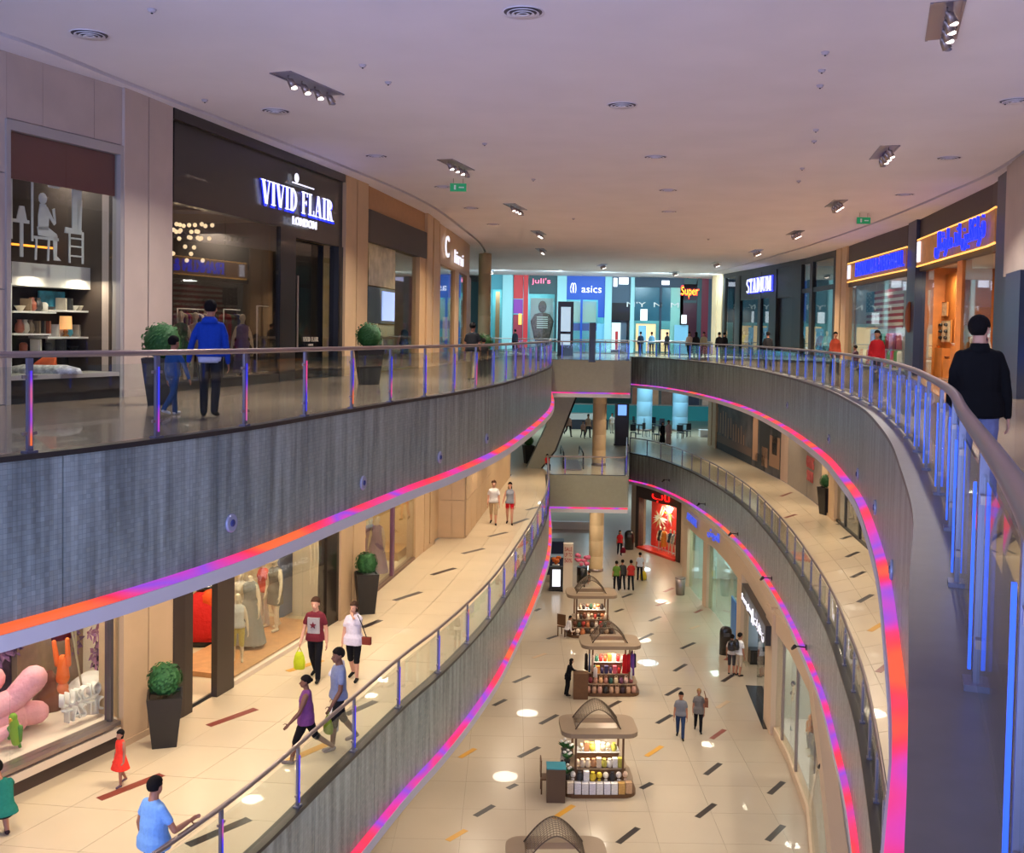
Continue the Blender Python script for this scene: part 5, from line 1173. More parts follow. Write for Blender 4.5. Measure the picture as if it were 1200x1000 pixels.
for px, d_, tp in ((1132, (.3, .12), (170, 60, 80)), (1142, (.35, .11), (225, 220, 215)), (1152, (.4, .11), (90, 100, 130))): mannequin('mannequin in %s in the right hand amber signed window' % {1132: 'a rose dress', 1142: 'a white dress', 1152: 'a slate blue dress'}[px], W.at(px, .7), B2 + .1, 160, dress=d_, top=tp)
pier('trim_15', W, 977, 989.5, B2, CZ, mPierT)
# dark mens shop with STADIUM sign
s = thing('shopfront', 'dark framed sports shop with glowing white serif sign', 'shopfront', tuple(W.at(905)) + (B2,)); mDk = mat('charcoal_frame', (40, 38, 36), .45)
W.part('header', mDk, 845, 976.5, B2 + 5.75, CZ, s, -.05, .3)
for a, b in ((845, 848), (860, 866), (900, 908), (927, 937), (947, 950), (887, 890), (863, 866), (974.5, 976.5)): W.part('mullion', mDk, a, b, B2, B2 + 5.75, s, -.05, .25)
W.part('sign_panel', mDk, 866, 905, B2 + 4.0, B2 + 5.75, s, -.02, .2); W.part('header', mDk, 908, 927, B2 + 3.9, B2 + 5.75, s, 0, .2); W.part('header', mDk, 937, 974, B2 + 4.05, B2 + 4.3, s, 0, .2)
for a, b, z0, z1 in ((848, 860, .1, 5.7), (866, 887, .1, 4), (890, 900, .1, 4), (937, 947, .1, 5.7), (950, 974.5, .1, 4.05), (950, 974.5, 4.3, 5.7)): W.part('window_pane', mGlassD if b < 905 else mGlass, a, b, B2 + z0, B2 + z1, s, .05, .015)
W.part('dark_door', mat('door_umber', (44, 34, 28), .4), 908, 927, B2, B2 + 3.9, s, .15, .1)
ww = (W.at(902) - W.at(873)).length; wsign(W, 'halo', '', mBl, 889, B2 + 4.9, ww * 1.06, 1.05, s, -.1, serif('STADIUM'), .02); wsign(W, 'lettering', '', mWs, 887.5, B2 + 4.9, ww, .95, s, -.2, serif('STADIUM'), .05)
W.room(846, 905, B2, B2 + 5.7, 4, mat('shop_slate', (60, 66, 70), .6), mTile2, s); W.room(937, 975, B2, B2 + 5.7, 3.5, mat('shop_aqua', (110, 165, 175), .6), mTile2, s)
W.lamp(875, B2 + 3.6, 1.5, 120, WARM); W.lamp(955, B2 + 5, 1.5, 160, COOL); W.lamp(942, B2 + 3, 1, 60, NEUT)
slabitem('display_shelf', 'amber lit wall shelf of shoes inside the dark sports shop', 'shelf', W, 868, 884, B2 + .3, B2 + 2.4, 3.0, .3, mat('shelf_amber', (200, 150, 60), .5, noise=.5, nscale=3))
for px, pu, tp, nm in ((872, .8, (220, 200, 60), 'a yellow top'), (877, 1.0, (210, 210, 205), 'a white cap and grey top'), (897, .7, (160, 190, 50), 'a lime and orange running outfit'), (942, .7, (60, 110, 150), 'a blue shirt and red trousers'), (955, .8, (200, 205, 210), 'a pale jacket'), (962, .7, (230, 80, 80), 'a coral dress'), (969, .9, (150, 190, 200), 'an aqua coat')):
    mannequin('mannequin in %s in the dark framed shop windows' % nm, W.at(px, pu), B2 + .1, 180, top=tp, bot=(180, 50, 50) if px == 942 else (50, 55, 65), legs='long', sleeve='long', vox=.03)
pier('trim_16', W, 833, 844.5, B2, CZ, mPierT)

# ================================================================== FAR SHOPS (beyond the bridge)
FW_ = Wall([(-7, 83), (16.5, 83)], 1); W = FW_; mCy = mat('far_pier_cyan', (165, 215, 220), .6)
for i, (a, b) in enumerate(((588, 600), (652, 663), (708, 716), (738, 742.5))): pier('trim_%d' % (17 + i), W, a, b, B2, CZ, mCy, False, -.3, .6)
def fars(label, a, b, parts, back=(120, 190, 195), lamp_=200, room=True, dep=3):
    s = thing('shopfront', label, 'shopfront', tuple(W.at((a + b) / 2)) + (B2,))
    for nm, m, x0, x1, z0, z1, pu in parts: W.part(nm, m, x0, x1, B2 + z0, B2 + z1, s, pu, .08)
    if room: W.room(a, b, B2, CZ - .1, dep, mat('farback_%d_%d_%d' % back, back, .6), mTile2, s)
    if lamp_: W.lamp((a + b) / 2, CZ - .6, 1.0, lamp_, COOL, 1.5)
    return s
fars('far shop with tall teal glass and an orange inner column', 570, 588, [('header', mat('far_teal', (70, 150, 165), .5), 570, 588, 4.9, 6.1, -.1), ('mullion', mat('far_teal', (70, 150, 165), .5), 575, 576.5, 0, 4.9, -.05), ('window_pane', mGlass, 570, 588, 0, 4.9, .02), ('orange_column', mat('far_orange', (190, 120, 80), .6), 580, 585, 0, 4.8, 1.5)])
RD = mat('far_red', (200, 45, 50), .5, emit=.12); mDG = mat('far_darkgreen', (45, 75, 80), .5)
s = fars('far red sided shop with a tall black and white figure poster', 601, 652, [('red_panel', RD, 601, 612, 4.2, 6.1, -.1), ('red_panel', mat('far_magenta', (150, 60, 170), .5), 601, 612, 3.0, 4.15, -.1), ('red_panel', mat('far_red2', (165, 50, 70), .5), 601, 612, 0, 2.9, -.1), ('red_pier', RD, 612.5, 618, 0, 6.1, -.25), ('header', mDG, 619, 652, 4.6, 6.1, -.1), ('window_pane', mGlass, 619, 649, .1, 4.6, .05), ('pier', mDG, 649, 652, 0, 4.6, -.1), ('amber_box', lit('far_amber', (240, 180, 90), .8), 607, 611, 2.1, 3.0, -.2)])
wsign(W, 'lettering', "juli's", lit('sign_pink', (255, 110, 150), 1.4), 633, B2 + 5.6, 1.5, .55, s, -.25)
po = thing('poster', 'tall poster of a standing figure in a striped top in the far shop', 'poster', tuple(W.at(635, .6)) + (B2 + .3,))
mPo = mat('poster_grey', (175, 180, 180), .6); W.part('sheet', mPo, 621, 648, B2 + .3, B2 + 4.3, po, .6, .05)
b = MB(); p = W.at(635, .54); loft(b, [((p.x, p.y, B2 + .4), .5, .05), ((p.x, p.y, B2 + 1.6), .75, .05), ((p.x, p.y, B2 + 2.4), .95, .05), ((p.x, p.y, B2 + 3.0), .6, .05), ((p.x, p.y, B2 + 3.1), .25, .05)], 12); b.ell((p.x, p.y, B2 + 3.6), (.33, .05, .5), 12); b.build('printed_figure', mat('poster_figure', (105, 85, 80), .6, noise=.5, nscale=6), po, True)
for i in range(6): MB().box((p.x, p.y - .06, B2 + 1.9 + i * .17), (.9, .02, .07)).build('stripe', mWhiteB, po, True)
wsign(W, 'lettering', 'THE SEASON', mWhiteB, 647, B2 + 2.2, .5, 3.2, po, .5, me=None, d=(1, 0)) if False else place_text('lettering', 'THE SEASON', mWhiteB, (W.at(646.5, .5).x, W.at(646.5, .5).y, B2 + 2.2), (1, 0), 3.4, .42, po, .02) if False else None
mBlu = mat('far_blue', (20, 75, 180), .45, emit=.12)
s = fars('far blue sports shoe shop with a white logo sign', 663, 708, [('header', mBlu, 663, 708, 4.2, 6.1, -.15), ('mullion', mBlu, 679.5, 682, 0, 4.2, -.1), ('pier', mBlu, 663, 668, 0, 1.8, -.1), ('blue_block', mat('far_blue2', (60, 80, 150), .5), 663, 700, 1.7, 2.3, .1), ('window_pane', mGlass, 663, 700, .1, 4.2, .05), ('blind', mat('far_blind', (190, 210, 200), .6), 664, 698, 2.4, 4.1, .3), ('pier', mBlu, 700, 708, 2.8, 4.2, -.1), ('door_panel', mat('far_glass_blue', (130, 200, 230), .3), 699, 708, 0, 2.3, .0)])
wsign(W, 'lettering', 'asics', mWs, 692, B2 + 5.05, 1.6, .55, s, -.3)
p = W.at(672.5, -.3); b = MB(); 
for k in (0, .17): b.tube([(p.x - .2 + k + .26 * math.cos(R_(t)) * (.45 if t < 180 else .6), p.y, B2 + 5.1 + .42 * math.sin(R_(t))) for t in range(-60, 250, 30)], .035, 5)
b.build('emblem', mWs, s, True)
s = fars('far dark two-storey shop with stacked white sign boxes and a red figure panel', 716, 738, [('upper_panel', mat('far_slate', (60, 80, 100), .5), 716, 738, 4.0, 6.1, -.1), ('white_sign', mWs, 717.5, 722, 5.3, 6.0, -.2), ('white_sign', mWs, 724, 735, 5.5, 6.05, -.2), ('dark_band', mBlk, 716, 738, 2.6, 4.0, -.1), ('white_panel', lit('far_white', (235, 240, 245), .8), 716.5, 727, .2, 2.4, .1), ('red_panel', RD, 721, 724, .2, 1.7, .0), ('window_pane', mGlass, 716, 738, .1, 2.6, -.05), ('slate_panel', mat('far_slate2', (100, 115, 140), .5), 727, 734, .2, 2.4, .3)], (60, 70, 90), 100)
s = fars('far wide dark teal shop with a softly lit entrance', 743, 800, [('header', mat('far_navy', (20, 45, 70), .5), 743, 800, 5.3, 6.1, -.2), ('upper_glass', mat('far_tealglass', (40, 95, 115), .25), 743, 785, 2.6, 5.3, -.05), ('pier', mat('far_mint', (140, 195, 185), .5), 785, 796, 0, 5.3, -.1), ('entrance_glow', lit('far_peach', (245, 205, 150), .9), 745, 768, .1, 2.35, .6), ('entrance_glow', lit('far_peach', (245, 205, 150), .9), 774, 784, .1, 1.9, .8), ('blue_column', mat('far_sky', (130, 190, 220), .5), 748, 757, 0, 2.2, -.4), ('mullion', mat('far_navy', (20, 45, 70)), 772, 774.5, 0, 5.3, -.15), ('sign', mWs, 774, 783, 5.5, 5.85, -.3), ('blue_column', mat('far_sky', (130, 190, 220)), 790, 806, 0, 2.3, -.5), ('hanging_lightbox', lit('far_white', (235, 240, 245)), 750, 758, 2.6, 3.5, -.9), ('hanging_lightbox', lit('far_white', (235, 240, 245)), 798, 804, 2.4, 3.1, -.9)])
wsign(W, 'lettering', "N'Y  N  M", mWhiteB, 764, B2 + 3.9, 4.2, .4, s, -.1)
s = fars('far shop with a glowing orange-yellow script sign and red glass', 800, 838, [('header', mDG, 800, 815, 5.6, 6.1, -.1), ('dark_glass', mat('far_maroon', (70, 30, 45), .3), 800, 816, 0, 4.1, .0), ('sign_panel', mDG, 800, 815, 4.1, 4.3, -.1), ('pier', mDG, 816, 821, 0, 6.1, -.1), ('red_glass', mat('far_redglass', (125, 55, 70), .3), 821, 829, 0, 6.1, .0), ('grey_glass', mat('far_greyglass', (80, 95, 110), .3), 829, 837, 0, 6.1, .0)], (80, 60, 70), 80)
wsign(W, 'halo', 'Super', lit('sign_red', (255, 30, 10), 1.5), 807.3, B2 + 4.95, 1.5, 1.1, s, -.3); wsign(W, 'lettering', 'Super', lit('sign_yellow', (255, 190, 30), 1.5), 807, B2 + 4.95, 1.35, .85, s, -.4)
# upstairs: totems standing beyond the bridge
def totem(label, px, ybase, lvl, w_, h_, scr=None, group=None):
    p = P(px, ybase, lvl); t = thing('information_totem', label, 'totem', (p.x, p.y, lvl)); MB().box((0, 0, h_ / 2), (w_, .4, h_)).build('housing', mBlk, t)
    if scr:
        for z0, z1, m in scr: MB().box((0, -.21, h_ * (z0 + z1) / 2), (w_ * .62, .03, h_ * (z1 - z0))).build('screen', m, t)
    MB().box((0, 0, .04), (w_ * 1.1, .5, .08)).build('foot', mBlk, t)
    return t
mScr = lit('screen_pale', (190, 215, 235), .9)
totem('tall black information totem with two pale screens beyond the bridge', 662, 417, L2, 1.0, 3.5, [(.45, .9, mScr), (.2, .4, mScr)]); totem('narrow black pylon standing on the upper bridge', 693.5, 424.5, L2, .3, 2.0)
totem('tall black totem with a bright blue screen on the middle level', 728, 522, L1, .95, 2.9, [(.72, .97, lit('screen_sky', (120, 170, 250), 1.3))])
# second railing upstairs
railing('straight glass railing with a white handrail far beyond the bridge', [Vector((15, 77)), Vector((-5, 77))], -1, L2, 1.0, .02, 1.6, mBlueLed)

# ================================================================== MIDDLE RIGHT
W = Wall(WR1, -1)
mMural = mat('mural_dark', (70, 62, 60), .5, noise=.9, nscale=.9); mGreyW = mat('hoarding_grey', (142, 128, 114), .55, noise=.05)
pier('trim_21', W, 832, 841, L1, T1, mPierT)
s = thing('hoarding', 'grey printed hoarding with a large dark photo mural of a draped figure', 'hoarding', tuple(W.at(900)) + (L1,))
for a, b in ((841.3, 884), (884.4, 918)): W.part('mural_panel', mMural, a, b, L1 + .02, T1 - .01, s, -.02, .1)
for a, b in ((918.4, 927), (927.3, 950), (950.3, 967)): W.part('hoarding_panel', mGreyW if a > 920 else mat('hoarding_blush', (190, 160, 140), .6), a, b, L1 + .02, T1 - .01, s, -.02, .1)
# drapery folds and figure printed on the mural, as flat shapes
rnd = random.Random(9); mFold = [mat('fold_sand', (170, 130, 100), .6), mat('fold_brown', (105, 82, 68), .6), mat('fold_black', (38, 34, 34), .6)]
for i in range(22):
    px = 843 + i * 1.55; z1 = L1 + 2.9 - .05 * i + rnd.uniform(-.3, .2); z0 = L1 + 1.2 - .02 * i + rnd.uniform(-.2, .2); W.part('printed_fold', mFold[0 if i % 2 == 0 else 1], px, px + .8, z0, z1, s, -.025, .004)
for a, b, z0, z1, k in ((842, 884, .5, 1.0, 1), (842, 884, .05, .5, 2), (893, 905, .8, 3.6, 2), (885, 891, .4, 3.0, 0), (905, 917, .5, 2.2, 0), (896, 903, .3, 1.4, 0), (908, 914, 1.2, 3.8, 2), (888, 900, .05, .9, 2)): W.part('printed_shape', mFold[k], a, b, L1 + z0, L1 + z1, s, -.03, .004)
wsign(W, 'lettering', 'OPENING', mat('print_red', (190, 90, 85), .6), 954, L1 + 1.75, 1.5, .55, s, -.05, d=(-W.dir(948, 960).x * 0 + W.dir(948, 960).x, W.dir(948, 960).y))
wsign(W, 'lettering', 'SOON', mat('print_red', (190, 90, 85), .6), 954, L1 + 1.1, 1.2, .5, s, -.05)
pier('trim_22', W, 967.5, 983, L1, T1, mPierT)
s = thing('shopfront', 'dark framed shop window on the middle right gallery', 'shopfront', tuple(W.at(1000)) + (L1,))
for a, b in ((983.5, 985), (995, 996.5), (1012, 1013.5)): W.part('mullion', mDk, a, b, L1, T1, s, -.03, .1)
for a, b in ((985, 995), (996.5, 1012), (1013.5, 1040)): W.part('window_pane', mGlass, a, b, L1 + .1, T1, s, 0, .015)
W.part('sill', mDk, 984, 1040, L1, L1 + .1, s, -.03, .1); W.room(984, 1040, L1, T1, 3, mat('shop_olive', (110, 100, 80), .6), mTile, s); W.lamp(1000, T1 - .2, 1, 60, WARM, .5)
for px, tp in ((989, (60, 60, 55)), (1001, (190, 175, 150)), (1010, (60, 40, 40))): mannequin('mannequin in a %s coat in the dark framed middle gallery window' % {989: 'charcoal', 1001: 'cream', 1010: 'maroon'}[px], W.at(px, .6), L1 + .1, 120, dress=(.4, .14), top=tp)
planter('boxwood ball in a tall black pot beside the grey hoarding', P(968, 603, L1), L1, 1.9, .6)

# ================================================================== GROUND FLOOR RIGHT
W = Wall(WR0, -1); T0 = L1 - 1.985; mBeige = mat('facade_beige', (208, 180, 150), .5)
def glaz(s, W, a, b, z0, z1, m=None, pu=.02): W.part('window_pane', m or mGlass, a, b, L0 + z0, L0 + z1, s, pu, .015)
s = thing('shopfront', 'beige ground floor shop with blue lettering and white lit interior', 'shopfront', tuple(W.at(845)) + (L0,))
W.part('sign_panel', mBeige, 806, 876, L0 + 3.3, T0 + .1, s, -.1, .3)
for a, b in ((806, 811), (830, 834.5), (871, 876)): W.part('pier', mBeige, a, b, L0, L0 + 3.3, s, -.12, .35)
for a, b in ((811, 830), (834.5, 846), (846.4, 871)): glaz(s, W, a, b, .03, 3.3, glass('glass_green', (.78, .92, .86), 2))
W.room(806, 874, L0, T0, 3.5, mat('shop_white', (225, 235, 232), .6), mTile0, s); W.lamp(850, T0 - .1, 1.2, 160, (.9, 1, 1), 1); W.lamp(820, T0 - .1, 1.2, 120, (.8, 1, .95), 1)
W.part('light_wall', lit('wall_glow', (225, 240, 250), .9), 850, 871, L0 + .9, L0 + 2.7, s, 2.4, .05); W.part('blue_panel', mat('panel_blue', (20, 110, 190), .4), 864.5, 870, L0 + .3, L0 + 2.0, s, -.02, .04)
for px, w2, tx, h2 in ((816, 2.6, 'ADNAR', .4), (842, 2.2, arabic('العريش'), .55)): wsign(W, 'lettering', tx, lit('sign_blue2', (70, 90, 220), .8), px, L0 + 4.0, w2, h2, s, -.2, ext=.06)
s = thing('shopfront', 'glass fronted ground floor shop under a slanting black sign with white lettering', 'shopfront', tuple(W.at(890)) + (L0,))
W.part('sign_panel', mat('sign_charcoal', (55, 50, 50), .4), 876.5, 906, L0 + 3.05, L0 + 3.75, s, -.35, .3); W.part('upper_panel', mBeige, 876, 912, L0 + 3.75, T0 + .1, s, -.1, .3)
for a, b in ((906, 914.5),): W.part('pier', mBeige, a, b, L0, T0, s, -.15, .4)
for a, b in ((876.5, 884), (897, 906)): glaz(s, W, a, b, .03, 3.05)
wsign(W, 'lettering', 'Sunglass', mWs, 884, L0 + 3.4, 3.0, .34, s, -.42, ext=.02); wsign(W, 'lettering', 'A', mWs, 891, L0 + 3.42, .45, .55, s, -.42, ext=.05); wsign(W, 'lettering', arabic('نظارات'), mWs, 898, L0 + 3.38, 2.4, .4, s, -.42, ext=.02)
W.room(877, 906, L0, T0, 3, mat('shop_paleblue', (205, 225, 235), .6), mTile0, s); W.lamp(890, L0 + 3.2, 1.2, 150, (.85, .95, 1), 1); W.part('dark_threshold', mat('threshold_black', (35, 32, 32), .2), 884, 906, L0 + .005, L0 + .02, s, -.3, 1.4)
slabitem('display_cabinet', 'glowing glass display cabinet inside the white lettered shop', 'cabinet', W, 884, 893, L0 + .3, L0 + 1.9, .9, .4, lit('case_ice', (190, 225, 235), .6)); slabitem('sign_card', 'small red sign card hung in the white lettered shop', 'sign', W, 886, 892, L0 + 2.55, L0 + 2.75, .8, .04, RD)
b = MB(); o = b.box((0, 0, .3), (.7, .5, .6)).box((0, -.26, .32), (.5, .02, .4)).build('black_crate', mBlk); o.location = tuple(W.at(897, .6)) + (L0 + .02,); tag(o, 'black cube stand in the doorway of the white lettered shop', 'stand')
s = thing('shopfront', 'bright glass display windows of the nearest ground floor shop on the right', 'shopfront', tuple(W.at(945)) + (L0,))
for a, b in ((915, 927), (928, 944), (945, 985), (986, 1060)): glaz(s, W, a, b, .3, T0 - L0 - .6)
for a, b in ((927, 928), (944, 945), (985, 986)): W.part('mullion', mSteel, a, b, L0 + .2, T0 - .5, s, -.02, .08)
W.part('plinth', mBeige, 915, 1060, L0, L0 + .3, s, -.05, .25); W.part('header', mBeige, 915, 1060, T0 - .6, T0 + .1, s, -.05, .3); W.part('display_floor', mWhiteB, 915, 1060, L0 + .28, L0 + .34, s, .2, 1.5)
W.room(915, 1060, L0, T0, 2.2, mat('shop_mist', (200, 210, 200), .6), mTile0, s)
for px in (925, 945, 975, 1010): W.lamp(px, T0 - .2, .8, 70, NEUT, .5)
for px, tp, bt, nm in ((935, (235, 120, 90), (50, 70, 120), 'a coral top and blue shorts'), (938, (60, 60, 90), (200, 180, 150), 'a navy patterned scarf'), (966, (240, 120, 30), (70, 90, 140), 'an orange hooded top and jeans'), (972, (220, 210, 190), (90, 100, 130), 'a beige top'), (961, (240, 140, 50), (100, 130, 150), 'a small orange vest')):
    mannequin('mannequin wearing %s in the nearest right window' % nm, W.at(px, .7), L0 + .34, 110, H=1.75 if px != 961 else 1.2, top=tp, bot=bt, legs='long' if px > 940 else 'short', sleeve='short', vox=.025)
# red corner shop
W = Wall([(8.3, 66), (10.15, 61.8), (10.0, 58.2)], -1)
s = thing('shopfront', 'brown clad corner shop with a red glowing script sign and a huge colourful floral print', 'shopfront', (9.3, 63.6, L0))
mBrC = mat('brown_cladding', (78, 60, 50), .5, noise=.06)
A_, B2_ = Vector((8.35, 66.3)), Vector((10.45, 62.0)); U_ = (B2_ - A_).normalized(); N_ = Vector((-U_.y, U_.x))
def sl(nm, m, a, b, z0, z1, pu=0, t=.15): return MB().wall(tuple(A_ + U_ * a + N_ * pu), tuple(A_ + U_ * b + N_ * pu), L0 + z0, L0 + z1, t, 1).build(nm, m, s, True)
LL = (B2_ - A_).length
sl('clad_panel', mBrC, -.1, LL, 3.3, T0 - L0 + .1, -.1, .4); sl('clad_panel', mBrC, -.1, .25, 0, 3.3, -.1, .4); sl('clad_panel', mBrC, LL - .35, LL, 0, 3.3, -.1, .4); sl('red_base', mat('stage_red', (225, 60, 40), .4), .25, LL - .35, 0, .14, -.2, .9)
sl('printed_wall', mat('print_scarlet', (225, 55, 40), .5, emit=.25), .25, LL - .35, .14, 3.3, .9, .1); sl('window_pane', mGlass, .25, LL - .35, .14, 3.3, .02, .015)
MB().wall(tuple(B2_), (10.2, 57.8), L0, T0 + .1, .35, 1).build('clad_panel', mBeige, s, True)
rnd = random.Random(21); pc = [mat('print_lime', (170, 210, 60), .5, emit=.2), mat('print_cream', (235, 225, 190), .5, emit=.2), mat('print_pink', (235, 120, 140), .5, emit=.2), mat('print_gold', (225, 180, 110), .5, emit=.2), mat('print_white', (245, 240, 235), .5, emit=.2)]
def petal(a, z, ang, ln, wd, m, pu=.86):
    e = Vector((U_.x * math.cos(ang), U_.y * math.cos(ang), math.sin(ang))); f = Vector((-U_.x * math.sin(ang), -U_.y * math.sin(ang), math.cos(ang))); c = Vector((*(A_ + U_ * a + N_ * (pu - rnd.uniform(0, .05))), L0 + z))
    MB().add([c, c + e * ln * .4 + f * wd / 2, c + e * ln, c + e * ln * .4 - f * wd / 2], [(0, 1, 2, 3)]).build('printed_petal', m, s, True)
for i in range(44):
    big = i < 22; petal(1.3 if big else 2.3, 2.1 if big else 2.55, rnd.uniform(0, 6.28), rnd.uniform(.5, 1.15) if big else rnd.uniform(.4, .9), rnd.uniform(.08, .2), rnd.choice([pc[1], pc[3], pc[4]] if big else [pc[0], pc[0], pc[4], pc[2]]))
place_text('lettering', arabic('لاب'), lit('sign_scarlet', (255, 30, 25), 1.6), tuple(A_ + U_ * 2.9 - N_ * .2) + (L0 + 3.75,), U_, 1.9, .8, s, .06)
l_ = area('shop_light', (9.9, 64.6, L0 + 3.1), 1, 160, WARM)
for a, tp, dr in ((1.9, (50, 45, 40), (.4, .12)), (2.3, (230, 140, 40), (.2, .14)), (3.0, (60, 70, 90), (.45, .12)), (3.4, (160, 170, 170), (.45, .13)), (3.7, (200, 60, 50), (.45, .12))):
    p = A_ + U_ * a + N_ * .5; mannequin('mannequin in %s on the red stage of the corner shop' % {1.9: 'black', 2.3: 'an amber dress', 3.0: 'slate blue', 3.4: 'silver grey', 3.7: 'scarlet'}[a], p, L0 + .14, 180, H=1.6, dress=dr, top=tp, vox=.03)
pier('trim_23', Wall([(8.1, 67.5), (8.4, 66.5)], -1), *(sorted((600 + 8.1 / 67.5 * 1200, 600 + 8.4 / 66.5 * 1200))), L0, T0, mPierT, False, -.3, .6)
# bins
def bin_(label, p, h_, r, dark=True):
    t = thing('litter_bin', label, 'bin', (p[0], p[1], L0)); m = mBlk if dark else mSteel
    if dark: MB().lathe((0, 0, 0), [(r, 0), (r, h_ * .78), (r * .93, h_ * .88), (r * .6, h_ * .97), (.02, h_)], 18, sy=.7).build('body', m, t); MB().box((0, -r * .7, h_ * .72), (r * .9, .03, .16)).build('slot', mat('slot_grey', (70, 70, 72), .5), t)
    else: MB().lathe((0, 0, 0), [(r * .8, 0), (r, h_), (r * .85, h_), (r * .7, .1)], 18).build('body', m, t); MB().lathe((0, 0, h_), [(r * 1.03, -.02), (r * 1.03, .03), (r * .8, .03)], 18).build('rim', mSteel, t)
bin_('tall black rounded litter bin outside the lettered shop', P(850, 767, L0), 1.25, .27); bin_('tall black rounded litter bin near the far column', P(737, 644, L0), 1.25, .3); bin_('grey open topped litter bin beside the brown corner shop', P(797, 697, L0), .9, .28, False)
# ================================================================== CEILING FITTINGS
mTray = mat('tray_silver', (150, 145, 160), .3, .7); mLampOn = lit('spot_glow', (255, 235, 225), 6)
names_c = ['nearest left', 'second left', 'third left', 'fourth left', 'fifth left', 'nearest right', 'second right', 'third right', 'fourth right', 'fifth right', 'sixth right', 'seventh right', 'middle far', 'far left']
for k, (x0, y0, x1, y1) in enumerate([(305, 74, 410, 119), (510, 181, 557, 204), (592, 236, 615, 248), (624, 268, 638, 277), (628, 288, 640, 297), (1118, -32, 1098, 68), (1050, 163, 1024, 192), (990, 231, 970, 245), (941, 268, 923, 277), (893, 291, 879, 297), (846, 305, 832, 311), (797, 317, 784, 321), (712, 308, 700, 313), (580, 315, 569, 320)]):
    a, b = P(x0, y0, CZ), P(x1, y1, CZ); c = (a + b) / 2; d = (b - a).to_2d(); L = min(2.0, d.length) ; rz = math.atan2(d.y, d.x); L = 1.9
    t = thing('ceiling_spotlights', '%s recessed ceiling tray of swivelling spotlights' % names_c[k], 'lamp', (c.x, c.y, CZ), rz)
    for q in ((0, .21, L, .04), (0, -.21, L, .04)): MB().box((q[0], q[1], -.01), (q[2], q[3], .03)).build('tray_rim', mTray, t)
    MB().box((0, 0, -.004), (L, .4, .012)).build('tray', mTray, t)
    for i in range(4):
        x = -L * .36 + i * L * .24; sp_ = MB(); sp_.tube([(x, 0, 0), (x, 0, -.07), (x + .02, -.03, -.1), (x + .05, -.09, -.22)], [.025, .025, .06, .075], 12); hd = sp_.build('spot_head', mSteel, t)
        q = Vector((x + .052, -.094, -.228)); MB().ell(q, (.066, .066, .03), 10).build('lens', mLampOn if i % 4 != 3 else mTray, hd)
for k, (x, y) in enumerate([(613, 14), (105, 40), (323, 130), (441, 183), (729, 123), (768, 184), (783, 223), (784, 248), (1112, 185), (1060, 228), (519, 219), (552, 244), (1190, 118), (578, 263)]):
    p = P(x, y, CZ); t = thing('air_vent', '%s round white ceiling air diffuser with concentric rings' % ['nearest middle', 'nearest left', 'second left', 'third left', 'second middle', 'third middle', 'fourth middle', 'fifth middle', 'second right', 'third right', 'fourth left', 'fifth left', 'nearest right', 'sixth left'][k], 'vent', (p.x, p.y, CZ))
    for r, z in ((.31, -.02), (.24, -.035), (.17, -.045), (.1, -.05)): MB().lathe((0, 0, z), [(r - .035, .02), (r, 0), (r, .012), (r - .035, .03)], 24, cap=False).build('ring', mCeil, t)
    MB().cyl((0, 0, -.004), .29, .003, 24).build('dark_core', mat('vent_dark', (95, 85, 90), .8), t)
for k, (x, y) in enumerate([(967, 61), (963, 82), (961, 100), (956, 152), (954, 165), (940, 197), (936, 212), (1178, 119), (425, 76), (455, 96), (568, 168), (178, 11), (240, 117), (625, 210), (672, 256), (830, 280)]):
    p = P(x, y, CZ); t = thing('smoke_detector', 'small round ceiling detector, %s of the scattered ones counted from the near right' % ORD[k], 'detector', (p.x, p.y, CZ)); MB().lathe((0, 0, -.05), [(.02, 0), (.05, .01), (.06, .03), (.07, .05)], 14).build('housing', mat('detector_white', (190, 180, 190), .5), t); MB().ell((0, 0, -.055), (.02, .02, .015), 8).build('sensor', mBlk, t)
mExit = lit('exit_green', (20, 130, 80), .6)
for k, (x, y, nm) in enumerate(((537, 219, 'left'), (1012, 258, 'right'))):
    p = P(x, y, CZ - .25); t = thing('exit_sign', 'small green exit sign hanging from the ceiling on the %s' % nm, 'sign', (p.x, p.y, CZ)); MB().box((0, 0, -.27), (.5, .05, .24)).build('panel', mExit, t)
    for s_ in (-1, 1): MB().cyl((s_ * .15, 0, -.16), .008, .16, 6).build('rod', mSteel, t)
    MB().box((-.1, -.03, -.27), (.06, .01, .14)).build('running_figure', mWhiteB, t); MB().box((.1, -.03, -.27), (.16, .01, .04)).build('arrow', mWhiteB, t)
# medallions on the fascias
mMed = mat('medallion', (170, 175, 205), .3, .4)
def medal(curve, sg, px, py, label):
    curve = [q for q in curve if q.y > 5.5]; p = hitx(curve, px); z = zat(p, py); i = min(range(len(curve)), key=lambda j: (curve[j] - p).length); n = normals(curve)[i] * -sg
    t = thing('fascia_light', label, 'light', (p.x, p.y, z), math.atan2(n.y, n.x) - math.pi / 2)
    b = MB(); b.rings([[(r * math.cos(a), y, r * math.sin(a)) for a in [2 * math.pi * j / 24 for j in range(24)]] for r, y in ((.13, .0), (.13, .02), (.11, .035), (.085, .03))]); b.build('disc', mMed, t)
    b = MB(); b.rings([[(r * math.cos(a), y, r * math.sin(a)) for a in [2 * math.pi * j / 16 for j in range(16)]] for r, y in ((.05, .03), (.05, .04), (.03, .045))]); b.build('lens', mat('lens_dark', (60, 70, 130), .2), t)
for px, py, nm in ((272, 613, 'nearest'), (427, 566, 'second'), (517, 536, 'third'), (572, 514, 'fourth')): medal(LC, 1, px, py, '%s round light set in the upper left mosaic fascia' % nm)
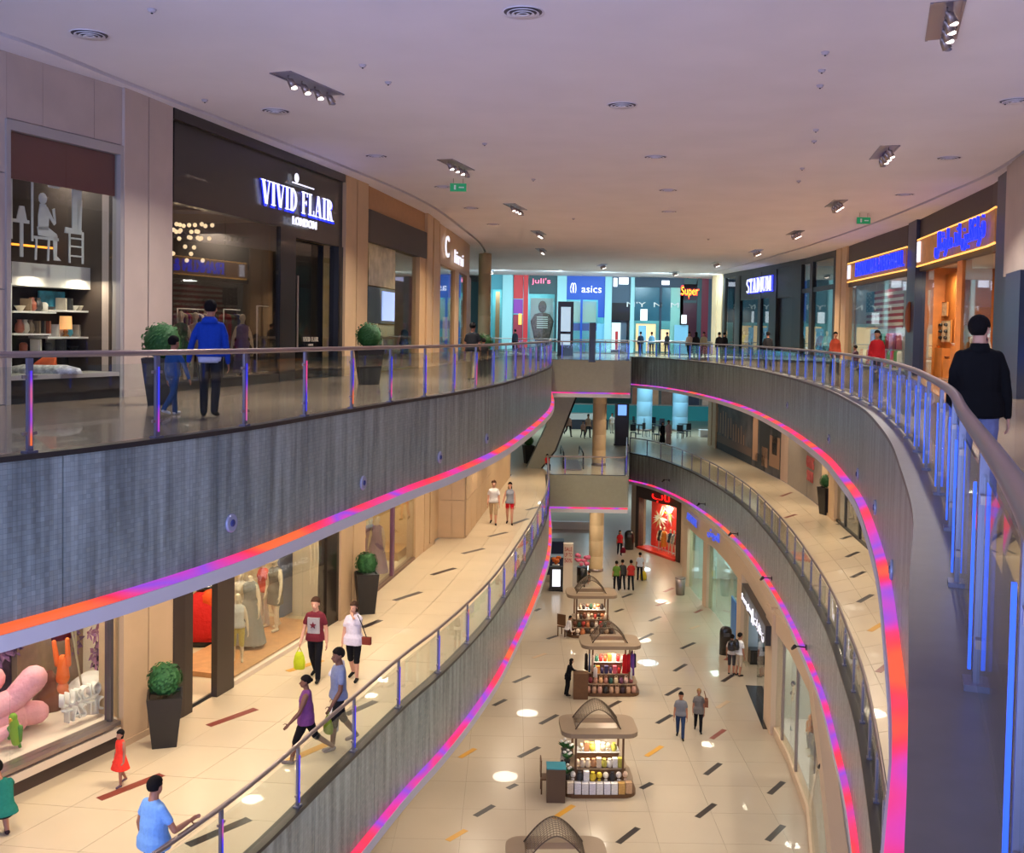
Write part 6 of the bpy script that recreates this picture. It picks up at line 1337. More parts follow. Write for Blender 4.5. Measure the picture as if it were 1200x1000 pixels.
for px, py, nm in ((1054, 668, 'nearest'), (1032, 595, 'second'), (1010, 556, 'third'), (975, 515, 'fourth'), (925, 475, 'fifth')): medal(RC, -1, px, py, '%s round light set in the upper right mosaic fascia' % nm)
for k, (px, py) in enumerate(((996, 899), (955, 759), (912, 678), (870.5, 626), (831, 591), (788, 563))):
    RQ = [q for q in RC if q.y > 5.5]; p = hitx(RQ, px); z = zat(p, py); i = min(range(len(RQ)), key=lambda j: (RQ[j] - p).length); n = normals(RQ)[i]
    t = thing('arm_spotlight', '%s arm mounted spotlight on the middle right fascia, counted from the nearest' % ORD[k], 'lamp', (p.x, p.y, z), math.atan2(n.y, n.x) - math.pi / 2)
    MB().tube([(0, 0, 0), (0, .25, .02), (0, .32, 0)], .02, 8).build('arm', mDk, t); MB().tube([(-.05, .34, .03), (.12, .4, -.1)], [.06, .045], 10).build('head', mDk, t); MB().box((0, .01, 0), (.14, .03, .14)).build('plate', mDk, t)

# ================================================================== KIOSKS
mKio = mat('kiosk_taupe', (150, 128, 104), .45); mKw = mat('kiosk_wood', (105, 72, 44), .45, noise=.1); mLat = mat('lattice_bronze', (95, 80, 66), .4, .4)
def rrect(w_, d_, r, n=5):
    o = []
    for cx, cy, a0 in ((w_ / 2 - r, d_ / 2 - r, 0), (-w_ / 2 + r, d_ / 2 - r, 90), (-w_ / 2 + r, -d_ / 2 + r, 180), (w_ / 2 - r, -d_ / 2 + r, 270)):
        for k in range(n + 1): a = R_(a0 + 90 * k / n); o.append((cx + r * math.cos(a), cy + r * math.sin(a)))
    return o
def kiosk(adj, px, Y, goods, h=2.15, shift=0):
    X = (px - 600) / 1200 * Y; t = thing('market_kiosk', adj + ' kiosk with a rounded taupe canopy and a bronze lattice dome', 'kiosk', (X, Y, L0), .04); SC = .84; t.matrix_basis = t.matrix_basis @ Matrix.Scale(SC, 4)
    # canopy: four-sided ring around the open centre
    cw, cd, ow, od, ox = 2.75, 1.9, 1.55, .95, -.05
    out = rrect(cw, cd, .45); inn = rrect(ow, od, .05)
    b = MB(); n = len(out)
    vs = [(x, y, h) for x, y in out] + [(x + ox, y, h + .02) for x, y in inn] + [(x, y, h + .16) for x, y in out] + [(x + ox, y, h + .2) for x, y in inn]
    fs = []
    for i in range(n):
        j = (i + 1) % n; fs += [(i, n + i, n + j, j), (2 * n + i, 2 * n + j, 3 * n + j, 3 * n + i), (i, j, 2 * n + j, 2 * n + i), (n + i, 3 * n + i, 3 * n + j, n + j)]
    b.add(vs, fs); b.build('canopy', mKio, t)
    b = MB(); a_, dy, hh = .82, .56, .82
    def zz(u): return h + .18 + hh * (1 - abs(u) ** 1.7)
    for k in range(-10, 11):
        u = k / 10; b.tube([(ox + a_ * u, y, zz(u) * (1 - .12 * (y / dy) ** 2) + .12 * (y / dy) ** 2 * (h + .18)) for y in [dy * q / 4 for q in range(-4, 5)]], .0075, 4)
    for k in range(-6, 7):
        y = dy * k / 6; b.tube([(ox + a_ * q / 10, y, zz(q / 10) * (1 - .12 * (y / dy) ** 2) + .12 * (y / dy) ** 2 * (h + .18)) for q in range(-10, 11)], .0075 if abs(k) < 6 else .022, 4)
    tag(b.build('lattice_dome', mLat, t), kind='stuff')
    for sx in (-1, 1):
        for sy in (-1, 1): MB().box((sx * .85, sy * .62, h / 2 + .1), (.07, .07, h - .2)).build('post', mKw, t)
    MB().prism(rrect(2.7, 1.9, .5), 0, .14).build('base', mKw, t)
    MB().prism(rrect(2.4, 1.6, .4), .14, .5).build('counter_body', mKw, t); MB().prism(rrect(2.0, 1.2, .3), .5, .9).build('counter_body', mKw, t); MB().box((0, .1, 1.12), (1.5, .5, .4)).build('counter_body', mKw, t)
    MB().prism(rrect(2.5, 1.7, .42), .5, .53).build('shelf', mKio, t); MB().prism(rrect(2.06, 1.26, .3), .9, .93).build('shelf', mKio, t); MB().box((0, .1, 1.33), (1.6, .56, .02)).build('glass_top', mWhiteB, t)
    for x in (-.4, .4): MB().ell((x, 0, h - .02), (.05, .05, .03), 8).build('lamp', mLampOn, t)
    area('kiosk_light', (X, Y - .2, L0 + h * SC - .1), .6, 30, WARM)
    M = wmat(t); rn = random.Random(int(px))
    tiers = [('bottom', .145, -.87, 2.35, 9, .28), ('middle', .535, -.7, 2.1, 9, .25), ('upper', .935, -.48, 1.75, 9, .24), ('top', 1.345, -.05, 1.4, 7, .24)]
    for nm, z, y, wid, n, sz in tiers:
        for i in range(n):
            kind, c = goods(nm, i, rn); g = MB(); x = -wid / 2 + wid * (i + .5) / n
            if nm == 'bottom': x = -wid / 2 + wid * (i + .5) / n; 
            if kind == 'box': g.box((0, 0, sz * .7), (wid / n * .86, sz * .7, sz * 1.4)).box((0, -sz * .36, sz * .7), (wid / n * .5, .008, sz * .8)); cat = 'box'
            elif kind == 'vase': g.lathe((0, 0, 0), [(sz * .3, 0), (sz * .48, sz * .4), (sz * .4, sz * .9), (sz * .2, sz * 1.1), (sz * .3, sz * 1.25)], 10); cat = 'vase'
            elif kind == 'bag': loft(g, [((0, 0, 0), wid / n * .38, sz * .32), ((0, 0, sz * .5), wid / n * .42, sz * .34), ((0, 0, sz), wid / n * .3, sz * .18)], 10); g.tube([(-sz * .25, 0, sz * .95), (-sz * .2, 0, sz * 1.35), (sz * .2, 0, sz * 1.35), (sz * .25, 0, sz * .95)], .012, 5); cat = 'bag'
            else: g.lathe((0, 0, 0), [(sz * .25, 0), (sz * .25, sz * .15), (sz * .05, sz * .25)], 8); g.ell((0, 0, sz * .8), (sz * .42, sz * .42, sz * .45), 10); cat = 'bouquet'
            m = mat('goods_%d_%d_%d' % c, c, .6, noise=.12, nscale=20)
            nm_ = {'box': 'gift_box', 'vase': 'ceramic_vase', 'bag': 'handbag', 'ball': 'flower_ball'}[kind]
            o = g.build(nm_, m); p = M @ Vector((x, y + (.12 * (2 * abs(x) / wid) ** 4 if nm in ('bottom', 'middle') else 0), z)); o.location = p; o.rotation_euler = (0, 0, .04); o.scale = (SC,) * 3; tag(o, '%s %s, %s from the left on the %s tier of the %s kiosk' % (cname(c), {'box': 'box', 'vase': 'vase', 'bag': 'handbag', 'ball': 'flower ball'}[kind], ORD[i], nm, adj.split()[0]), cat, 'goods on the %s kiosk' % adj.split()[0])
    return t
def g1(nm, i, r):
    if nm == 'bottom': return 'box', [(232, 214, 190), (225, 222, 225), (228, 224, 222), (222, 218, 226), (230, 226, 222), (225, 222, 228), (232, 228, 222), (205, 160, 90), (200, 160, 120)][i]
    if nm == 'middle': return ('ball', 'vase', 'box', 'vase', 'ball', 'ball', 'vase', 'ball', 'ball')[i], [(225, 215, 205), (60, 60, 60), (225, 220, 215), (220, 190, 50), (235, 205, 60), (235, 225, 205), (40, 36, 40), (220, 210, 200), (225, 190, 160)][i]
    return r.choice(('box', 'vase', 'ball', 'vase')), r.choice([(225, 205, 175), (200, 180, 150), (235, 228, 215), (180, 130, 90), (200, 190, 80)])
def g2(nm, i, r):
    if nm == 'bottom': return 'bag', r.choice([(40, 36, 40), (200, 150, 130), (35, 30, 32), (190, 150, 120), (60, 40, 50)])
    if nm == 'middle': return 'bag', [(150, 60, 70), (215, 160, 130), (220, 170, 120), (190, 130, 110), (40, 90, 80), (225, 200, 160), (110, 60, 90), (215, 175, 160), (150, 80, 80)][i]
    return r.choice(('bag', 'box')), r.choice([(235, 150, 60), (240, 90, 40), (200, 40, 40), (40, 110, 90), (235, 225, 210), (210, 90, 110), (120, 150, 60), (60, 50, 90)])
def g3(nm, i, r):
    return r.choice(('vase', 'ball', 'bag')), r.choice([(120, 70, 50), (60, 45, 40), (190, 60, 50), (235, 215, 190), (215, 130, 80), (40, 70, 50), (180, 150, 120)])
K1 = kiosk('nearest', 663, 23.0, g1); K2 = kiosk('giftware', 709, 30.8, g1); K3 = kiosk('handbag', 721, 39.4, g2); K4 = kiosk('trinket', 698, 46.9, g3)
# goods hung from the canopy edges of the handbag kiosk, plants on the giftware kiosk
M3 = wmat(K3)
for i, (x, y, z, c, h_, w_) in enumerate([(.62, -.7, 1.95, (190, 30, 35), .8, .2), (.78, -.66, 1.95, (170, 25, 40), .75, .2), (1.0, -.5, 1.9, (110, 70, 150), .9, .22), (1.12, -.3, 1.85, (35, 30, 60), .6, .25), (1.05, 0, 1.9, (70, 30, 60), .6, .3), (-.98, -.5, 1.9, (60, 80, 120), .75, .18), (-.85, -.62, 1.9, (210, 170, 150), .7, .16), (-1.1, -.3, 1.85, (50, 40, 40), .7, .22), (.9, -.62, 1.3, (205, 200, 195), .5, .2), (-.72, -.7, 1.35, (235, 225, 215), .45, .18)]):
    q = M3 @ Vector((x, y, z)); garment(q, q.z, c, '%s scarf, %s of those hung round the handbag kiosk' % (cname(c), ORD[i]), 'scarves hung on the handbag kiosk', .3 * i, h_, w_, .04)
M2 = wmat(K2)
for i, (x, y, z) in enumerate([(-1.12, -.3, .95), (-1.15, -.6, .55), (-1.2, .1, 1.2), (-1.0, .35, 1.0)]):
    q = M2 @ Vector((x, y, z)); t = thing('potted_flowers', '%s pot of white flowers on the left end of the giftware kiosk' % ORD[i], 'plant', tuple(q)); MB().lathe((0, 0, 0), [(.07, 0), (.1, .15)], 10).build('pot', mBlk, t)
    lf = MB()
    for k in range(9): a = k * .7 + i; lf.add([(0, 0, .15), (.1 * math.cos(a) - .04 * math.sin(a), .1 * math.sin(a) + .04 * math.cos(a), .28), (.2 * math.cos(a), .2 * math.sin(a), .32), (.1 * math.cos(a) + .04 * math.sin(a), .1 * math.sin(a) - .04 * math.cos(a), .28)], [(0, 1, 2, 3)])
    tag(lf.build('leaves', mGreenB, t), kind='stuff')
    for k in range(5): MB().ell((.1 * math.cos(k * 1.3), .1 * math.sin(k * 1.3), .36 + .04 * (k % 2)), (.05, .05, .035), 8).build('blossom', mWhiteB, t)
def slabbox(name, label, cat, px, py, lvl, size, m, rz=0, top=None):
    p = P(px, py, lvl); t = thing(name, label, cat, (p.x, p.y, lvl), rz); MB().box((0, 0, size[2] / 2), size).build('body', m, t); MB().box((0, 0, size[2] + .015), (size[0] * 1.04, size[1] * 1.04, .03)).build('top', top or m, t); return t
slabbox('service_desk', 'small brown desk with a turquoise top beside the giftware kiosk', 'desk', 651, 937, L0, (.55, .5, 1.0), mat('desk_brown', (92, 72, 56), .5), 0, mat('desk_teal', (60, 150, 165), .5)); slabbox('wooden_cabinet', 'small wooden cabinet with a glass door beside the handbag kiosk', 'cabinet', 680, 818, L0, (.55, .4, .95), mKw)
def chair(label, p, rz, m, group=None):
    t = thing('chair', label, 'chair', tuple(p), rz, group); MB().box((0, 0, .45), (.42, .42, .05)).build('seat', m, t); MB().box((0, .2, .78), (.42, .035, .5)).build('backrest', m, t)
    for x in (-1, 1):
        for y in (-1, 1): MB().box((x * .18, y * .18, .21), (.04, .04, .43)).build('leg', m, t)
    return t
ch0 = chair('slim dark wooden chair left of the service desk', P(641, 928, L0), 1.6, mKw); chair('wooden chair of the seated woman at the trinket kiosk', P(660, 745, L0), 2.6, mKw)
# cafe tables and chairs on the far middle level, ground floor stands
mCaf = mat('cafe_dark', (28, 34, 48), .5); k = 0; cf = None
for x, y in ((742, 514), (757, 512), (768, 516), (797, 514), (805, 512), (752, 505), (764, 504), (776, 506), (792, 504), (745, 503)):
    p = P(x, y, L1)
    if cf is None: cf = chair('dark cafe chair on the far middle level, %s counted from the totem' % ORD[k], p, .5 * k, mCaf, 'far cafe chairs')
    else: dup(cf, p, .9 * k, 'dark cafe chair on the far middle level, %s counted from the totem' % ORD[k])
    k += 1
for k, (x, y) in enumerate(((748, 509), (772, 510), (800, 508))):
    p = P(x, y, L1); t = thing('cafe_table', '%s round dark cafe table from the left beyond the bridge' % ORD[k], 'table', tuple(p)); MB().cyl((0, 0, .72), .4, .03, 16).build('tabletop', mCaf, t); MB().cyl((0, 0, 0), .04, .72, 8).build('stem', mCaf, t); MB().cyl((0, 0, 0), .25, .03, 12).build('foot', mCaf, t)
for i, px in enumerate((757, 799)): column('trim_%d' % (24 + i), px, 82, .62, L1, L2 - .4, mat('column_blue', (150, 200, 225), .5))
t = thing('balustrade', 'turquoise curved balustrade panel behind the far cafe', 'railing', (10, 92, L1)); MB().box((0, 0, .65), (16, .15, 1.3)).build('panel', mat('turquoise', (70, 185, 195), .4, emit=.1), t); MB().box((0, 0, 1.36), (16, .2, .1)).build('top_rail', mWhiteB, t)
for i, (a, b, c) in enumerate(((740, 748, (150, 110, 90)), (762, 772, (190, 160, 130)), (774, 788, (130, 110, 100)), (806, 820, (60, 70, 90)), (822, 832, (190, 175, 160)))):
    p = PY((a + b) / 2, 470, 96); slabx = thing('shopfront', '%s lit shop window seen low beyond the turquoise balustrade' % ORD[i], 'shopfront', (p.x, 96, L1)); wd = (b - a) * 96 / 1200
    MB().box((0, 0, 2), (wd, .1, 4)).build('window_pane', mat('farwin_%d' % i, c, .5, emit=.3, noise=.5, nscale=1.2), slabx)
    for s_ in (-1, 1): MB().box((s_ * wd / 2, -.05, 2), (.12, .14, 4)).build('mullion', mWhiteB, slabx)
# sofa-like low white counters on the middle level behind the bridge
slabbox('counter', 'long low white counter behind the middle bridge', 'counter', 680, 497, L1, (3.4, .8, .9), mWhiteB); slabbox('counter', 'dark low counter in front of the white one', 'counter', 690, 503, L1, (3.0, .6, .7), mCaf)
slabbox('bench', 'pale curved bench near the mural hoarding', 'bench', 832, 512, L1, (1.6, .7, .5), mWhiteB)
slabbox('sign_pillar', 'cream sign pillar with red lettering on the ground floor', 'sign', 665, 694, L0, (.5, .35, 2.6), mat('pillar_cream', (235, 215, 190), .5))
p = P(665, 694, L0); sp_ = [o for o in bpy.data.objects if o.name.startswith('sign_pillar')][0]
for i, tx in enumerate(('SALE', 'UP TO', '50%')): place_text('lettering', tx, mat('print_red2', (190, 30, 35), .5), (p.x, p.y - .19, L0 + 2.35 - i * .3), (1, 0), .4, .22, sp_, .015)
for i, (x, y, hh) in enumerate(((648, 672, 1.0), (648, 650, .9))): slabbox('stall_unit', 'navy stall unit behind the pink strip, %s one' % ('nearer', 'farther')[i], 'stall', x, y, L0, (1.3, .9, hh), mat('stall_navy', (30, 45, 80), .5), 0, mat('stall_top', (110, 130, 150), .4))
totem('low black screen stand glowing white at the ground floor left', 651.5, 692, L0, .7, 1.3, [(.2, .9, lit('screen_white', (235, 240, 250), 1.3))])
b = MB(); o = b; p = P(651, 680, L0); t = thing('flower_arrangement', 'orange flower arrangement above the low screen stand', 'plant', (p.x, p.y, L0)); MB().cyl((0, 0, 0), .2, .9, 12).build('pot', mWhiteB, t)
for i in range(14): MB().ell((.35 * math.cos(i * 2.4) * (i % 4) / 3, .2 * math.sin(i * 2.4), 1.0 + .08 * (i % 4)), (.1, .1, .09), 7).build('blossom', mat('blossom_orange', (230, 120, 50), .7), t)
p = P(682, 683, L0); t = thing('flower_arrangement', 'pink lily display beside the tan column', 'plant', (p.x, p.y, L0)); MB().cyl((0, 0, 0), .3, .9, 12).build('pot', mBlk, t)
for i in range(18): MB().ell((.5 * math.cos(i * 2.4) * (.4 + (i % 4) / 4), .3 * math.sin(i * 2.4), 1.1 + .1 * (i % 5)), (.13, .12, .1), 7).build('blossom', mat('blossom_pink', (225, 110, 140), .7), t)
slabbox('ceiling_sign', 'pale slanted ramp panel at the back of the ground floor', 'panel', 672, 620, L0, (3.0, .4, .5), mWhiteB)
# escalator seen end-on through the gap on the middle level
t = thing('escalator', 'dark escalator with glass sides behind the middle bridge', 'escalator', tuple(P(672, 552, L1)))
for s_ in (-1, 1):
    MB().tube([(s_ * .55, 0, .1), (s_ * .55, .3, .95), (s_ * .55, 1.2, 1.0), (s_ * .55, 3.5, 1.0), (s_ * .55, 3.9, .5)], .04, 8).build('handrail', mBlk, t); MB().box((s_ * .55, 1.9, .5), (.04, 3.4, .85)).build('side_panel', mGl, t)
for i in range(10): MB().box((0, .3 + i * .34, .05 + i * .012), (.95, .32, .06)).build('step', mSteel, t)

# escalator flank rising behind the middle bridge, seen as a sloping grey-green panel
Q = [PY(x, y, 57.6) for x, y in ((645, 466), (674, 466), (650, 528), (628, 556), (612, 560), (640, 500))]
t = thing('escalator', 'grey-green sloping flank of the escalator rising to the upper bridge', 'escalator', tuple(Q[3]))
b = MB(); n = 6; b.add([(q.x, 57.6, q.z) for q in Q] + [(q.x, 58.6, q.z) for q in Q], [tuple(range(n)), tuple(range(2 * n - 1, n - 1, -1))] + [(i, (i + 1) % n, n + (i + 1) % n, n + i)[::-1] for i in range(n)]); b.build('truss_panel', mFasB, t, True)
MB().tube([(Q[1].x + .05, 57.7, Q[1].z), (Q[2].x + .05, 57.7, Q[2].z), (Q[3].x + .05, 57.7, Q[3].z)], .06, 8).build('handrail', mBlk, t, True)
# ================================================================== PEOPLE
def man(label, px, yf, yh, lvl, yfoot_depth=None, Y=None, **k):
    p = P(px, yf, lvl) if Y is None else Vector(((px - 600) / 1200 * Y, Y, lvl)); H = zat(p, yh) - lvl if yh else k.pop('HH')
    k.pop('HH', None)
    return figure(label, (p.x, p.y, lvl), H, **k)
JN = (50, 70, 105); BK = (24, 24, 28); KH = (170, 150, 120)
# upper left
r1, i1 = man('boy in a blue jacket, jeans and white shoes holding a hand of the man upstairs', 203, 487, 393, L2, face=-25, top=(35, 75, 130), bot=(45, 75, 120), shoe=(215, 215, 220), sleeve='long', walk=16, armR=(8, 24, 4), kid=.6, vox=.012, fat=.92)
r2, i2 = man('man in a bright blue hooded top walking away upstairs beside the boy', 246, 488, 350, L2, face=8, top=(22, 62, 165), bot=(30, 30, 38), sleeve='long', walk=8, armL=(6, 18, 6), armR=(3, 8, 12), vox=.012, fat=1.12, hem=.5)
b = MB(); H = i2['H']; loft(b, [(i2['sp'](.27, -.055), .07 * H, .03 * H), (i2['sp'](.31, -.05), .062 * H, .034 * H), (i2['sp'](.33, -.03), .04 * H, .02 * H)], 12); b.build('hood', cloth((22, 62, 165)), r2)
b = MB(); loft(b, [(i2['sp'](-.06), .098 * H, .074 * H), (i2['sp'](-.01), .104 * H, .08 * H)], 14); b.build('shirt_hem', cloth((190, 195, 225)), r2)
man('man in a black shirt and dark cap walking away at the upper left corner shop', 553, 446, 377, L2, face=-10, top=BK, bot=(175, 155, 115), walk=8, sleeve='short', hstyle='short', vox=.018, fat=1.15)
man('small dark haired child beside the man in black upstairs', 566, 442, 396, L2, face=20, top=(40, 36, 36), bot=BK, vox=.018, kid=.5)
# upper right
r3, i3 = man('bearded man in a black jacket and grey trousers walking away at the right', 1147, 0, 367, L2, Y=8.9, face=-14, top=(14, 14, 16), bot=(120, 125, 165), sleeve='long', walk=7, armR=(-4, 9, 8), armL=(6, 5, 10), vox=.0095, fat=1.2, hstyle='bald', skin='light', look=(-28, 0), hem=.44)
b = MB(); H = i3['H']; b.ell(i3['hp'](0, .018, -.036), (.036 * H, .036 * H, .032 * H), 14); b.build('beard', mHair['black'], r3)
b = MB(); loft(b, [(i3['sp'](.272, -.01), .065 * H, .05 * H), (i3['sp'](.3, -.01), .05 * H, .044 * H), (i3['sp'](.322, -.008), .044 * H, .042 * H)], 14); b.build('collar', cloth((14, 14, 16)), r3)
for px, Y, c, lab, kw in ((1027, 31, (170, 28, 34), 'man in a red shirt walking below the flag window', {}), (978, 40, (150, 60, 40), 'woman in a rust top with dark hair by the pier right of the dark shop', {'female': True, 'hstyle': 'bun'}), (1002, 36, (70, 50, 60), 'child with dark hair behind the rail by the flag window', {'HH': 1.2}),
                        (899, 48, (26, 26, 30), 'person in black in front of the sign of the dark sports shop', {}), (842, 62, (24, 24, 30), 'person in black near the tan pier beyond the right rail', {}), (848, 64, (30, 30, 36), 'second dark dressed person near the tan pier', {}),
                        (807, 66, (200, 170, 150), 'person in a beige top in the far group', {}), (815, 64, (28, 26, 30), 'long haired person in black in the far group', {'hstyle': 'long'}), (824, 65, (190, 175, 140), 'person in a sand coloured shirt at the end of the far group', {}),
                        (750, 76, (30, 40, 60), 'person in navy before the far lit entrance', {}), (763, 75, (110, 160, 190), 'person in pale blue before the far lit entrance', {}), (781, 74, (60, 60, 70), 'person in grey trousers before the far lit entrance', {}), (603, 72, (60, 65, 80), 'person leaning at the far white rail', {})):
    H0 = kw.pop('HH', 1.7); man(lab, px, 0, None, L2, Y=Y, HH=H0, top=c, bot=(50, 50, 60), sleeve='long', walk=10, vox=.022, face=random.choice((0, 180, 150, 30)), **kw)
# middle left
r4, i4 = man('man in a maroon printed star T-shirt and black trousers walking towards the viewer', 369, 797, 698, L1, face=172, top=(110, 38, 48), bot=(20, 20, 26), walk=12, vox=.01, skin='light', hair='brown', armL=(-6, 8, 14), armR=(4, 10, 22), fat=1.06, look=(0, 0), hem=.47)
H = i4['H']; b = MB(); z0, z1 = .055, .24; b.rings([[i4['sp'](z) + Vector((x * H, (.071 + .012 * (z - .055) / .185) * H * math.cos(x * 6) + .006, 0)) for z in (z0, (z0 + z1) / 2, z1)] + [i4['sp'](z) + Vector((x * H, .05 * H, 0)) for z in (z1, z0)] for x in [-.072 + .0144 * k for k in range(11)]], smooth=False); pn = b.build('shirt_print', cloth((170, 165, 165)), r4)
b = MB(); c = i4['sp'](.155) + Vector((0, .088 * H + .004, 0)); pts = []
for q in range(10): rr = .042 * H * (1 if q % 2 == 0 else .42); an = math.pi / 2 + q * math.pi / 5; pts.append(c + Vector((rr * math.cos(an), .012, rr * math.sin(an))))
b.add(pts + [p - Vector((0, .02, 0)) for p in pts], [tuple(range(10))[::-1]] + [(i, (i + 1) % 10, 10 + (i + 1) % 10, 10 + i) for i in range(10)]); b.build('printed_star', cloth((110, 38, 48)), pn)
held_bag('lime green carrier bag held by the man in the star T-shirt', r4, i4, 'R', (195, 205, 40), (.26, .12, .38), drop=.1)
r5, i5 = man('woman in a loose white top and black cropped trousers with a hand at her mouth', 414, 797, 703, L1, face=168, top=(225, 215, 225), bot=(20, 20, 24), legs='knee', walk=8, vox=.01, skin='light', hair='brown', hstyle='bob', female=True, fat=1.15, handR=None, armR=(2, 8, 10), handL=(-.03, .16, 1.45), look=(-10, 0), hem=.44)
held_bag('small brown shoulder bag at the side of the woman in white', r5, i5, 'R', (130, 60, 45), (.22, .1, .16), drop=.05, name='shoulder_bag') if False else None
q = wmat(r5) @ Vector((-.30, .02, .82)); t = thing('shoulder_bag', 'small brown shoulder bag hanging from the woman in white', 'bag', tuple(q), R_(168)); b = MB(); b.box((0, 0, .07), (.2, .08, .16)); b.build('bag_body', cloth((125, 55, 42)), t); MB().tube([(.0, 0, .14), (.08, .06, .42), (.2, .02, .62)], .012, 6).build('strap', mBlk, t)
r6, i6 = man('man in a grey-blue polo shirt with a white towel over his shoulder, walking', 396, 876, 757, L1, face=118, top=(120, 128, 160), bot=(28, 28, 34), legs='knee', walk=14, vox=.01, skin='dark', shoe=(150, 135, 125), armL=(10, 10, 26), armR=(-8, 10, 14), fat=1.08, look=(10, 0))
b = MB(); H = i6['H']; cap(b, i6['sp'](.30, -.05) + Vector((.06 * H, 0, 0)), i6['sp'](.16, -.075) + Vector((.07 * H, 0, 0)), .03 * H, .028 * H); cap(b, i6['sp'](.30, -.03) + Vector((.065 * H, 0, 0)), i6['sp'](.2, .05) + Vector((.06 * H, .02, 0)), .028 * H, .024 * H); b.build('towel', cloth((225, 220, 225)), r6)
held_bag('white carrier bag in the hand of the man with the towel', r6, i6, 'R', (215, 215, 225), (.34, .16, .42), drop=.1); held_bag('black and lime carrier bag between the walking couple', r6, i6, 'L', (120, 140, 40), (.3, .14, .3), drop=.08)
r7, i7 = man('woman in a purple sleeveless top and black knee length trousers, walking', 358, 893, 787, L1, face=98, top=(112, 62, 118), bot=(18, 18, 22), legs='knee', walk=24, vox=.01, skin='dark', shoe=(110, 100, 100), sleeve='none', female=True, hair='black', hstyle='bun', fat=1.18, armR=(-18, 8, 12), armL=(22, 10, 22), look=(8, 0), hem=.45)
r8, i8 = man('little girl in a sleeveless orange-red dress before the fantasy window', 141, 921, 855, L1, face=150, top=(240, 62, 45), bot=(240, 62, 45), legs='bare', sleeve='none', dress=(.3, .17), vox=.009, skin='mid', shoe=(110, 90, 100), kid=.7, female=True, hair='black', hstyle='bob', walk=10)
# man leaning on the rail in the foreground
pm = P(180, 1066, L1); hr_ = hitx(off(LCf, .06), 232); Hm = zat(pm, 908) - L1
loc_ = Matrix.Rotation(R_(38), 3, 'Z') @ Vector((hr_.x - pm.x, hr_.y - pm.y, 1.03 + .045))
dd = (loc_ - Vector((.17, 0, .76 * Hm))); rch = .30 * Hm
if dd.length > rch + .09: mv = dd.to_2d().normalized() * (dd.length - rch - .09); mw = Matrix.Rotation(R_(-38), 2) @ mv; pm = pm + Vector((mw.x, mw.y, 0)); loc_ = loc_ - Vector((mv.x, mv.y, 0)); dd = (loc_ - Vector((.17, 0, .76 * Hm)))
loc_ = loc_ - dd.normalized() * .085
r9, i9 = figure('man in a light blue T-shirt and dark jeans gripping the steel handrail', (pm.x, pm.y, L1), Hm, face=-38, top=(120, 165, 220), bot=(30, 38, 62), walk=10, vox=.008, skin='mid', hair='black', fat=1.3, look=(18, 0), sleeve='short', handR=tuple(loc_), armL=(-4, 20, 22), pole=(0, -.3, -1), hem=.46)
# crouching person at the left edge
pc = P(4, 985, L1); r10, i10 = figure('crouching person in a green and teal patterned top and dark shorts', (pc.x, pc.y, L1), 1.65, face=40, top=(30, 110, 95), bot=(22, 24, 28), legs='knee', vox=.01, skin='mid', shoe=(60, 40, 40), L=(95, 125), R=(82, 120), lean=38, armL=(60, 8, 20), armR=(55, 8, 30), hair='black', fat=1.15)
r11, i11 = man('man in a white T-shirt and beige shorts walking on the middle gallery', 578, 615, 562, L1, face=178, top=(225, 220, 215), bot=(190, 165, 130), legs='knee', walk=12, vox=.014, skin='light', hair='brown', shoe=(40, 36, 34))
r12, i12 = man('woman in a grey top and bright red shorts on the middle gallery', 597, 615, 564, L1, face=178, top=(140, 145, 155), bot=(205, 25, 40), legs='short', walk=10, vox=.014, skin='light', hair='black', hstyle='long', female=True, sleeve='none', shoe=(60, 40, 36), armR=(6, 14, 40))
# ground floor
r13, i13 = man('man in a grey checked shirt and jeans walking on the ground floor', 797, 866, 810, L0, face=170, top=(120, 120, 125), bot=(45, 62, 95), walk=12, vox=.014, skin='mid', hair='black', fat=1.1)
r14, i14 = man('woman with cropped blond hair in a grey patterned tunic and black trousers', 818, 858, 806, L0, face=172, top=(110, 104, 100), bot=BK, walk=12, vox=.014, skin='mid', hair='blond', hstyle='short', female=True, fat=1.15, hem=.42)
q = wmat(r14) @ Vector((-.26, 0, .95)); t = thing('shoulder_bag', 'brown shoulder bag on the woman in the patterned tunic', 'bag', tuple(q), R_(172)); MB().box((0, 0, .1), (.12, .3, .24)).build('bag_body', cloth((120, 75, 55)), t); MB().tube([(0, -.1, .2), (.08, 0, .5), (0, .1, .2)], .014, 6).build('strap', cloth((120, 75, 55)), t)
man('woman in black with a headscarf bending over the handbag kiosk', 665, 815, 771, L0, face=-70, top=(18, 18, 22), bot=(18, 18, 22), sleeve='long', vox=.014, hair=(18, 18, 22) if False else 'black', hstyle='scarf', female=True, skin='light', lean=14, dress=(.42, .1), armR=(40, 8, 30), armL=(40, 8, 30))
r15, i15 = man('standing visitor in a white shirt with a black backpack near the black bin', 866, 792, 741, L0, face=-60, top=(225, 222, 218), bot=(185, 165, 140), legs='knee', vox=.014, skin='mid', hair='black'); 
r16, i16 = man('second visitor with a dark backpack facing the lettered shop', 857, 790, 743, L0, face=-20, top=(200, 190, 180), bot=(60, 55, 55), vox=.014, skin='mid', hair='black', legs='knee')
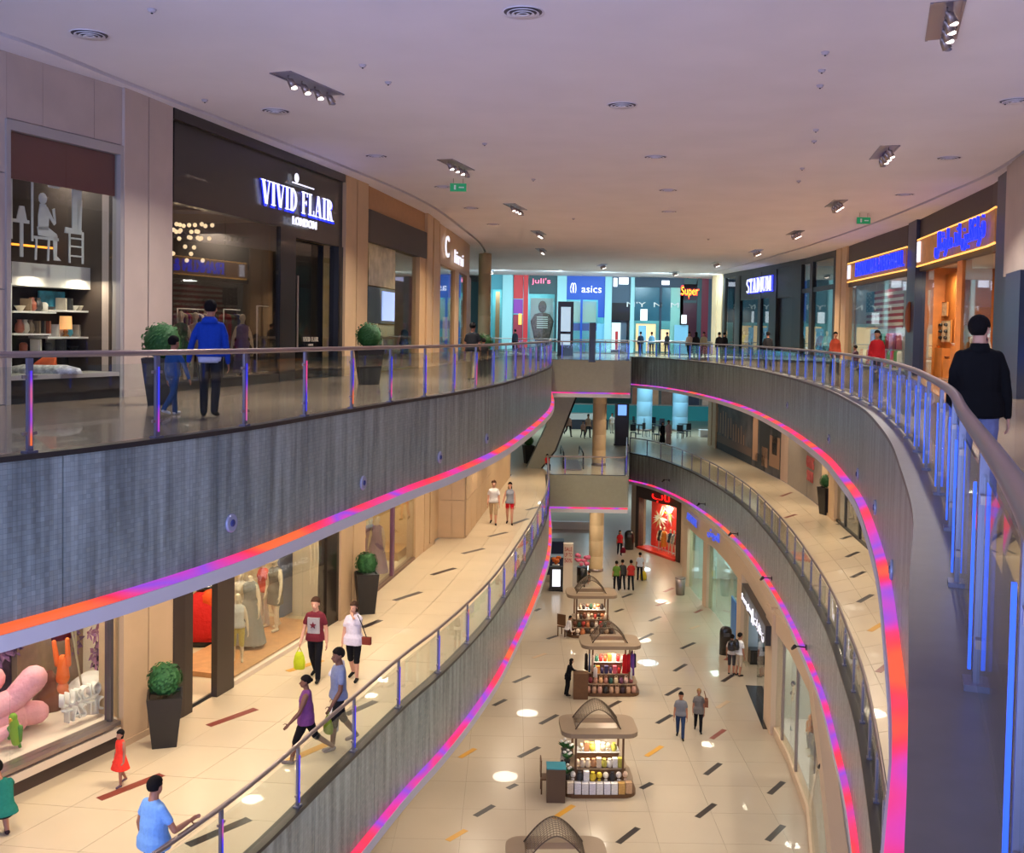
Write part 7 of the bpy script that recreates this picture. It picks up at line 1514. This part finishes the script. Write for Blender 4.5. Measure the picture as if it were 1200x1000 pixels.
for r_, i_, nm in ((r15, i15, 'large black backpack on the visitor in white'), (r16, i16, 'dark backpack on the second visitor')):
    q = wmat(r_) @ (i_['sp'](.1) + Vector((0, -.2, 0))); t = thing('backpack', nm, 'bag', tuple(q), r_.rotation_euler.z); b = MB(); loft(b, [((0, 0, 0), .13, .08), ((0, 0, .1), .16, .11), ((0, 0, .32), .14, .09), ((0, 0, .42), .07, .05)], 12); b.build('bag_body', mBlk, t); MB().box((0, -.1, .14), (.2, .05, .16)).build('pocket', mBlk, t)
for px, yf, yh, c, lab, kw in ((722, 692, 657, (95, 125, 50), 'person in a green shirt in the ground floor group', {}), (729, 691, 655.5, (60, 58, 58), 'person in a dark grey jacket beside the green shirt', {'sleeve': 'long'}), (739, 692, 656, (180, 50, 45), 'person in a red shirt in the ground floor group', {}), (749.5, 680.5, 647, (205, 205, 215), 'person in a white shirt carrying a yellow bag', {}), (726, 651, 621, (205, 40, 45), 'woman in a red top walking alone with a red bag', {'female': True, 'hstyle': 'long'})):
    rr, ii = man(lab, px, yf, yh, L0, top=c, bot=(26, 28, 36), walk=9, vox=.02, face=5 if 'alone' not in lab else 180, **kw)
    if 'yellow bag' in lab: held_bag('yellow carrier bag swinging from the person in white', rr, ii, 'R', (220, 180, 50), (.4, .2, .5))
    if 'alone' in lab: held_bag('dark red handbag of the woman walking alone', rr, ii, 'L', (110, 20, 40), (.35, .15, .35))
# kiosk staff
man('woman with long black hair in pale clothes seated at the giftware kiosk', 662, 905, 862, L0, face=160, top=(200, 190, 185), bot=(60, 55, 60), sleeve='long', hstyle='long', female=True, vox=.016, HH=1.4, L=(80, 80), R=(80, 80))
man('woman in white leaning on the counter of the trinket kiosk', 664, 748, 714, L0, face=-60, top=(230, 225, 222), bot=(70, 40, 30), sleeve='long', hstyle='tail', female=True, vox=.016, L=(80, 80), R=(80, 80), lean=20)
man('seated customer in black behind the pink lilies', 690, 690, 665, L0, face=90, top=(30, 30, 34), bot=BK, vox=.022, L=(70, 75), R=(70, 75))
# far middle level
for px, yf, yh, c, b_, lab, kw in ((666, 512, 484, (185, 150, 140), (35, 35, 45), 'striding person in a pink top with a blue bag beyond the bridge', {'walk': 26}), (689, 513, 485, (200, 170, 150), (50, 50, 60), 'man in a beige shirt beyond the middle bridge', {'walk': 14}), (683, 514, 493, (190, 150, 140), (80, 80, 90), 'child walking beside the man in beige', {'walk': 14}), (717, 508, 484, (215, 205, 200), (190, 180, 175), 'person in white left of the tall totem', {}),
                               (776, 519, 494, (16, 16, 20), (16, 16, 20), 'woman in a black robe on the far middle level', {'hstyle': 'scarf', 'dress': (.02, .15), 'female': True, 'sleeve': 'long'}), (783, 521, 492, (195, 170, 165), (180, 160, 155), 'person in a long pale robe beside the black robe', {'dress': (.03, .13), 'sleeve': 'long'}), (641, 551, 527, (190, 35, 40), (40, 40, 50), 'seated person in red by the escalator', {'L': (80, 80), 'R': (80, 80)})):
    man(lab, px, yf, yh, L1, top=c, bot=b_, vox=.024, face=200, **kw)
# ------------------------------------------------------------------ tidy up
bpy.data.scenes.remove(TS)
